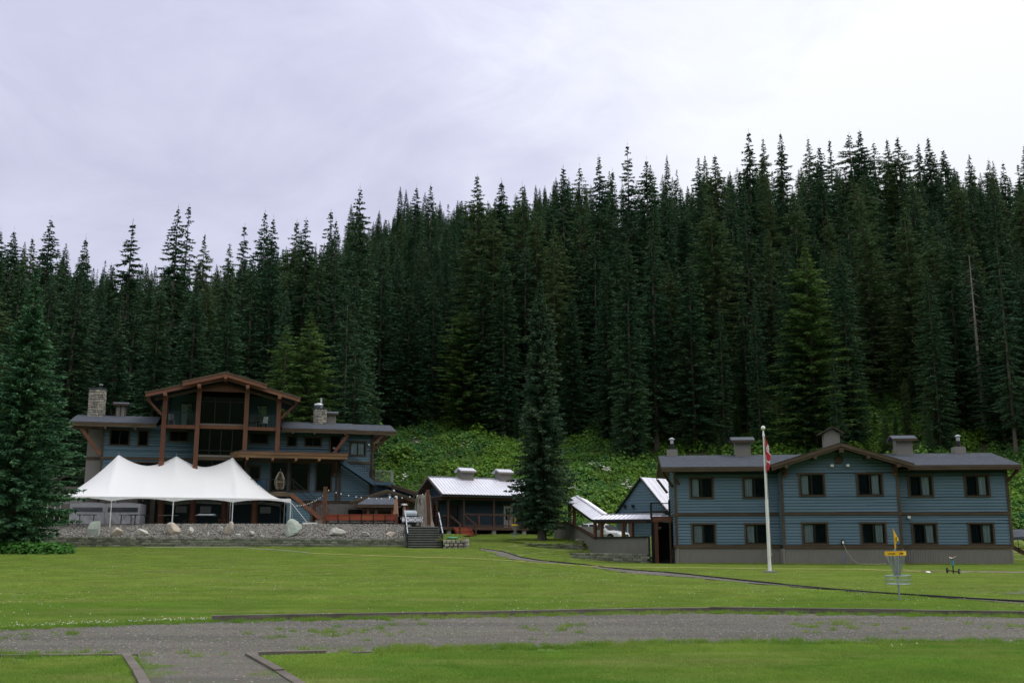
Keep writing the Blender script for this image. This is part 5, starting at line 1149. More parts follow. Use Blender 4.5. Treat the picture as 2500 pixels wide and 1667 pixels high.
MB().beam((1.05, .5, DZ + .9), (1.6, -.5, DZ + .1), .1, .12).obj('handrail', M['deckwood'], CB); MB().beam((2.45, .4, DZ + .9), (3.0, -.6, DZ + .1), .1, .12).obj('handrail', M['deckwood'], CB)
part('newel', M['deckwood'], CB, (1.33, 1.47, -.75, -.61, 2.0, DZ + .2)); part('newel', M['deckwood'], CB, (2.85, 2.99, -.75, -.61, 2.0, DZ + .1))
for x, w_ in ((3.7, 1.15), (7.6, 1.15)): cupola(CB, x, 3.2, 7.4, w_, 1.0, .72, M['metalroof'], ov=.22, ribbed=True, rise=.3)
# ------------------------------------------------------------------ main lodge
LO = thing('lodge', 'large three storey blue timber lodge with low gable behind the white tent', 'building', (-33.6, 84, 0), R(15))
LD = 8.0
W2 = [(.5, 2.15, 9.52, 10.9), (2.68, 3.62, 9.5, 10.87)]; W2b = [(5.15, 6.75, 9.95, 10.9)]; W2c = [(11.75, 13.27, 9.93, 10.85)]; W2d = [(14.75, 15.7, 9.74, 10.72), (16.22, 17.8, 9.78, 10.66)]; W2e = [(20.1, 21.6, 9.08, 10.38)]
DOOR2 = (18.55, 19.25, 8.62, 10.75)
W1 = [(1.2, 4.6, 6.4, 8.25), (5.2, 7.0, 6.2, 8.25), (11.75, 12.75, 5.95, 8.1), (13.5, 14.98, 5.95, 8.5), (15.1, 16.85, 5.95, 8.5), (17.3, 18.75, 5.95, 8.5)]
allh = [sh_([h], .1)[0] for h in W2 + W2b + W2c + W2d + W2e + W1]
wallcore(LO, 0, 22.1, 5.1, 11.3, allh + [DOOR2, (7.3, 11.1, 5.1, 11.3)], .04, .16)
part('wall', M['wallcore'], LO, (0, .16, .2, LD, 3, 11.3), (21.94, 22.1, .2, LD, 3, 11.3), (0, 22.1, LD - .16, LD, 3, 11.3), (5.0, 5.16, .2, LD, 11.4, 14), (14.0, 14.16, .2, LD, 11.4, 14))
part('floor_slab', M['dark'], LO, (.2, 21.9, .24, LD - .2, 8.4, 8.6), (.2, 21.9, .24, LD - .2, 5.45, 5.7), (5.2, 13.9, .24, LD - .2, 11.1, 11.3), (.2, 21.9, .24, LD - .2, 11.31, 11.35))
part('partition', M['dark'], LO, (.2, 21.9, 4, 4.1, 5.7, 8.4), (.2, 21.9, 4, 4.1, 8.6, 11.3))
SH_ = [sh_([h], .06)[0] for h in W2 + W2b + W2c + W2d + W2e + W1]; dr_ = [(18.45, 19.35, 8.6, 10.8)]; ce = [(7.2, 11.2, 3, 11.4)]
siding(LO, .1, 22.0, 8.6, 11.2, SH_ + dr_ + ce, .04, expo=.2, single=False); siding(LO, .1, 13.4, 5.7, 8.4, SH_ + ce, .04, expo=.2, single=False); siding(LO, 13.4, 22.0, 5.2, 8.4, SH_, .04, expo=.2, single=False)
part('belt_board', M['trim_h'], LO, (-.03, 7.2, -.06, .02, 8.405, 8.595), (11.2, 22.13, -.06, .02, 8.405, 8.595)); part('belt_board', M['trim_h'], LO, (13.4, 22.13, -.06, .02, 5.02, 5.19))
for x, za, zb in ((-.03, 8.6, 11.2), (-.03, 3, 8.4), (21.97, 8.6, 11.2), (21.97, 5.2, 8.4), (19.02, 5.2, 8.4), (18.36, 8.6, 10.9), (11.3, 5.7, 8.4)): part('corner_board', M['trim'], LO, (x, x + .16, -.06, .0, za, zb))
part('corner_board', M['trim'], LO, (19.3, 19.48, -.1, -.0, 5.2, 8.35))
for h in W2 + W2b + W2c + W2d: window(LO, *h, 0, .09, 'single' if h[1] - h[0] < 1 else 'slider', left='dim', right='dim')
window(LO, *W2e[0], 0, .09, curt=[(.04, .47), (.53, .96)], left='c', right='c')
for h in W1[:2]: window(LO, *h, 0, .09, left='dim', right='dim', mull=2)
for h in W1[2:]: window(LO, *h, 0, .15 if h[1] - h[0] > 1.6 else .1, 'single', left='dark')
part('doorway', M['dark'], LO, (18.5, 19.3, .6, .7, 8.6, 10.8), (18.45, 18.5, .0, .7, 8.6, 10.8), (19.3, 19.35, .0, .7, 8.6, 10.8)); part('notice', M['whitepaint'], LO, (18.75, 19.0, .55, .58, 9.7, 9.85))
# tan cladding of the basement, louvre, left return
corrug(16.9, 22.0, 2.9, 5.02, .02).obj('metal_skirt', M['tan'], LO); part('wall', M['tan'], LO, (0, 4.4, .02, .18, 2.9, 5.6), (16.95, 22, .05, .2, 2.9, 5.1), (-1.25, 0, .9, 1.05, 2.9, 8.38), (-1.25, 0, .9, 1.05, 8.62, 11.2), (-1.25, -1.1, 1.06, LD, 2.9, 11.2))
part('belt_board', M['trim'], LO, (-1.3, -.04, .84, .95, 8.385, 8.615))
lv = part('louvre', M['black'], LO, (20.2, 20.26, -.06, .0, 3.95, 4.45), (21.34, 21.4, -.06, .0, 3.95, 4.45), (20.26, 21.34, -.02, .0, 3.95, 4.45), (20.2, 21.4, -.06, .0, 4.452, 4.5))
for i in range(5): MB().beam((20.27, -.045, 4.0 + i * .1), (21.33, -.045, 4.0 + i * .1), .05, .02, (0, .6, 1)).obj('slat', M['sash'], lv)
part('door', M['black'], LO, (3.15, 3.95, -.01, .015, 3.0, 5.1)); part('door_frame', M['trim'], LO, (3.05, 3.145, -.03, .015, 3.0, 5.2), (3.955, 4.05, -.03, .015, 3.0, 5.2), (3.15, 3.95, -.03, .015, 5.105, 5.2))
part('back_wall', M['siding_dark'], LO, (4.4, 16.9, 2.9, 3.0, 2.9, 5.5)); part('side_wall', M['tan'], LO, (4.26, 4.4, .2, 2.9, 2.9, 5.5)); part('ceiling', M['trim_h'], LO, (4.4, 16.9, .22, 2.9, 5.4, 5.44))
for x in (5.9, 7.9, 12.9): part('back_window', M['curtain'], LO, (x, x + .9, 2.86, 2.899, 4.2, 4.75))
def log(x, y, z0, z1, r, nm='log_column', mt='timber'):
    m = MB(); n = 10; k = 7; vs = []
    for i in range(k + 1):
        t = i / k; rr = r * (1.35 - .5 * t ** .5) * (1 + rnd.uniform(-.04, .04))
        for j in range(n): a = 6.283 * j / n; q = rr * (1 + .12 * math.sin(3 * a + i * .4)); vs.append((x + q * math.cos(a), y + q * math.sin(a), z0 + (z1 - z0) * t))
    m.add(vs, [(i * n + j, i * n + (j + 1) % n, (i + 1) * n + (j + 1) % n, (i + 1) * n + j) for i in range(k) for j in range(n)]); return m.obj(nm, M[mt], LO, smooth=True)
for x in (4.9, 7.4, 9.9, 12.35): log(x, -.35, 2.95, 5.5, .27, mt='timber_h' if x != 9.9 else 'timber')
for x in (15.25, 17.2): part('post', M['timber'], LO, (x - .13, x + .13, -1.9, -1.64, 2.95, 5.5 if x < 16 else 5.1))
MB().beam((17.1, -1.8, 4.6), (18.1, -1.8, 5.15), .14, .2).obj('post_bracket', M['timber'], LO)
# trapezoid wall under the stair
MB().prism([(14.9, -2.25, 2.95), (16.9, -2.25, 2.95), (16.9, -2.25, 4.3), (14.9, -2.25, 5.4)], (0, .12, 0)).obj('stair_wall', M['wallcore'], LO)
siding(LO, 14.9, 16.86, 2.95, 5.4, [], -2.25, expo=.2, top=lambda x: 5.4 - (x - 14.9) * .55, single=False); part('corner_board', M['trim'], LO, (16.84, 16.98, -2.31, -2.2, 2.95, 4.35))
# deck at first floor level, rail with wires, stair down
part('deck_beam', M['trim_h'], LO, (3.0, 15.4, -2.3, -2.12, 5.45, 5.72)); part('deck_beam', M['trim_h'], LO, (15.25, 15.42, -2.11, 0, 5.45, 5.72))
for i in range(15): part('deck_board', M['deckwood'], LO, (3.0, 15.4, -2.28 + i * .15, -2.28 + i * .15 + .143, 5.725, 5.765))
part('deck_rail', M['black'], LO, (10.2, 15.4, -2.24, -2.19, 6.80, 6.85))
for i in range(8): x = 10.3 + i * .72; part('rail_post', M['black'], LO, (x, x + .04, -2.235, -2.195, 5.765, 6.8))
for k in range(6): MB().beam((10.2, -2.215, 5.95 + k * .14), (15.4, -2.215, 5.95 + k * .14), .008, .008).obj('rail_wire', M['black'], LO)
MB().beam((15.2, -2.3, 5.62), (18.05, -2.3, 3.35), .1, .34).obj('stair_stringer', M['timber_h'], LO); MB().beam((15.2, -1.1, 5.62), (18.05, -1.1, 3.35), .1, .34).obj('stair_stringer', M['timber_h'], LO)
for i in range(14): t = i / 14; part('tread', M['deckwood'], LO, (15.42 + t * 2.7 - .13, 15.42 + t * 2.7 + .13, -2.24, -1.16, 5.55 - t * 2.2, 5.59 - t * 2.2))
for zz in (1.0, .55): MB().beam((15.4, -2.3, 5.75 + zz), (18.5, -2.3, 3.3 + zz), .04, .04).obj('hand_rail', M['black'], LO)
for i in range(22): t = i / 21; x = 15.45 + t * 2.9; z = 5.7 - t * 2.3; part('baluster', M['black'], LO, (x, x + .018, -2.31, -2.29, z + .05, z + 1.0))
# porch roof with double fascia, corbels
MB().add([(11.0, -2.3, 9.06), (19.75, -2.3, 9.0), (19.4, 0, 9.36), (10.0, 0, 9.36), (11.0, -2.3, 8.6), (19.75, -2.3, 8.55), (19.4, 0, 8.62), (10.0, 0, 8.62)], [(0, 1, 2, 3), (7, 6, 5, 4), (0, 4, 5, 1), (1, 5, 6, 2), (2, 6, 7, 3), (3, 7, 4, 0)]).obj('porch_roof', M['trim_h'], LO)
part('fascia_board', M['porchfas'], LO, (10.96, 19.8, -2.42, -2.31, 8.86, 9.11)); part('fascia_board', M['porchfas'], LO, (11.02, 19.74, -2.37, -2.305, 8.6, 8.855)); part('roof_edge', M['shingle'], LO, (10.9, 19.85, -2.46, -2.25, 9.112, 9.15))
MB().beam((11.0, -2.36, 8.86), (9.6, -.1, 8.78), .08, .48).obj('fascia_board', M['porchfas'], LO)
for x in (11.55, 13.6, 15.5, 17.4): part('corbel', M['porchfas'], LO, (x - .1, x + .1, -2.5, -.05, 8.42, 8.59))
for x in (11.45, 18.95): part('bracket_post', M['timber'], LO, (x - .12, x + .12, -.35, -.07, 7.35, 8.4)); MB().beam((x, -.2, 7.5), (x, -1.5, 8.45), .14, .16).obj('bracket_brace', M['timber'], LO)
# outside stair up to the second floor with landing
MB().beam((19.3, -1.35, 8.55), (22.3, -1.35, 6.62), .08, .36).obj('stair_stringer', M['siding_dark'], LO); MB().beam((19.3, -.25, 8.55), (22.3, -.25, 6.62), .08, .36).obj('stair_stringer', M['black'], LO)
for i in range(13): t = i / 13; part('tread', M['black'], LO, (19.45 + t * 2.9 - .13, 19.45 + t * 2.9 + .13, -1.3, -.3, 8.6 - t * 1.88, 8.64 - t * 1.88))
for y in (-1.38, -.22):
    for zz in (1.0, .75): MB().beam((19.0, y, 8.85 + zz), (22.25, y, 6.75 + zz), .035, .035).obj('hand_rail', M['black'], LO)
for i in range(20): t = i / 19; x = 19.3 + t * 2.95; z = 8.65 - t * 1.9; part('baluster', M['black'], LO, (x, x + .016, -1.385, -1.37, z, z + 1.0))
part('landing', M['siding_dark'], LO, (22.25, 23.85, -1.5, .1, 6.55, 6.78)); part('landing_rail', M['steel'], LO, (22.25, 23.85, -1.5, -1.46, 7.74, 7.78)); part('landing_rail', M['steel'], LO, (23.81, 23.85, -1.45, .1, 7.74, 7.78))
for i in range(15): part('baluster', M['steel'], LO, (22.27 + i * .11, 22.285 + i * .11, -1.49, -1.475, 6.78, 7.74))
for i in range(12): part('baluster', M['steel'], LO, (23.82, 23.835, -1.4 + i * .125, -1.385 + i * .125, 6.78, 7.74))
for x, y in ((22.35, -1.4), (23.75, -1.4)): part('landing_post', M['black'], LO, (x - .05, x + .05, y - .05, y + .05, 3.0, 6.55))
for i in range(7): part('tread', M['black'], LO, (22.3, 23.4, -.4 + .28 * i, -.15 + .28 * i, 6.4 - i * .2, 6.44 - i * .2))
part('lamp', M['whitepaint'], LO, (21.75, 21.9, -.16, -.06, 10.0, 10.15))
# roofs of both wings
def wingroof(x0, x1, ye, ze, yr, zr, deep=True):
    m = MB(); gable_slab(m, x0, x1, ye, ze, yr, zr, .12); gable_slab(m, x0, x1, 2 * yr - ye, ze, yr - .001, zr, .12); m.obj('roof_deck', M['trim_h'], LO)
    shingle_courses(LO, x0 - .02, x1 + .02, ye - .04, ze, yr, zr, .3); shingle_courses(LO, x0, x1, 2 * yr - ye, ze, yr, zr, .3, kind='stuff')
    part('fascia_board', M['trim_h'], LO, (x0, x1, ye - .06, ye - .005, ze - .14, ze - .01)); part('fascia_board', M['trim_h'], LO, (x0, x1, ye - .04, ye - .003, ze - .34, ze - .144))
wingroof(-2.45, 4.2, -1.2, 11.28, 3.0, 12.32); wingroof(14.3, 20.6, -1.2, 11.22, 3.0, 12.22); wingroof(20.62, 24.1, -.75, 11.24, 3.0, 12.16)
m = MB(); gable_slab(m, 4.2, 14.3, 7.2, 11.2, 3.0, 12.25, .1); m.obj('roof_deck', M['trim_h'], LO)
MB().prism([(-1.2, .95, 11.1), (-1.2, LD, 11.0), (-1.2, 3.0, 12.1)], (.1, 0, 0)).obj('gable_wall', M['tan'], LO); MB().prism([(22.0, .1, 11.1), (22.0, 7.0, 11.0), (22.0, 3.0, 12.0)], (.1, 0, 0)).obj('gable_wall', M['siding'], LO)
for x in (-2.3, .3, 2.6, 15.2, 17.0, 19.6): part('rafter_end', M['trim'], LO, (x - .09, x + .09, -1.4, -.05, 10.75, 10.93))
MB().beam((-.1, -.1, 8.75), (-1.75, -.75, 11.0), .2, .26).obj('diagonal_brace', M['timber_h'], LO); MB().beam((-2.4, -1.0, 10.86), (-.1, -.2, 10.86), .18, .22).obj('eave_beam', M['trim_h'], LO)
MB().beam((18.75, -.7, 9.18), (19.9, -1.0, 10.85), .22, .26).obj('diagonal_brace', M['timber_h'], LO)
MB().beam((22.15, -.1, 9.6), (23.6, -.1, 10.85), .16, .2).obj('diagonal_brace', M['timber'], LO); MB().beam((22.15, -.6, 10.1), (23.0, -.6, 10.9), .12, .16).obj('diagonal_brace', M['timber'], LO)
part('post', M['trim'], LO, (22.1, 22.25, -.15, .0, 5.2, 11.0))
# central gable
AX, AZ, SL = 9.5, 15.45, .268
def groof(x0, x1, yf, yb, lift, th, nm):
    for a, b in ((x0, AX), (x1, AX)):
        za, zb = AZ - abs(a - AX) * SL + lift, AZ + lift
        MB().add([(a, yf, za), (b, yf, zb), (b, yb, zb), (a, yb, za), (a, yf, za - th), (b, yf, zb - th), (b, yb, zb - th), (a, yb, za - th)], [(0, 1, 2, 3), (7, 6, 5, 4), (0, 4, 5, 1), (1, 5, 6, 2), (2, 6, 7, 3), (3, 7, 4, 0)]).obj(nm, M['shingle'], LO)
def barge(x0, x1, y, top, h, mt, th=.08):
    for a in (x0, x1): 
        za, zb = AZ - abs(a - AX) * SL + top, AZ + top
        MB().add([(a, y, za), (AX, y, zb), (AX, y + th, zb), (a, y + th, za), (a, y, za - h), (AX, y, zb - h), (AX, y + th, zb - h), (a, y + th, za - h)], [(0, 1, 2, 3), (7, 6, 5, 4), (0, 4, 5, 1), (1, 5, 6, 2), (2, 6, 7, 3), (3, 7, 4, 0)]).obj('barge_board', M[mt], LO)
groof(3.3, 15.65, -3.1, 6.5, -.16, .1, 'gable_roof'); groof(6.1, 12.9, -3.5, 6.6, .02, .1, 'gable_roof')
barge(3.3, 15.65, -3.2, -.18, .14, 'trim_h'); barge(3.36, 15.59, -3.17, -.325, .27, 'timber_h')
barge(6.1, 12.9, -3.6, .02, .14, 'trim_h'); barge(6.16, 12.84, -3.57, -.125, .29, 'timber_h')
part('soffit_beam', M['trim_h'], LO, (3.5, 3.7, -3.0, 5, 13.15, 13.4)); part('soffit_beam', M['trim_h'], LO, (15.2, 15.4, -3.0, 5, 13.15, 13.4))
barge(4.0, 15.0, -2.3, -.72, .22, 'trim', .2)
part('ridge_beam', M['timber_h'], LO, (9.38, 9.62, -3.72, 5, 14.85, 15.1))
CX = [(4.85, 8.15), (7.47, 7.75), (11.3, 9.15), (13.92, 9.15)]
for x, zb in CX:
    zt = AZ - abs(x - AX) * SL - .62
    part('timber_column', M['timber'], LO, (x - .18, x + .18, -2.42, -2.06, zb, zt - .45)); part('column_cap', M['timber'], LO, (x - .21, x + .21, -2.46, -2.02, zt - .448, zt - .2)); part('purlin_end', M['timber_h'], LO, (x - .14, x + .14, -3.66 if 6.2 < x < 12.8 else -3.25, .1, zt - .198, zt + .08))
    if zb < 9: part('column_foot', M['timber_h'], LO, (x - .2, x + .2, -2.44, -2.04, 5.77, zb - .002))
MB().prism([(7.65, -2.3, 13.98), (11.12, -2.3, 13.98), (11.12, -2.3, 14.3), (9.5, -2.3, 14.74), (7.65, -2.3, 14.28)], (0, .1, 0)).obj('gable_panel', M['timber'], LO)
for a, b in ((3.9, 4.66), (14.1, 14.85)):
    s = -1 if a < 5 else 1; xx = 4.66 if s < 0 else 14.12
    MB().beam((xx, -2.24, 11.9), (xx + s * 1.25, -2.24, 13.2), .14, .2).obj('diagonal_brace', M['timber'], LO)
# balconies and glazed middle bay
part('floor_beam', M['timber'], LO, (4.6, 7.28, -2.36, -2.12, 10.84, 11.12)); part('floor_beam', M['timber'], LO, (11.5, 14.1, -2.36, -2.12, 10.84, 11.12)); part('floor_beam', M['timber_h'], LO, (7.66, 11.11, -1.3, -1.1, 11.0, 11.28))
part('balcony_floor', M['trim_h'], LO, (4.6, 7.3, -2.1, .2, 10.95, 11.15)); part('balcony_floor', M['trim_h'], LO, (11.4, 14.1, -2.1, .2, 10.95, 11.15))
for a, b in ((5.05, 7.25), (11.52, 13.7)):
    part('balcony_rail', M['black'], LO, (a, b, -2.26, -2.22, 12.12, 12.16)); part('glass_panel', M['glass'], LO, (a + .02, b - .02, -2.25, -2.24, 11.2, 12.1))
    for k in range(3): x = a + (b - a) * (k + .5) / 3; part('rail_post', M['black'], LO, (x - .02, x + .02, -2.27, -2.23, 11.13, 12.12))
upz = lambda x: AZ - abs(x - AX) * SL - .75
wallcore(LO, 5.16, 7.4, 11.3, 14.0, [(5.9, 6.9, 11.3, 13.3)], .3, mat=M['siding_dark']); wallcore(LO, 11.3, 14.0, 11.3, 14.0, [(12.2, 13.1, 11.3, 13.3)], .3, mat=M['siding_dark'])
MB().prism([(5.0, .32, 13.95), (14.1, .32, 13.95), (9.5, .32, 15.1)], (0, .1, 0)).obj('gable_wall', M['dark'], LO)
for a, b in ((5.9, 6.9), (12.2, 13.1)):
    p_ = part('patio_door', M['sash'], LO, (a, a + .06, .26, .36, 11.3, 13.3), (b - .06, b, .26, .36, 11.3, 13.3), (a + .06, b - .06, .26, .36, 13.2, 13.3)); part('pane', M['glass'], p_, (a + .06, b - .06, .3, .31, 11.3, 13.2))
    if a < 7: MB().grid(lambda u, v: (a + .1 + .5 * u, .42 + .02 * math.sin(u * 30), 11.4 + 1.75 * v), 24, 1).obj('curtain', M['curtain'], p_)
part('side_trim', M['siding'], LO, (7.28, 7.52, -1.2, -1.05, 5.7, 13.9), (11.2, 11.42, -1.2, -1.05, 9.2, 13.9)); part('side_trim', M['siding_dark'], LO, (7.3, 7.42, -1.04, .3, 5.7, 13.9), (11.3, 11.42, -1.04, .3, 9.2, 13.9))
def glazing(x0, x1, z0, z1, n, y, extra=()):
    fr = MB(); fr.box(x0, x1, y, y + .1, z1 - .07, z1).box(x0, x1, y, y + .1, z0, z0 + .07); w_ = part('window', M['sash'], LO, (x0, x1, y, y + .1, z1 - .07, z1), (x0, x1, y, y + .1, z0, z0 + .07))
    for i in range(n + 1): xm = x0 + (x1 - x0) * i / n; part('mullion', M['sash'], w_, (xm - .035, xm + .035, y + .002, y + .098, z0 + .07, z1 - .07))
    for i in range(n): part('pane', M['glassdark'], w_, (x0 + (x1 - x0) * i / n + .036, x0 + (x1 - x0) * (i + 1) / n - .036, y + .04, y + .046, z0 + .07, z1 - .07))
    for (a, b, c) in extra: part('transom', M['sash'], w_, (a, b, y + .003, y + .097, c - .03, c + .03))
    return w_
glazing(7.55, 11.18, 8.82, 10.98, 4, -1.1, [(7.6, 11.1, 9.2)]); glazing(7.55, 11.18, 11.42, 13.7, 3, -1.1, [(7.6, 11.1, 13.3)]); part('sill_board', M['tanpanel'], LO, (7.4, 11.3, -1.28, -1.1, 8.66, 8.8)); part('sill_board', M['tanpanel'], LO, (7.5, 11.22, -1.3, -1.1, 11.30, 11.4)); part('sill_board', M['trim_h'], LO, (7.4, 11.3, -1.25, -1.1, 8.4, 8.64))
glazing(7.55, 11.18, 5.75, 8.38, 3, -1.1)
part('room_back', M['dark'], LO, (7.5, 11.2, 1.5, 1.6, 5.7, 14.2)); part('floor_slab', M['dark'], LO, (7.45, 11.25, -1.0, 1.5, 11.02, 11.3), (7.45, 11.25, -1.0, 1.5, 8.4, 8.64))
part('ceiling', M['trim_h'], LO, (4.6, 14.4, -2.0, .3, 13.5, 13.52)) if False else None
# stone chimneys with each course of stones standing proud
def chimney(x0, x1, y0, y1, z0, z1, seed):
    ch = part('chimney', M['mortar'], LO, (x0 + .04, x1 - .04, y0 + .04, y1 - .04, z0, z1)); g = random.Random(seed)
    for face in (0, 1, 2):
        z = z0
        a0, a1 = (x0, x1) if face == 0 else (y0 + .05, y1)
        while z < z1 - .05:
            h = min(g.uniform(.13, .24), z1 - z); a = a0
            while a < a1 - .03:
                w_ = min(g.uniform(.16, .42), a1 - a); w_ = a1 - a if a1 - a - w_ < .1 else w_; p = g.uniform(.01, .05); k = .012; c0, c1, d0, d1 = a + k, a + w_ - k, z + k, z + h - k
                j = lambda: g.uniform(-.015, .015)
                if face == 0: vs = [(c0, y0 + .05, d0), (c1, y0 + .05, d0), (c1, y0 + .05, d1), (c0, y0 + .05, d1), (c0 + j() + .01, y0 - p + j(), d0 + .01 + j()), (c1 - .01 + j(), y0 - p + j(), d0 + .01 + j()), (c1 - .01 + j(), y0 - p + j(), d1 - .01 + j()), (c0 + .01 + j(), y0 - p + j(), d1 - .01 + j())]
                else:
                    X = x0 if face == 1 else x1; s = -1 if face == 1 else 1
                    vs = [(X - s * .05, c0, d0), (X - s * .05, c1, d0), (X - s * .05, c1, d1), (X - s * .05, c0, d1)] + [(X + s * p + j(), c + j(), d + j()) for c, d in ((c0 + .01, d0 + .01), (c1 - .01, d0 + .01), (c1 - .01, d1 - .01), (c0 + .01, d1 - .01))]
                MB().add(vs, [(4, 5, 6, 7), (0, 1, 5, 4), (1, 2, 6, 5), (2, 3, 7, 6), (3, 0, 4, 7)]).obj('stone', M['stone'], ch)
                a += w_
            z += h
    part('chimney_cap', M['shingle'], ch, (x0 - .08, x1 + .08, y0 - .08, y1 + .08, z1, z1 + .07)); return ch
c1 = chimney(-1.57, -.36, 2.0, 3.2, 11.7, 14.42, 4); MB().tube((-.75, 2.6, 14.49), (-.75, 2.6, 14.82), .11, 12).obj('flue_pipe', M['black'], c1); MB().lathe([(0, 0), (.17, 0), (.17, .06), (0, .1)], (-.75, 2.6, 14.84), 12).obj('rain_cap', M['steel'], c1)
c2 = chimney(17.17, 18.25, 2.0, 3.0, 11.8, 13.36, 5)
fn = MB().lathe([(0, 0), (.22, 0), (.22, .1), (.42, .16), (.42, .36), (.36, .42), (.12, .44), (.12, .5), (0, .5)], (17.55, 2.4, 13.43), 18).obj('exhaust_fan', M['steel'], c2, smooth=True)
MB().tube((17.75, 2.2, 13.43), (17.75, 2.2, 14.35), .09, 10).obj('flue_pipe', M['steel'], c2)
cupola(LO, .95, 3.0, 12.2, .74, .8, 1.12, M['shingle'], ov=.26, split=True, rise=.16); cupola(LO, 18.75, 3.2, 12.05, .74, .8, 1.05, M['shingle'], ov=.24, rise=.2); cupola(LO, 9.0, 3.0, 15.1, .7, .7, .42, M['shingle'], ov=.3, front='y', rise=.3)
flue(LO, 11.2, 3.0, 14.7, .11, .75)
# small tan stair housing beyond the left corner
part('side_landing_wall', M['tanpanel'], LO, (-5.2, -1.3, 3.0, 3.12, 4.0, 6.3)); MB().add([(-5.4, 2.6, 6.4), (-1.3, 2.6, 7.9), (-1.3, 4.6, 7.9), (-5.4, 4.6, 6.4)], [(0, 1, 2, 3)]).obj('side_roof', M['tanpanel'], LO, solid=.08)
MB().beam((-4.6, 2.5, 5.95), (-1.3, 2.5, 7.1), .05, .05).obj('hand_rail', M['black'], LO); MB().beam((-4.6, 2.5, 5.75), (-1.3, 2.5, 6.9), .03, .03).obj('hand_rail', M['black'], LO)

# ------------------------------------------------------------------ annex, bar hut, pavilion roof between lodge and cabin
def loc2(o, x, y): return (x, y)
AN = thing('annex', 'low blue annex with brown sloping roof edge behind the timber hut', 'annex', (-13.6, 96.5, 0), R(15))
gable_top = lambda x: 7.75 - x * .335
MB().prism([(0, 0, 2.5), (6.0, 0, 2.5), (6.0, 0, 5.75), (0, 0, 7.5)], (0, 5, 0)).obj('wall', M['siding_dark'], AN)
siding(AN, .02, 5.9, 4.2, 7.5, [], 0, expo=.2, top=lambda x: 7.45 - x * .30, single=False, mat=M['siding_dark'])
MB().add([(-.6, -.6, 7.95), (6.1, -.6, 5.95), (6.1, 5.4, 5.95), (-.6, 5.4, 7.95), (-.6, -.6, 7.8), (6.1, -.6, 5.8), (6.1, 5.4, 5.8), (-.6, 5.4, 7.8)], [(0, 1, 2, 3), (7, 6, 5, 4), (0, 4, 5, 1), (1, 5, 6, 2), (2, 6, 7, 3), (3, 7, 4, 0)]).obj('roof', M['shingle'], AN)
MB().beam((-.6, -.64, 7.83), (6.1, -.64, 5.83), .06, .16).obj('barge_board', M['trim_h'], AN); MB().beam((-.6, -.62, 7.64), (6.1, -.62, 5.64), .05, .16).obj('barge_board', M['trim_h'], AN)
vp = [(1.95, -1.4, 5.2), (1.95, -1.4, 5.9), (2.0, -1.4, 6.15), (2.2, -1.4, 6.32), (2.45, -1.4, 6.33)]
mm = MB()
for a, b in zip(vp, vp[1:]): mm.tube(a, b, .19, 10)
mm.obj('vent_duct', M['galv'], AN, smooth=True)
HU = thing('timber_hut', 'small open fronted timber hut with brown gable roof between lodge and cabin', 'hut', (-10.4, 86, 2.95), R(8))
HZ = 3.05
for s in (-1, 1):
    MB().add([(0, -1.2, HZ), (s * 3.0, -1.2, HZ - .98), (s * 3.0, 3.2, HZ - .98), (0, 3.2, HZ), (0, -1.2, HZ - .1), (s * 3.0, -1.2, HZ - 1.08), (s * 3.0, 3.2, HZ - 1.08), (0, 3.2, HZ - .1)], [(0, 1, 2, 3), (7, 6, 5, 4), (0, 4, 5, 1), (1, 5, 6, 2), (2, 6, 7, 3), (3, 7, 4, 0)]).obj('roof', M['shingle'], HU)
    MB().beam((0, -1.25, HZ - .12), (s * 3.0, -1.25, HZ - 1.1), .06, .16).obj('barge_board', M['trim_h'], HU); MB().beam((0, -1.22, HZ - .27), (s * 2.95, -1.22, HZ - 1.23), .05, .14).obj('barge_board', M['trim_h'], HU)
    for y in (-.8, 2.8): part('post', M['timber'], HU, (s * 1.7 - .11, s * 1.7 + .11, y - .11, y + .11, -.1, HZ - .75))
    MB().beam((s * 1.7, -.8, 1.4), (s * .7, -.8, 2.15), .12, .14).obj('brace', M['timber'], HU)
part('tie_beam', M['timber'], HU, (-2.4, 2.4, -.92, -.7, 2.08, 2.28)); part('back_wall', M['tan'], HU, (-1.6, 2.9, 2.9, 3.0, -.1, 2.3)); part('counter', M['deckwood'], HU, (-1.6, .4, -.7, -.2, .0, 1.0)); part('cupboard', M['dark'], HU, (.5, 1.5, .5, 1.0, -.05, 1.9)); part('notice', M['curtain'], HU, (.85, 1.2, .47, .49, 1.6, 1.78))
MB().tube((1.42, -1.0, .1), (1.42, -1.0, 1.75), .13, 10).obj('heater_post', M['beige'], HU); MB().lathe([(0, 0), (.28, 0), (.24, .14), (0, .16)], (1.42, -1.0, 1.75), 12).obj('heater_cap', M['whitepaint'], HU)
PV = thing('pavilion', 'low hip roofed brown timber pavilion in front of the hut', 'pavilion', (-10.9, 84, 2.95), R(8))
z0, z1 = 1.75, 2.35
hp = [(-1.6, -1.0), (1.5, -1.0), (1.5, 1.4), (-1.0, 1.4), (-1.75, .2)]; tp = [(-.7, .15), (1.3, .15), (1.3, .6), (-.5, .6), (-.75, .3)]
MB().add([(x, y, z0) for x, y in hp] + [(x, y, z1) for x, y in tp], [(i, (i + 1) % 5, 5 + (i + 1) % 5, 5 + i) for i in range(5)] + [(5, 6, 7, 8, 9), (4, 3, 2, 1, 0)]).obj('roof', M['shingle'], PV)
for i in range(5): a, b = hp[i], hp[(i + 1) % 5]; MB().beam((a[0], a[1], z0 - .12), (b[0], b[1], z0 - .12), .07, .26).obj('fascia_board', M['timber'] if i == 4 else M['trim_h'], PV)
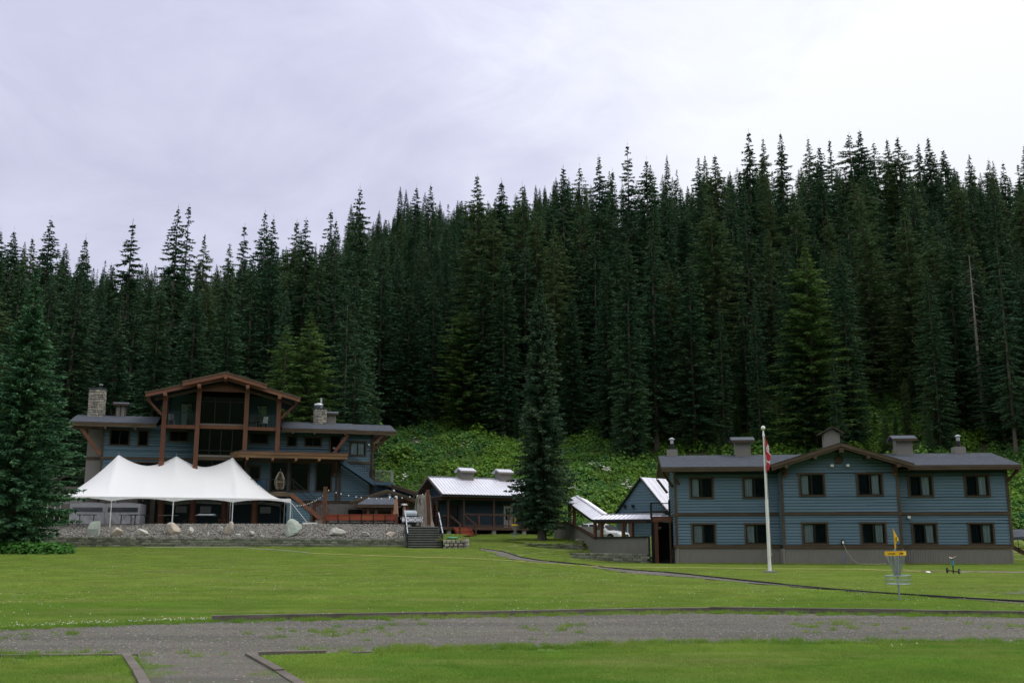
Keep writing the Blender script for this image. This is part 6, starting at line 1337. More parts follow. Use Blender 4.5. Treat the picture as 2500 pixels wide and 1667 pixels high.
for x, y in ((-.75, -.6), (-.1, -.6), (1.2, -.6), (1.2, 1.0), (-.75, 1.0)): part('post', M['timber'], PV, (x - .11, x + .11, y - .11, y + .11, -.05, z0 - .2))
part('beam', M['trim_h'], PV, (-1.2, 1.4, -.7, -.5, 1.3, 1.5)); part('bar_counter', M['deckwood'], PV, (-.7, 1.1, .2, .6, -.05, .95))
SR = thing('lean_to', 'small ribbed metal roof sloping between the annex and the cabin', 'roof', (-9.2, 93.5, 2.95), R(20)); metal_roof(SR, -2.0, 1.2, -1.2, 1.75, 1.2, 2.6, 'roof_sheet')
for x in (-1.8, 1.0): part('post', M['timber'], SR, (x - .08, x + .08, -1.0, -.84, 0, 1.8))
part('wall', M['tan'], SR, (-2.0, 1.2, 1.0, 1.1, 0, 2.5))
# ------------------------------------------------------------------ terrace, gravel bank, walls, steps
def gbank():
    vs = []; nx_ = 57
    for j, (y, t) in enumerate([(75.22, 0), (76, .2), (77, .47), (78, .74), (79.0, 1.0), (79.4, 1.0)]):
        for i in range(nx_):
            x = -37 + 29.4 * i / (nx_ - 1); zb = 2.06 - .16 * (x + 32) / 25; vs.append((x, y, zb + (3.04 - zb) * t + (rnd.uniform(-.04, .04) if 0 < t < 1 else 0)))
    F = [(j * nx_ + i, j * nx_ + i + 1, (j + 1) * nx_ + i + 1, (j + 1) * nx_ + i) for j in range(5) for i in range(nx_ - 1)]
    return link('gravel_bank', np_mesh('gravel_bank', np.array(vs), np.array(F), M['gravel'], 4), kind='structure')
gbank()
def zbank(x, y): zb = 2.06 - .16 * (x + 32) / 25; return zb + (3.04 - zb) * np.clip((y - 75.2) / 3.8, 0, 1)
MB().add([(-60, 79.2, 3.035), (-7.7, 79.2, 3.035), (-6.6, 77.6, 2.86), (-7.6, 88, 3.0), (-11.5, 98, 3.035), (-60, 99, 3.035), (-6.4, 77.6, 1.2), (-7.4, 88, 1.5)], [(0, 1, 4, 5), (1, 2, 3, 4)]).obj('terrace', M['gravel'], None, kind='structure')
pb = [rockmesh('bank_stone', .075, 1, M['pebble'], .2, .75, 20 + i) for i in range(5)]
n_ = 15000; px = rng.uniform(-36.5, -7.7, n_); py = rng.uniform(75.25, 79.3, n_); scatter('bank_stones', np.stack([px, py, zbank(px, py) + .02], 1), pb, rng.uniform(0, 6, n_), rng.uniform(.5, 1.35, n_))
def blockwall(name, label, pts, ztop, zbot, h=.17, L=.42, th=.28, stagger=True, mat=None):
    o = thing(name, label, 'retaining wall', (pts[0][0], pts[0][1], zbot)); P = np.array(pts, float); d = np.r_[0, np.cumsum(np.hypot(*np.diff(P, axis=0).T))]
    shapes = []
    for k in range(6):
        g = random.Random(k); c = lambda: g.uniform(-.012, .012); l, hh = L / 2 - .006, h / 2 - .005
        vs = [(-l, th / 2, -hh), (l, th / 2, -hh), (l, th / 2, hh), (-l, th / 2, hh), (-l, -th / 2 + .03, -hh), (l, -th / 2 + .03, -hh), (l, -th / 2 + .03, hh), (-l, -th / 2 + .03, hh), (-l * .8 + c(), -th / 2 + c(), -hh * .75), (l * .8 + c(), -th / 2 + c(), -hh * .75), (l * .8 + c(), -th / 2 + c(), hh * .75), (-l * .8 + c(), -th / 2 + c(), hh * .75)]
        shapes.append(MB().add(vs, [(8, 9, 10, 11), (4, 5, 9, 8), (5, 6, 10, 9), (6, 7, 11, 10), (7, 4, 8, 11), (0, 4, 7, 3), (1, 2, 6, 5), (3, 7, 6, 2), (0, 1, 5, 4)]).mesh('block', mat or M['block']))
    n = int(d[-1] / L); zt = lambda s: ztop[0] + (ztop[1] - ztop[0]) * s / d[-1]; nc = int(math.ceil((max(ztop) - zbot) / h))
    for c in range(nc):
        for i in range(n):
            s = (i + .5) * d[-1] / n + (L * .25 if c % 2 and stagger else -L * .25); x = np.interp(s, d, P[:, 0]); y = np.interp(s, d, P[:, 1]); s2 = min(s + .2, d[-1]); a = math.atan2(np.interp(s2, d, P[:, 1]) - np.interp(s2 - .4, d, P[:, 1]), np.interp(s2, d, P[:, 0]) - np.interp(s2 - .4, d, P[:, 0]))
            z = zt(s) - (c + .5) * h
            if z + h / 2 < Gf(x, y - .2) - .02: continue
            q = link('block', shapes[rnd.randrange(6)], o, (x - o.location.x + rnd.uniform(-.008, .008), y - o.location.y + rnd.uniform(-.015, .015) - c * .012, z - zbot), (0, 0, a)); q.scale = ((d[-1] / n) / L, 1, 1)
    return o
blockwall('block_wall', 'long low mossy block retaining wall below the gravel bank and boulders', [(-36, 75.05), (-7.45, 75.05)], (2.12, 1.92), 1.2, L=.43)
blockwall('block_wall', 'short curved three course block wall in front of the lone lawn spruce', [(1.15, 80.6), (1.5, 80.05), (3.3, 79.9), (5.5, 80.0)], (1.68, 1.58), 1.0, L=.36)
blockwall('block_wall', 'taller stepped block wall end beside the grey parged wall', [(5.05, 81.2), (5.9, 81.0), (6.35, 80.2)], (2.0, 1.85), .8, L=.36)
blockwall('block_wall', 'low block wall along the foot of the grey parged walkway wall', [(4.35, 76.4), (4.9, 75.6), (6.6, 74.2), (9.45, 71.8)], (.98, .94), .0, L=.40)
part('terrace_turf', M['grass'], None) if False else None
# grass shelf behind the small walls
MB().add([(1.4, 80.3, 1.62), (5.5, 80.2, 1.6), (6.2, 81.3, 1.75), (4.6, 86.5, 2.1), (-.5, 86, 1.95), (-.2, 83, 1.78)], [(0, 1, 2, 3, 4, 5)]).obj('lawn_shelf', M['grass'], None, kind='structure')
x_, y_ = jgrid(0, 6.2, 80.3, 86, .8); k = (x_ > 1.6 - (y_ - 80) * .5) & (x_ < 5.6); x_, y_ = x_[k], y_[k]
scatter('shelf_grass', np.stack([x_, y_, 1.62 + (y_ - 80.3) * .07], 1), mid_p, rng.uniform(0, 6.28, len(x_)), rng.uniform(.8, 1.3, len(x_)))
# steps
ST = thing('garden_steps', 'weathered concrete garden steps with black side walls and rails up to the terrace', 'steps', (-7.3, 73.55, 1.25), R(9))
for i in range(9): part('step', M['riser'], ST, (0.02, 2.33, i * .40 + .03, i * .40 + .43, i * .172 - .05, (i + 1) * .172))
for i in range(9): part('step_nosing', M['conc'], ST, (0.0, 2.35, i * .40 - .05, i * .40 + .30, (i + 1) * .172 + .001 - .05 * 0, (i + 1) * .172 + .045))
for x in (-.12, 2.36):
    MB().prism([(x, -.05, -.1), (x, 3.7, -.1), (x, 3.7, 1.65), (x, .1, .2), (x, -.05, .2)], (.1, 0, 0)).obj('side_wall', M['black'], ST)
    for k in range(3):
        y0, za = -.05 + k * 1.25, .15 + k * .53; h_ = .95
        for yy, zz in ((y0, za), (y0 + 1.0, za + .43)): MB().box(x + .02, x + .08, yy - .03, yy + .03, zz - .3, zz + h_).obj('rail_post', M['black'], ST)
        MB().beam((x + .05, y0 - .1, za + h_), (x + .05, y0 + 1.1, za + .43 + h_ + .05), .07, .05).obj('handrail', M['steel'], ST); MB().beam((x + .05, y0, za + h_ - .38), (x + .05, y0 + 1.0, za + .43 + h_ - .38), .04, .03).obj('rail', M['black'], ST)
# curved rubble wall at their right with a patch of lawn on top
RW = thing('rubble_wall', 'curved pale rubble stone wall right of the garden steps', 'stone wall', (-4.85, 73.4, 1.2))
rp = [(0, 0), (.9, 0), (1.45, .25), (1.62, .9), (1.45, 2.2), (1.0, 4.0), (.6, 6.0)]; P_ = np.array(rp, float); d_ = np.r_[0, np.cumsum(np.hypot(*np.diff(P_, axis=0).T))]
rstone = []
for k_ in range(5):
    g = random.Random(60 + k_); c_ = lambda: g.uniform(-.07, .07)
    rstone.append(MB().add([(-.49, .5, -.47), (.49, .5, -.47), (.49, .5, .47), (-.49, .5, .47), (-.47, -.25, -.45), (.47, -.25, -.45), (.47, -.25, .45), (-.47, -.25, .45), (-.38 + c_(), -.5 + c_(), -.34 + c_()), (.38 + c_(), -.5 + c_(), -.34 + c_()), (.38 + c_(), -.5 + c_(), .36 + c_()), (-.38 + c_(), -.5 + c_(), .36 + c_())], [(8, 9, 10, 11), (4, 5, 9, 8), (5, 6, 10, 9), (6, 7, 11, 10), (7, 4, 8, 11), (0, 4, 7, 3), (1, 2, 6, 5), (3, 7, 6, 2), (0, 1, 5, 4)]).mesh('stone', M['stone']))
for c in range(3):
    s = .1 * (c % 2)
    while s < d_[-1]:
        w_ = rnd.uniform(.22, .42); sm = s + w_ / 2; x = np.interp(sm, d_, P_[:, 0]); y = np.interp(sm, d_, P_[:, 1]); a = math.atan2(np.interp(sm + .1, d_, P_[:, 1]) - np.interp(sm - .1, d_, P_[:, 1]), np.interp(sm + .1, d_, P_[:, 0]) - np.interp(sm - .1, d_, P_[:, 0]))
        me = rstone[rnd.randrange(5)]; q = link('stone', me, RW, (x, y, .1 + c * .23 + (y / 6) * .45), (0, 0, a)); q.scale = (w_ * .97, .36, .235); s += w_
MB().add([(0, .1, .66), (.9, .12, .66), (1.4, .4, .66), (1.5, 1.0, .72), (1.3, 2.4, .85), (.5, 5.9, 1.15), (-.6, 5.9, 1.15), (-.3, 2.0, .85)], [tuple(range(8))]).obj('turf', M['grass'], RW)
x_, y_ = jgrid(-5.0, -3.5, 73.7, 79, .6); scatter('step_side_grass', np.stack([x_, y_, 1.87 + (y_ - 73.5) * .085], 1), mid_p, rng.uniform(0, 6, len(x_)), rng.uniform(.55, .8, len(x_)))
DS = MB().lathe([(0, 0), (.36, .0), (.40, .05), (.38, .10), (0, .12)], n=24).obj('plastic_saucer', M['greenplastic'], None, smooth=True, loc=(-4.25, 74.3, 1.98)); tag(DS, 'green plastic saucer lying on the grass beside the steps', 'saucer')
# boulders on the bank
BL = [(-30.46, 75.9, .45, 1.0, 'tall pale green slab boulder standing at the left of the bank', 'g', .3), (-28.67, 75.8, .75, .62, 'rounded tan boulder second from the left on the bank', 'w', .5), (-26.89, 75.8, .62, .52, 'squat grey brown boulder left of the large pink one', 'b', .5), (-24.86, 76.1, .85, .85, 'large warm tan boulder in front of the second tent pole', 'w', .6), (-23.51, 76.1, .5, .5, 'angular pale grey boulder between the two warm ones', 'b', .4), (-22.1, 75.8, .22, .26, 'tiny grey stone half buried in the gravel bank', 'b', .3), (-21.42, 76.6, .3, .42, 'small white rock touching the pink boulder', 'b', .3),
      (-20.7, 76.2, .62, .85, 'tall pinkish boulder below the third tent pole', 'w', .5), (-19.9, 75.7, .34, .22, 'low mossy rock at the foot of the pink boulder', 'g', .4), (-18.93, 75.8, .55, .42, 'low pale grey dome shaped rock right of the pink boulder', 'b', .45), (-18.1, 75.6, .30, .14, 'flat grey stone lying low beside the dome shaped rock', 'b', .3), (-15.95, 76.0, 1.02, 1.05, 'largest pointed grey boulder below the right tent corner', 'g', .7), (-12.7, 76.0, .82, .58, 'broad pale boulder in front of the red plank bench', 'b', .6), (-10.67, 75.8, .62, .36, 'flat white topped rock on the right half of the bank', 'b', .5), (-8.81, 76.0, .62, .38, 'low brownish rock at the right end of the bank near the steps', 'w', .5)]
for i, (x, y, w_, h_, l_, c_, d) in enumerate(BL):
    me = rockmesh('boulder', .5, 3, {'g': M['boulder_green'], 'w': M['boulder_warm'], 'b': M['boulder']}[c_], .36, 1, 300 + i * 7); o = link('boulder', me, None, (x, y, float(zbank(x, y)) + h_ * .42), (rnd.uniform(-.2, .2), rnd.uniform(-.25, .25), rnd.uniform(0, 6))); o.scale = (w_ * 1.55, w_ * 1.15, h_ * 1.6)
    if i == 0:
        sv = [(-.46, -.2, -.6), (.40, -.24, -.6), (.44, .2, -.6), (-.42, .22, -.6), (-.30, -.16, .52), (.30, -.18, .62), (.33, .12, .58), (-.24, .15, .46), (-.40, -.30, -.05), (.36, -.33, .0)]
        o.data = MB().add(sv, [(0, 1, 9, 8), (8, 9, 5, 4), (1, 2, 6, 5, 9), (2, 3, 7, 6), (3, 0, 8, 4, 7), (4, 5, 6, 7), (3, 2, 1, 0)]).mesh('boulder', M['boulder_green']); o.rotation_euler = (-.12, .06, .15); o.scale = (1, 1, 1)
    if i == 11: o.rotation_euler = (.1, -.15, .4); o.scale = (1.75, 1.3, 1.75)
    tag(o, l_, 'boulder', 'boulders on the gravel bank')

# ------------------------------------------------------------------ white pole tent
TE = thing('pole_tent', 'large white three peaked pole tent standing on the gravel terrace', 'tent', (-30.16, 78, 2.98), R(17.6))
B_ = 4.42; TW = 8.8; EZ = 2.12; PK = 5.62
def ridge(x):
    if x < 0: w_ = (x + B_) / B_; return EZ + (PK - EZ) * max(0, w_) ** 1.45
    if x > 2 * B_: w_ = (3 * B_ - x) / B_; return EZ + (PK - EZ) * max(0, w_) ** 1.45
    t = (x % B_) / B_; return 4.78 + (PK - 4.78) * abs(2 * t - 1) ** 1.7
def tz(x, y):
    v = max(0, 1 - abs(y - TW / 2) / (TW / 2)); r = ridge(x); t = (x % B_) / B_ if 0 <= x <= 2 * B_ else .5
    pk = abs(2 * ((x / B_) % 1) - 1) if -.001 < x < 2 * B_ + .001 else .4
    return EZ + (r - EZ) * v ** (1.05 + .35 * pk)
m = MB(); nu, nv = 96, 40
m.grid(lambda u, v: (-B_ + 4 * B_ * u, TW * v, tz(-B_ + 4 * B_ * u, TW * v) + .0), nu, nv); m.obj('canopy', M['canvas'], TE, smooth=True)
for y, L_ in ((-.01, 1), (TW + .01, 1)):
    for k in range(4):
        x0 = -B_ + k * B_
        def vf(u, v, x0=x0, y=y):
            x = x0 + B_ * u; drop = .34 - .22 * math.sin(math.pi * u) ** .8; return (x, y + .02 * math.sin(u * 40) * v * (1 - math.sin(math.pi * u)), EZ - drop * v)
        MB().grid(vf, 40, 3).obj('valance', M['canvas'], TE, smooth=True)
for x in (-B_ - .01, 3 * B_ + .01):
    for k in range(2):
        y0 = k * TW / 2; MB().grid(lambda u, v: (x, y0 + TW / 2 * u, EZ - (.34 - .22 * math.sin(math.pi * u) ** .8) * v), 30, 3).obj('valance', M['canvas'], TE, smooth=True)
for k in range(5):
    for y in (-.02, TW + .02): MB().tube((-B_ + k * B_, y + (.06 if y < 0 else -.06), -.25), (-B_ + k * B_, y + (.06 if y < 0 else -.06), EZ - .08), .032, 8).obj('side_pole', M['whitepaint'], TE)
for x in (-B_ + .06, 3 * B_ - .06): MB().tube((x, TW / 2, -.2), (x, TW / 2, EZ - .05), .032, 8).obj('side_pole', M['whitepaint'], TE)
for k in range(3): MB().tube((k * B_, TW / 2, -.2), (k * B_, TW / 2, PK - .02), .05, 8).obj('centre_pole', M['steel'], TE); MB().tube((k * B_, TW / 2, PK - .05), (k * B_, TW / 2, PK + .28), .012, 5).obj('pole_spike', M['galv'], TE)
for (a, b) in (((3 * B_, 0, EZ - .25), (3 * B_ + 1.6, -.2, -.05)), ((3 * B_, 0, EZ - .2), (3 * B_ + .45, 1.8, -.05)), ((3 * B_, TW, EZ - .2), (3 * B_ - .5, TW + 1.4, -.05)), ((3 * B_, TW, EZ - .2), (3 * B_ + 1.1, TW + .3, -.05)), ((3 * B_, TW / 2, EZ - .2), (3 * B_ + 1.2, TW / 2, -.05))): MB().tube(a, b, .022, 5).obj('guy_strap', M['whitepaint'], TE)
for k in range(4):
    m = MB(); 
    for i in range(5): m.lathe([(0, 0), (.03, -.03), (0, -.07)], (-B_ + k * B_ + .5 + i * .85, .25, EZ - .12 - .1 * math.sin(i / 4 * 3.14)), 6)
    m.obj('festoon_bulbs', M['bulb'], TE, kind='stuff')
TB = MB().box(-.55, .55, -.3, .3, 0, .16).obj('ballast_block', M['whitepaint'], None, loc=(-15.4, 79.3, 3.04), rot=(0, 0, .2)); tag(TB, 'white ballast block holding the tent guy strap by the stair', 'block')
TB = MB().box(-.35, .35, -.3, .3, 0, .36).obj('plastic_crate', M['tanpanel'], None, loc=(-14.9, 80.9, 3.04)); tag(TB, 'pale grey crate on the terrace at the foot of the red stair', 'crate')
# small party tent with clear windows
PT = thing('party_tent', 'small white walled party tent with clear window strips under the big tent', 'tent', (-34.35, 80.6, 3.02), R(10))
for k in range(2):
    x0 = k * 2.62
    def drape(u, v, x0=x0): x = x0 + 2.58 * u; return (x, -.0 + .05 * math.sin(u * 9 + v * 5) * (1 - v) + .025 * math.sin(u * 31 + v * 9), .0 + 1.02 * v + .0)
    MB().grid(drape, 50, 12).obj('skirt_wall', M['canvas2'], PT, smooth=True)
    part('wall_band', M['canvas2'], PT, (x0, x0 + 2.58, -.02, 0, 1.38, 1.68), (x0, x0 + .16, -.02, 0, 1.02, 1.38), (x0 + 2.42, x0 + 2.58, -.02, 0, 1.02, 1.38)); part('clear_window', M['glass'], PT, (x0 + .16, x0 + 2.42, -.012, -.004, 1.02, 1.38))
    MB().grid(lambda u, v, x0=x0: (x0 + 2.58 * u, 2.6 * v - .05, 1.66 + .14 * math.sin(math.pi * u) ** .7 * (.4 + .6 * math.sin(math.pi * v))), 16, 8).obj('tent_roof', M['canvas2'], PT, smooth=True)
    MB().add([(x0, 2.58, 0), (x0 + 2.58, 2.58, 0), (x0 + 2.58, 2.58, 1.68), (x0, 2.58, 1.68)], [(0, 1, 2, 3)]).obj('back_wall', M['canvas2'], PT)
part('side_wall', M['canvas2'], PT, (5.2, 5.22, 0, 2.58, 0, 1.68), (-.02, 0, 0, 2.58, 0, 1.68))
# tables under the big tent
def rtable(x, y, w_, dark, label, rz=.3):
    t = thing('folding_table', label, 'table', (x, y, 3.04), rz, 'folding tables under the tent'); part('tabletop', M['sash'] if dark else M['conc'], t, (-w_ / 2, w_ / 2, -.38, .38, .71, .75))
    for s in (-1, 1): MB().tube((s * (w_ / 2 - .2), -.3, 0), (s * (w_ / 2 - .2), -.3, .71), .018, 6).tube((s * (w_ / 2 - .2), .3, 0), (s * (w_ / 2 - .2), .3, .71), .018, 6).tube((s * (w_ / 2 - .2), -.3, .1), (s * (w_ / 2 - .2), .3, .1), .014, 6).obj('leg_frame', M['black'], t); MB().beam((s * (w_ / 2 - .2), 0, .3), (s * (w_ / 2 - .55), 0, .7), .02, .02).obj('strut', M['black'], t)
def otable(x, y, r, label):
    t = thing('round_table', label, 'table', (x, y, 3.04)); MB().lathe([(0, .72), (r, .72), (r, .755), (0, .755)], n=28).obj('tabletop', M['conc'], t)
    MB().tube((0, 0, .05), (0, 0, .72), .05, 8).obj('pedestal', M['black'], t)
    for k in range(4): a = k * 1.57 + .4; MB().beam((0, 0, .05), (r * .6 * math.cos(a), r * .6 * math.sin(a), .02), .05, .05).obj('foot', M['black'], t)
    return t
rtable(-32.3, 78.9, 1.4, True, 'dark folding table at the far left under the tent beside the spruce'); rtable(-29.3, 79.3, 1.4, False, 'pale topped folding table before the small party tent'); rtable(-28.3, 78.95, 1.6, True, 'dark folding table right of the pale topped one under the tent', .25)
otable(-26.8, 81.0, .75, 'round table left under the tent behind the second pole'); t_ = otable(-24.0, 81.4, .82, 'round table in the middle under the tent with folded cloths on it')
cb = MB().box(-.62, .62, -.4, .4, 0, .05).box(-.5, .66, -.3, .36, .052, .10).obj('folded_cloths', M['curtain'], None, loc=(-24.0, 81.4, 3.797)); tag(cb, 'pale folded cloths lying on the middle round table', 'cloths')
for i, (x, y) in enumerate(((-22.6, 81.9), (-25.6, 82.6))):
    t = thing('bench', 'dark wooden bench %s under the tent' % ('right of the table with cloths' if i == 0 else 'between the two round tables'), 'bench', (x, y, 3.04), .2); part('seat', M['deckwood'], t, (-.6, .6, -.17, .17, .4, .45)); part('leg', M['deckwood'], t, (-.5, -.42, -.15, .15, 0, .4)); part('leg', M['deckwood'], t, (.42, .5, -.15, .15, 0, .4))

# ------------------------------------------------------------------ patio between lodge and steps
def lightpost(x, y, h, label, lean=0):
    t = thing('light_post', label, 'post', (x, y, 2.9)); MB().beam((0, 0, -.2), (lean, 0, h), .26, .26, (0, 1, 0)).obj('shaft', M['timber'], t); MB().lathe([(0, 0), (.24, 0), (.24, .08), (0, .1)], (0, 0, -.02), 10).obj('footing', M['conc'], t); MB().beam((lean, 0, h - .15), (lean + .45, 0, h - .2), .04, .04).obj('hook_arm', M['black'], t); return t
lightpost(-14.3, 79.2, 3.0, 'rough red brown post at the left end of the string lights'); lightpost(-6.25, 78.6, 2.75, 'rough leaning red brown post at the top of the garden steps', -.16)
def strlights(label, pts, sag, nb, r=.045):
    a, b = Vector(pts[0]), Vector(pts[1]); t = thing('string_lights', label, 'string lights', pts[0]); P = []
    for i in range(41): u = i / 40; p = a.lerp(b, u) - a; p.z -= sag * 4 * u * (1 - u); P.append(p)
    MB().path(P, .012, 4).obj('cable', M['black'], t)
    for i in range(nb): p = P[int((i + .5) / nb * 40)]; MB().lathe([(0, 0), (r * .5, -.01), (r, -.05), (r * .8, -.09), (0, -.115)], (p.x, p.y, p.z - .02), 8).obj('bulb', M['bulb'], t)
strlights('string of white bulbs sagging from the left post across to the steps post', [(-14.25, 79.2, 5.75), (-6.4, 78.6, 5.45)], .55, 15)
strlights('string of small bulbs dropping from the left post to the red stair', [(-14.3, 79.1, 5.4), (-16.9, 80.6, 4.6)], .25, 16, .03); strlights('short string of bulbs from the steps post to the cabin gable', [(-6.3, 78.7, 5.5), (-7.6, 90.5, 6.1)], .3, 6)
BN = thing('plank_bench', 'long red plank backed bench with black brackets along the terrace edge', 'bench', (-14.15, 79.1, 2.95), R(-1.2))
for k in range(6): part('back_plank', M['redwood'], BN, (k * .9 + .02, k * .9 + .87, -.03, .04, .42, .80)); part('bracket', M['black'], BN, (k * .9 + .885, k * .9 + .925, -.06, .34, -.1, .86)); part('seat_slab', M['conc'], BN, (k * .9 + .05, k * .9 + .84, .06, .42, .26, .31))
part('top_rail', M['redwood'], BN, (0, 5.42, -.06, .06, .802, .86)); part('base', M['black'], BN, (.05, 5.3, .0, .5, -.2, .22)); part('end_post', M['timber'], BN, (-.02, .2, .1, .3, -.1, .40)); part('end_post', M['timber'], BN, (5.3, 5.48, -.1, .1, -.1, .9))
PS = thing('parasol', 'closed beige parasol standing behind the right end of the red bench', 'parasol', (-8.98, 80.2, 2.95)); MB().tube((0, 0, 0), (0, 0, 2.25), .025, 8).obj('pole', M['whitepaint'], PS)
n = 14; vs = []
for i, (r, z) in enumerate(((.03, 2.2), (.10, 2.0), (.15, 1.6), (.19, 1.1), (.22, .75))):
    for j in range(n * 2): a = 3.14159 * j / n; q = r * (1 if j % 2 else .72); vs.append((q * math.cos(a), q * math.sin(a), z))
MB().add(vs, [(i * 2 * n + j, i * 2 * n + (j + 1) % (2 * n), (i + 1) * 2 * n + (j + 1) % (2 * n), (i + 1) * 2 * n + j) for i in range(4) for j in range(2 * n)]).obj('folded_cloth', M['beige'], PS); MB().lathe([(0, 0), (.12, 0), (.1, .1), (0, .12)], (0, 0, 2.18), 10).obj('top_cap', M['whitepaint'], PS)
GR = thing('barbecue', 'grey hooded barbecue grill beside the covered table', 'barbecue', (-7.95, 81.2, 2.95), .2); part('cabinet', M['black'], GR, (-.5, .5, -.25, .3, .05, .8)); m = MB(); vs = []
for x in (-.5, .5):
    for k in range(9): a = math.pi * k / 8; vs.append((x, .02 - .3 * math.cos(a), .81 + .42 * math.sin(a)))
m.add(vs, [(k, k + 1, 9 + k + 1, 9 + k) for k in range(8)] + [tuple(range(9))[::-1], tuple(range(9, 18))]).obj('hood', M['galv'], GR, smooth=False); MB().tube((-.35, -.33, 1.0), (.35, -.33, 1.0), .018, 6).obj('handle', M['steel'], GR); part('side_shelf', M['sash'], GR, (-.95, -.51, -.22, .25, .76, .8)); part('side_shelf', M['sash'], GR, (.51, .85, -.22, .25, .76, .8))
CT = thing('patio_table', 'patio table on thin legs at the top of the steps', 'table', (-7.65, 79.2, 2.9), .25); part('tabletop', M['black'], CT, (-.75, .75, -.4, .4, .66, .7))
for x in (-.65, .65):
    for y in (-.32, .32): part('leg', M['black'], CT, (x - .03, x + .03, y - .03, y + .03, 0, .66))
def checkmat():
    m = new_mat('checked_cloth'); t = NT(m); o = t.n('ShaderNodeOutputMaterial'); p = t.n('ShaderNodeBsdfPrincipled'); c = t.n('ShaderNodeTexChecker'); c.inputs['Scale'].default_value = 7; c.inputs[1].default_value = (.75, .75, .8, 1); c.inputs[2].default_value = (.34, .34, .42, 1); t.l(t.n('ShaderNodeTexCoord').outputs['Object'], c.inputs[0]); t.l(c.outputs[0], p.inputs[0]); p.inputs['Roughness'].default_value = .8; t.l(p.outputs[0], o.inputs[0]); return m
cc = MB().grid(lambda u, v: (-.8 + 1.6 * u, -.44 + .9 * max(0, min(1, v * 1.6 - .3)) + .02 * math.sin(u * 17) * (1 if v < .2 else 0), .715 - .38 * max(0, .19 - v) / .19 - .2 * max(0, v - .81) / .19), 24, 16).obj('tablecloth', checkmat(), None, loc=(-7.65, 79.2, 2.9), rot=(0, 0, .25)); tag(cc, 'white and navy checked cloth over the patio table', 'tablecloth')
# large dead trunk
SK = thing('giant_stump', 'huge grey weathered fluted tree trunk standing beside the cabin', 'tree trunk', (-7.0, 81.6, 2.9)); vs = []; n = 36; K = 12; ph = [rnd.uniform(0, 6.28) for _ in range(4)]
for i in range(K + 1):
    t = i / K; r = .62 * (1.25 - .42 * t) + .22 * max(0, .22 - t) * 3
    for j in range(n): a = 6.283 * j / n; q = r * (1 + .10 * math.sin(5 * a + ph[0] + t) + .07 * math.sin(9 * a + ph[1] - t) + .05 * math.sin(17 * a + ph[2] + 3 * t) * (1 if j % 2 else .2)); vs.append((q * math.cos(a), q * math.sin(a) * .8, 2.45 * t + (.12 * math.sin(5 * a) if i == K else 0) - .05))
MB().add(vs, [(i * n + j, i * n + (j + 1) % n, (i + 1) * n + (j + 1) % n, (i + 1) * n + j) for i in range(K) for j in range(n)] + [tuple(K * n + j for j in range(n))]).obj('trunk', M['bark_pale'], SK); 
for k in range(9): a = rnd.uniform(3.4, 6.0); MB().beam((.66 * math.cos(a), .5 * math.sin(a), rnd.uniform(0, .4)), (.56 * math.cos(a), .44 * math.sin(a), rnd.uniform(1.5, 2.3)), .07, .07).obj('bark_strip', M['bark'], SK)
# egg chair on the lodge deck and chairs on the balconies
def Lw(x, y, z): c, s = math.cos(R(15)), math.sin(R(15)); return (-33.6 + x * c - y * s, 84 + x * s + y * c, z)
EG = thing('hanging_egg_chair', 'cream wicker hanging egg chair on the lodge deck beside the glass windows', 'chair', Lw(14.3, -1.5, 5.77), R(15))
MB().ring((0, 0, .02), .55, .03, 24).obj('base_ring', M['ratan'], EG)
pa = [(.5, .15, .02), (.58, .2, .6), (.52, .2, 1.3), (.3, .12, 1.85), (.0, 0, 2.02)]; MB().path(pa, .025, 6).obj('stand', M['black'], EG); MB().tube((0, 0, 2.02), (0, 0, 1.74), .012, 5).obj('chain', M['steel'], EG)
bk = MB()
def eg(a, t): h = .28 + 1.46 * t; r = .50 * math.sin(math.pi * min(1, t * .86 + .08)) ** .62 * (1.05 - .42 * t); return (r * math.cos(a) * 1.0, r * math.sin(a) * .8, h)
for k in range(20): a = 2.0 * math.pi * k / 20; bk.path([eg(a + .5 * math.sin(t * .6), t / 12) for t in range(13)], .014, 4) if not (3.9 < a < 5.5) else None
for t in range(1, 15): bk.path([eg(-.65 + 4.45 * k / 16, t / 15 + .02 * math.sin(k + t)) for k in range(17)], .011, 4)
bk.obj('basket', M['ratan'], EG); MB().path([eg(3.85, t / 14) for t in range(15)], .03, 6).path([eg(5.6, t / 14) for t in range(15)], .03, 6).path([eg(3.85 + 1.75 * k / 8, .42) for k in range(9)], .025, 6).obj('rim', M['ratan'], EG)
def chair(name, label, loc, rz, mt, bm):
    t = thing(name, label, 'chair', loc, rz); part('seat', mt, t, (-.25, .25, -.25, .25, .42, .46)); MB().beam((0, .24, .46), (0, .36, 1.0), .46, .035, (0, 1, 0)).obj('backrest', mt, t)
    for x in (-.22, .22):
        for y in (-.22, .22): MB().tube((x, y, 0), (x, y, .42), .015, 6).obj('leg', bm, t)
        MB().beam((x, -.25, .66), (x, .28, .66), .03, .03).obj('armrest', bm, t)
    return t
chair('patio_chair', 'blue metal chair on the lodge deck left of the egg chair', Lw(12.9, -1.2, 5.77), R(60), M['bluefab'], M['bluefab'])
chair('balcony_chair', 'pale mesh chair on the left upper balcony of the lodge', Lw(5.35, -1.2, 11.16), R(30), M['conc'], M['steel'])
chair('balcony_chair', 'pale mesh chair tilted toward the view on the right upper balcony', Lw(12.75, -1.1, 11.16), R(-20), M['whitepaint'], M['steel']); chair('balcony_chair', 'dark mesh chair beside the pale one on the right upper balcony', Lw(11.9, -1.0, 11.16), R(35), M['black'], M['steel'])
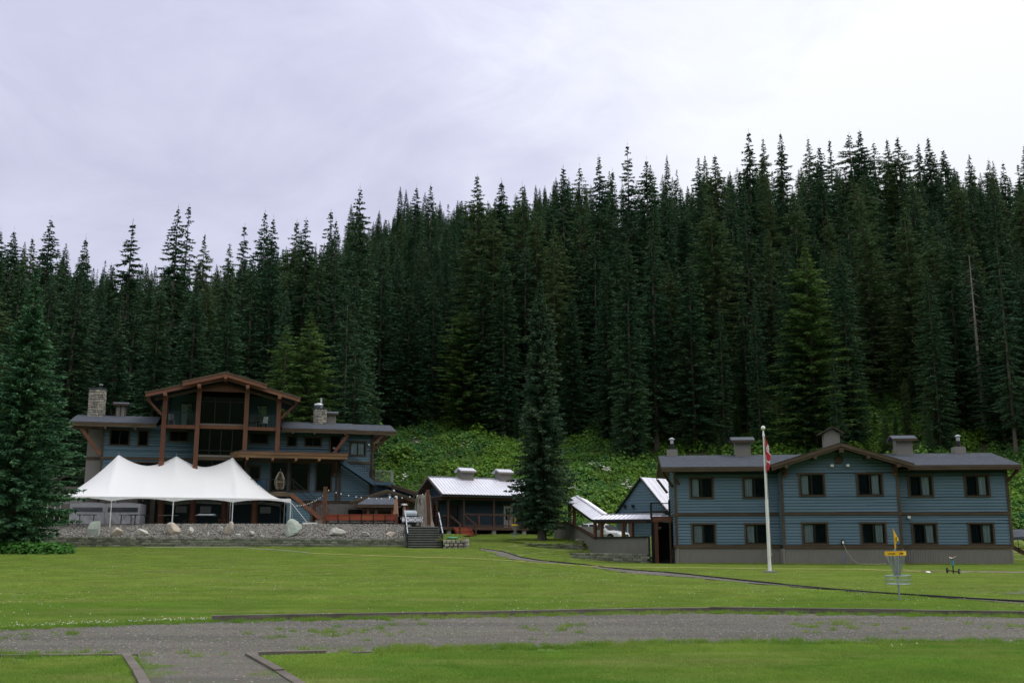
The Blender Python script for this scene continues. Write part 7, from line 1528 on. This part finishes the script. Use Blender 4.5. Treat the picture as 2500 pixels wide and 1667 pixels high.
bt = thing('balcony_table', 'small round table between chairs on the right upper balcony', 'table', Lw(12.3, -1.4, 11.16)); MB().lathe([(0, .5), (.26, .5), (.26, .53), (0, .53)], n=16).obj('tabletop', M['black'], bt); MB().tube((0, 0, 0), (0, 0, .5), .03, 6).obj('pedestal', M['black'], bt)

# ------------------------------------------------------------------ things on the lawn
FP = thing('flagpole', 'white tapering flagpole on a concrete foot in front of the guest building', 'flagpole', (12.78, 52, .2))
MB().box(-.28, .28, -.28, .28, -.1, .13).obj('foot', M['conc'], FP); k_ = [(0.13, .085), (3.6, .065), (3.65, .05), (7.0, .032)]
MB().tube((0, 0, .13), (0, 0, 3.6), .085, 14, .072).obj('shaft', M['whitepaint'], FP); MB().tube((0, 0, 3.6), (0, 0, 6.95), .058, 12, .036).obj('shaft', M['whitepaint'], FP); MB().tube((0, 0, 6.8), (0, 0, 7.1), .06, 10, .03).obj('truck', M['whitepaint'], FP)
MB().lathe([(0, -.11)] + [(.11 * math.sin(a), -.11 * math.cos(a)) for a in np.linspace(.2, 2.95, 10)] + [(0, .11)], (0, 0, 7.22), 18).obj('ball', M['whitepaint'], FP, smooth=True); MB().tube((.1, -.04, .9), (.06, -.03, 6.9), .008, 4).obj('halyard', M['whitepaint'], FP); part('cleat', M['steel'], FP, (.08, .14, -.05, -.02, .85, 1.0))
def flag():
    nu, nv = 90, 44; vs, fs, mi = [], [], []
    maple = [(0, .46), (.07, .30), (.17, .35), (.13, .12), (.25, .22), (.29, .15), (.42, .18), (.36, .05), (.42, .0), (.22, -.16), (.25, -.24), (.02, -.21), (.03, -.42), (-.03, -.42), (-.02, -.21), (-.25, -.24), (-.22, -.16), (-.42, .0), (-.36, .05), (-.42, .18), (-.29, .15), (-.25, .22), (-.13, .12), (-.17, .35), (-.07, .30)]
    def inp(x, y):
        c = False; n = len(maple)
        for i in range(n):
            (x1, y1), (x2, y2) = maple[i], maple[(i + 1) % n]
            if (y1 > y) != (y2 > y) and x < (x2 - x1) * (y - y1) / (y2 - y1) + x1: c = not c
        return c
    H, L_ = .92, 1.85
    for j in range(nv + 1):
        v = j / nv      # 0 top of hoist, 1 bottom
        for i in range(nu + 1):
            u = i / nu
            # hangs limp: the fly falls down along the pole, gathered into folds
            top = 6.82 - v * H * (1 - .72 * u ** .6); z = top - L_ * u * .86
            spread = .05 + .26 * math.sin(min(1, u * 2.2) * 1.57) * (1 - .55 * max(0, u - .42) / .58)
            fold = math.sin(v * 9.5 + u * 2.2); x = .05 + spread * (.42 + .5 * fold * (.35 + .65 * v)) * (.15 + .85 * min(1, u * 3)); y = -.06 - .11 * math.cos(v * 9.5 + u * 2.2) * min(1, u * 3)
            vs.append((x, y, z))
    for j in range(nv):
        for i in range(nu):
            fs.append((j * (nu + 1) + i, (j + 1) * (nu + 1) + i, (j + 1) * (nu + 1) + i + 1, j * (nu + 1) + i + 1)); u, v = (i + .5) / nu, (j + .5) / nv
            red = u < .25 or u > .75 or inp((u - .5) * 2.05, (.5 - v) * 1.05); mi.append(0 if red else 1)
    m = MB().add(vs, fs).mesh('flag', [M['red'], M['flagwhite']], True); m.polygons.foreach_set('material_index', mi); return m
fl = link('flag', flag(), None, (12.78, 52, .2)); tag(fl, 'limp red and white maple leaf flag hanging down the flagpole', 'flag')
def basket(name, label, X, Y, band_marks=True):
    t = thing(name, label, 'disc golf basket', (X, Y, Gf(X, Y))); MB().tube((0, 0, -.05), (0, 0, 1.5), .028, 10).obj('pole', M['galv'], t)
    b = MB(); n = 36; r = .30; vs = []
    for i in range(n):
        a = 6.283 * i / n
        for rr, z in ((r, 1.30), (r, 1.42), (r - .012, 1.42), (r - .012, 1.30)): vs.append((rr * math.cos(a), rr * math.sin(a), z))
    b.add(vs, [(i * 4 + k, ((i + 1) % n) * 4 + k, ((i + 1) % n) * 4 + (k + 1) % 4, i * 4 + (k + 1) % 4) for i in range(n) for k in range(4)]).obj('band', M['yellow'], t); t.rotation_euler = (0, R(-1.5), 0)
    if band_marks:
        mk = MB()
        def dash(a0, a1, z0, z1, q=4):
            for k in range(q):
                A, B2 = a0 + (a1 - a0) * k / q, a0 + (a1 - a0) * (k + 1) / q; rr = .3025
                mk.add([(rr * math.cos(A), rr * math.sin(A), z0), (rr * math.cos(B2), rr * math.sin(B2), z0), (rr * math.cos(B2), rr * math.sin(B2), z1), (rr * math.cos(A), rr * math.sin(A), z1)], [(0, 1, 2, 3)])
        c = -1.5708
        for k in range(3): dash(c - 1.05 + k * .1, c - 1.05 + k * .1 + .06, 1.34, 1.375)
        for k in range(4): dash(c - .72 + k * .09, c - .72 + k * .09 + .06, 1.34, 1.375)
        dash(c + .0, c + .42, 1.335, 1.35); dash(c + .0, c + .42, 1.378, 1.39); dash(c + .36, c + .48, 1.35, 1.378, 2); dash(c + .1, c + .34, 1.358, 1.368)
        dash(c + 1.08, c + 1.14, 1.335, 1.395, 1)
        mk.obj('band_print', M['sash'], t)
    MB().ring((0, 0, .72), .36, .012, 30).obj('basket_rim', M['galv'], t); MB().ring((0, 0, .48), .33, .012, 30).obj('basket_rim', M['galv'], t); MB().ring((0, 0, .60), .345, .006, 30).obj('basket_hoop', M['galv'], t); MB().ring((0, 0, .48), .17, .006, 20).obj('basket_hoop', M['galv'], t)
    for i in range(22): a = 6.283 * i / 22; MB().path([(.36 * math.cos(a), .36 * math.sin(a), .72), (.33 * math.cos(a), .33 * math.sin(a), .48), (.03 * math.cos(a), .03 * math.sin(a), .47)], .0045, 4).obj('basket_wire', M['galv'], t)
    for lay, (r0, r1, nn) in enumerate(((.28, .06, 14), (.17, .05, 10))):
        for i in range(nn):
            a = 6.283 * i / nn + lay * .2; P = []
            for k in range(9): s = k / 8; rr = r0 + (r1 - r0) * s ** .75; P.append((rr * math.cos(a), rr * math.sin(a), 1.30 - .62 * s ** .85))
            MB().path(P, .007, 4).obj('chain', M['galv'], t)
    MB().tube((0, 0, 1.5), (0, 0, 2.08), .008, 5).obj('flag_staff', M['beige'], t); MB().add([(0, 0, 2.1), (.05, -.02, 1.95), (.14, .01, 1.78), (.13, .0, 1.72), (.05, .02, 1.66), (.045, 0, 1.52), (0, 0, 1.50), (.02, -.03, 1.8)], [(0, 1, 7), (1, 2, 7), (2, 3, 7), (3, 4, 7), (4, 5, 7), (5, 6, 7), (6, 0, 7)]).obj('pennant', M['yellow'], t); MB().box(.05, .07, -.035, -.03, 1.75, 1.84).obj('pennant_print', M['sash'], t)
    return t
basket('disc_golf_basket', 'chain disc golf basket with yellow band near on the lawn at right', 11.4, 31); basket('disc_golf_basket', 'small looking yellow topped disc golf basket in front of the metal roofed cabin', .26, 84, False)
TR = thing('wheeled_stand', 'small two wheeled stand with teal stem and pale grips on the lawn at right', 'trolley', (21.2, 50.4, Gf(21.2, 50.4) + .02), R(-35))
MB().beam((-.24, 0, .16), (.24, 0, .10), .05, .05).obj('axle', M['black'], TR); MB().tube((0, 0, .02), (0, 0, .40), .028, 8).obj('stem', M['black'], TR); MB().tube((0, 0, .40), (0, 0, .66), .05, 12).obj('stem_sleeve', M['teal'], TR); MB().tube((0, 0, .66), (0, 0, .74), .03, 8).obj('stem_neck', M['black'], TR)
MB().add([(-.14, -.05, .77), (0, -.06, .72), (.2, -.04, .84), (.19, .05, .86), (0, .06, .76), (-.14, .05, .80), (0, 0, .70)], [(0, 1, 4, 5), (1, 2, 3, 4), (0, 6, 1), (1, 6, 2), (5, 4, 6), (4, 3, 6)]).obj('grip', M['ratan'], TR)
for x, z in ((-.27, .17), (.27, .13)):
    w_ = MB().ring((0, 0, 0), .10, .035, 20, 'x').obj('wheel', M['tyre'], TR, loc=(x, 0, z)); MB().tube((-.025, 0, 0), (.025, 0, 0), .07, 14).obj('hub', M['steel'], w_)
d = MB().lathe([(0, .03), (.09, .028), (.105, .0), (.095, .0), (.085, .018), (0, .02)], n=24).obj('flying_disc', M['whitepaint'], None, smooth=True, loc=(20.35, 51.3, Gf(20.35, 51.3) + .06), rot=(.25, 0, 0)); d.scale = (1.15, 1.15, 1.15); tag(d, 'white flying disc lying on the lawn left of the wheeled stand', 'disc')
def lineobj(name, label, cat, pts, r, mat, dz=.03, step=1.2):
    P = np.array(pts, float); d = np.r_[0, np.cumsum(np.hypot(*np.diff(P, axis=0).T))]; n = max(6, int(d[-1] / step)); t = np.linspace(0, d[-1], n); X = np.interp(t, d, P[:, 0]); Y = np.interp(t, d, P[:, 1])
    V_ = [(x, y, Gf(x, y) + dz) for x, y in zip(X, Y)]; V_ = [(V_[i][0] + .03 * math.sin(i * 2.1), V_[i][1] + .05 * math.sin(i * 1.3), V_[i][2]) for i in range(n)]
    return tag(MB().path(V_, r, 5).obj(name, mat, None), label, cat)
lineobj('garden_hose', 'pale hose lying on the lawn below the block wall', 'hose', [(-26, 73.9), (-22.5, 74.1), (-19.5, 74.2), (-18.6, 73.2), (-17.2, 71.2), (-14.9, 69.2), (-12.6, 65.5)], .028, M['hose'], .05)
lineobj('lawn_rope', 'long thin yellow rope stretched across the lawn toward the guest building', 'rope', [(-12.6, 65.6), (-4.75, 60.7), (-1.1, 59.3), (4.3, 58.6), (6.0, 58.8), (9.2, 58.6), (13.2, 56.4), (18.1, 55.8), (20.5, 52.6)], .02, M['ropeyellow'], .05)
lineobj('lawn_hose', 'pale hose trailing on worn lawn beside the wheeled stand', 'hose', [(21.9, 51.6), (23.0, 52.2), (24.9, 51.2), (27, 50.3)], .028, M['hose'], .05)
hz = Gf(20, 63.6)
c_, s_ = math.cos(R(-6)), math.sin(R(-6))
def Hw(x, y, z): return (10.38 + x * c_ - y * s_, 66 + x * s_ + y * c_, z)
V_ = [Hw(10.05, -1.15, 1.62), Hw(10.2, -1.25, 1.2), Hw(10.45, -1.5, .7), Hw(10.75, -1.8, .45), Hw(11.3, -2.0, .44), Hw(11.9, -1.9, .44), Hw(12.4, -1.7, .45)]; tag(MB().path(V_, .015, 6).obj('water_hose', M['hose'], None), 'cream hose dropping from the wall box and trailing on the grass', 'hose')
V_ = [Hw(10.18 + .12 * math.cos(a) - .1, -1.25, .68 + .32 * math.sin(a)) for a in np.linspace(.9, 4.5, 14)]; tag(MB().path(V_, .02, 6).obj('blue_hose', M['bluehose'], None), 'short blue hose loop against the taupe skirt of the guest building', 'hose')
# worn, sandy strip in the turf at the right
n_ = 900; px = rng.uniform(19.5, 28, n_); py = 53.8 - (px - 19.5) * .33 + rng.normal(0, .35, n_); scatter('dry_grass_strip', np.stack([px, py, G(px, py)], 1), [np_mesh('dry_tuft', *blades(70, .3, .02, .07, .02, 1.5), M['drygrass'])], rng.uniform(0, 6, n_), rng.uniform(.7, 1.4, n_))
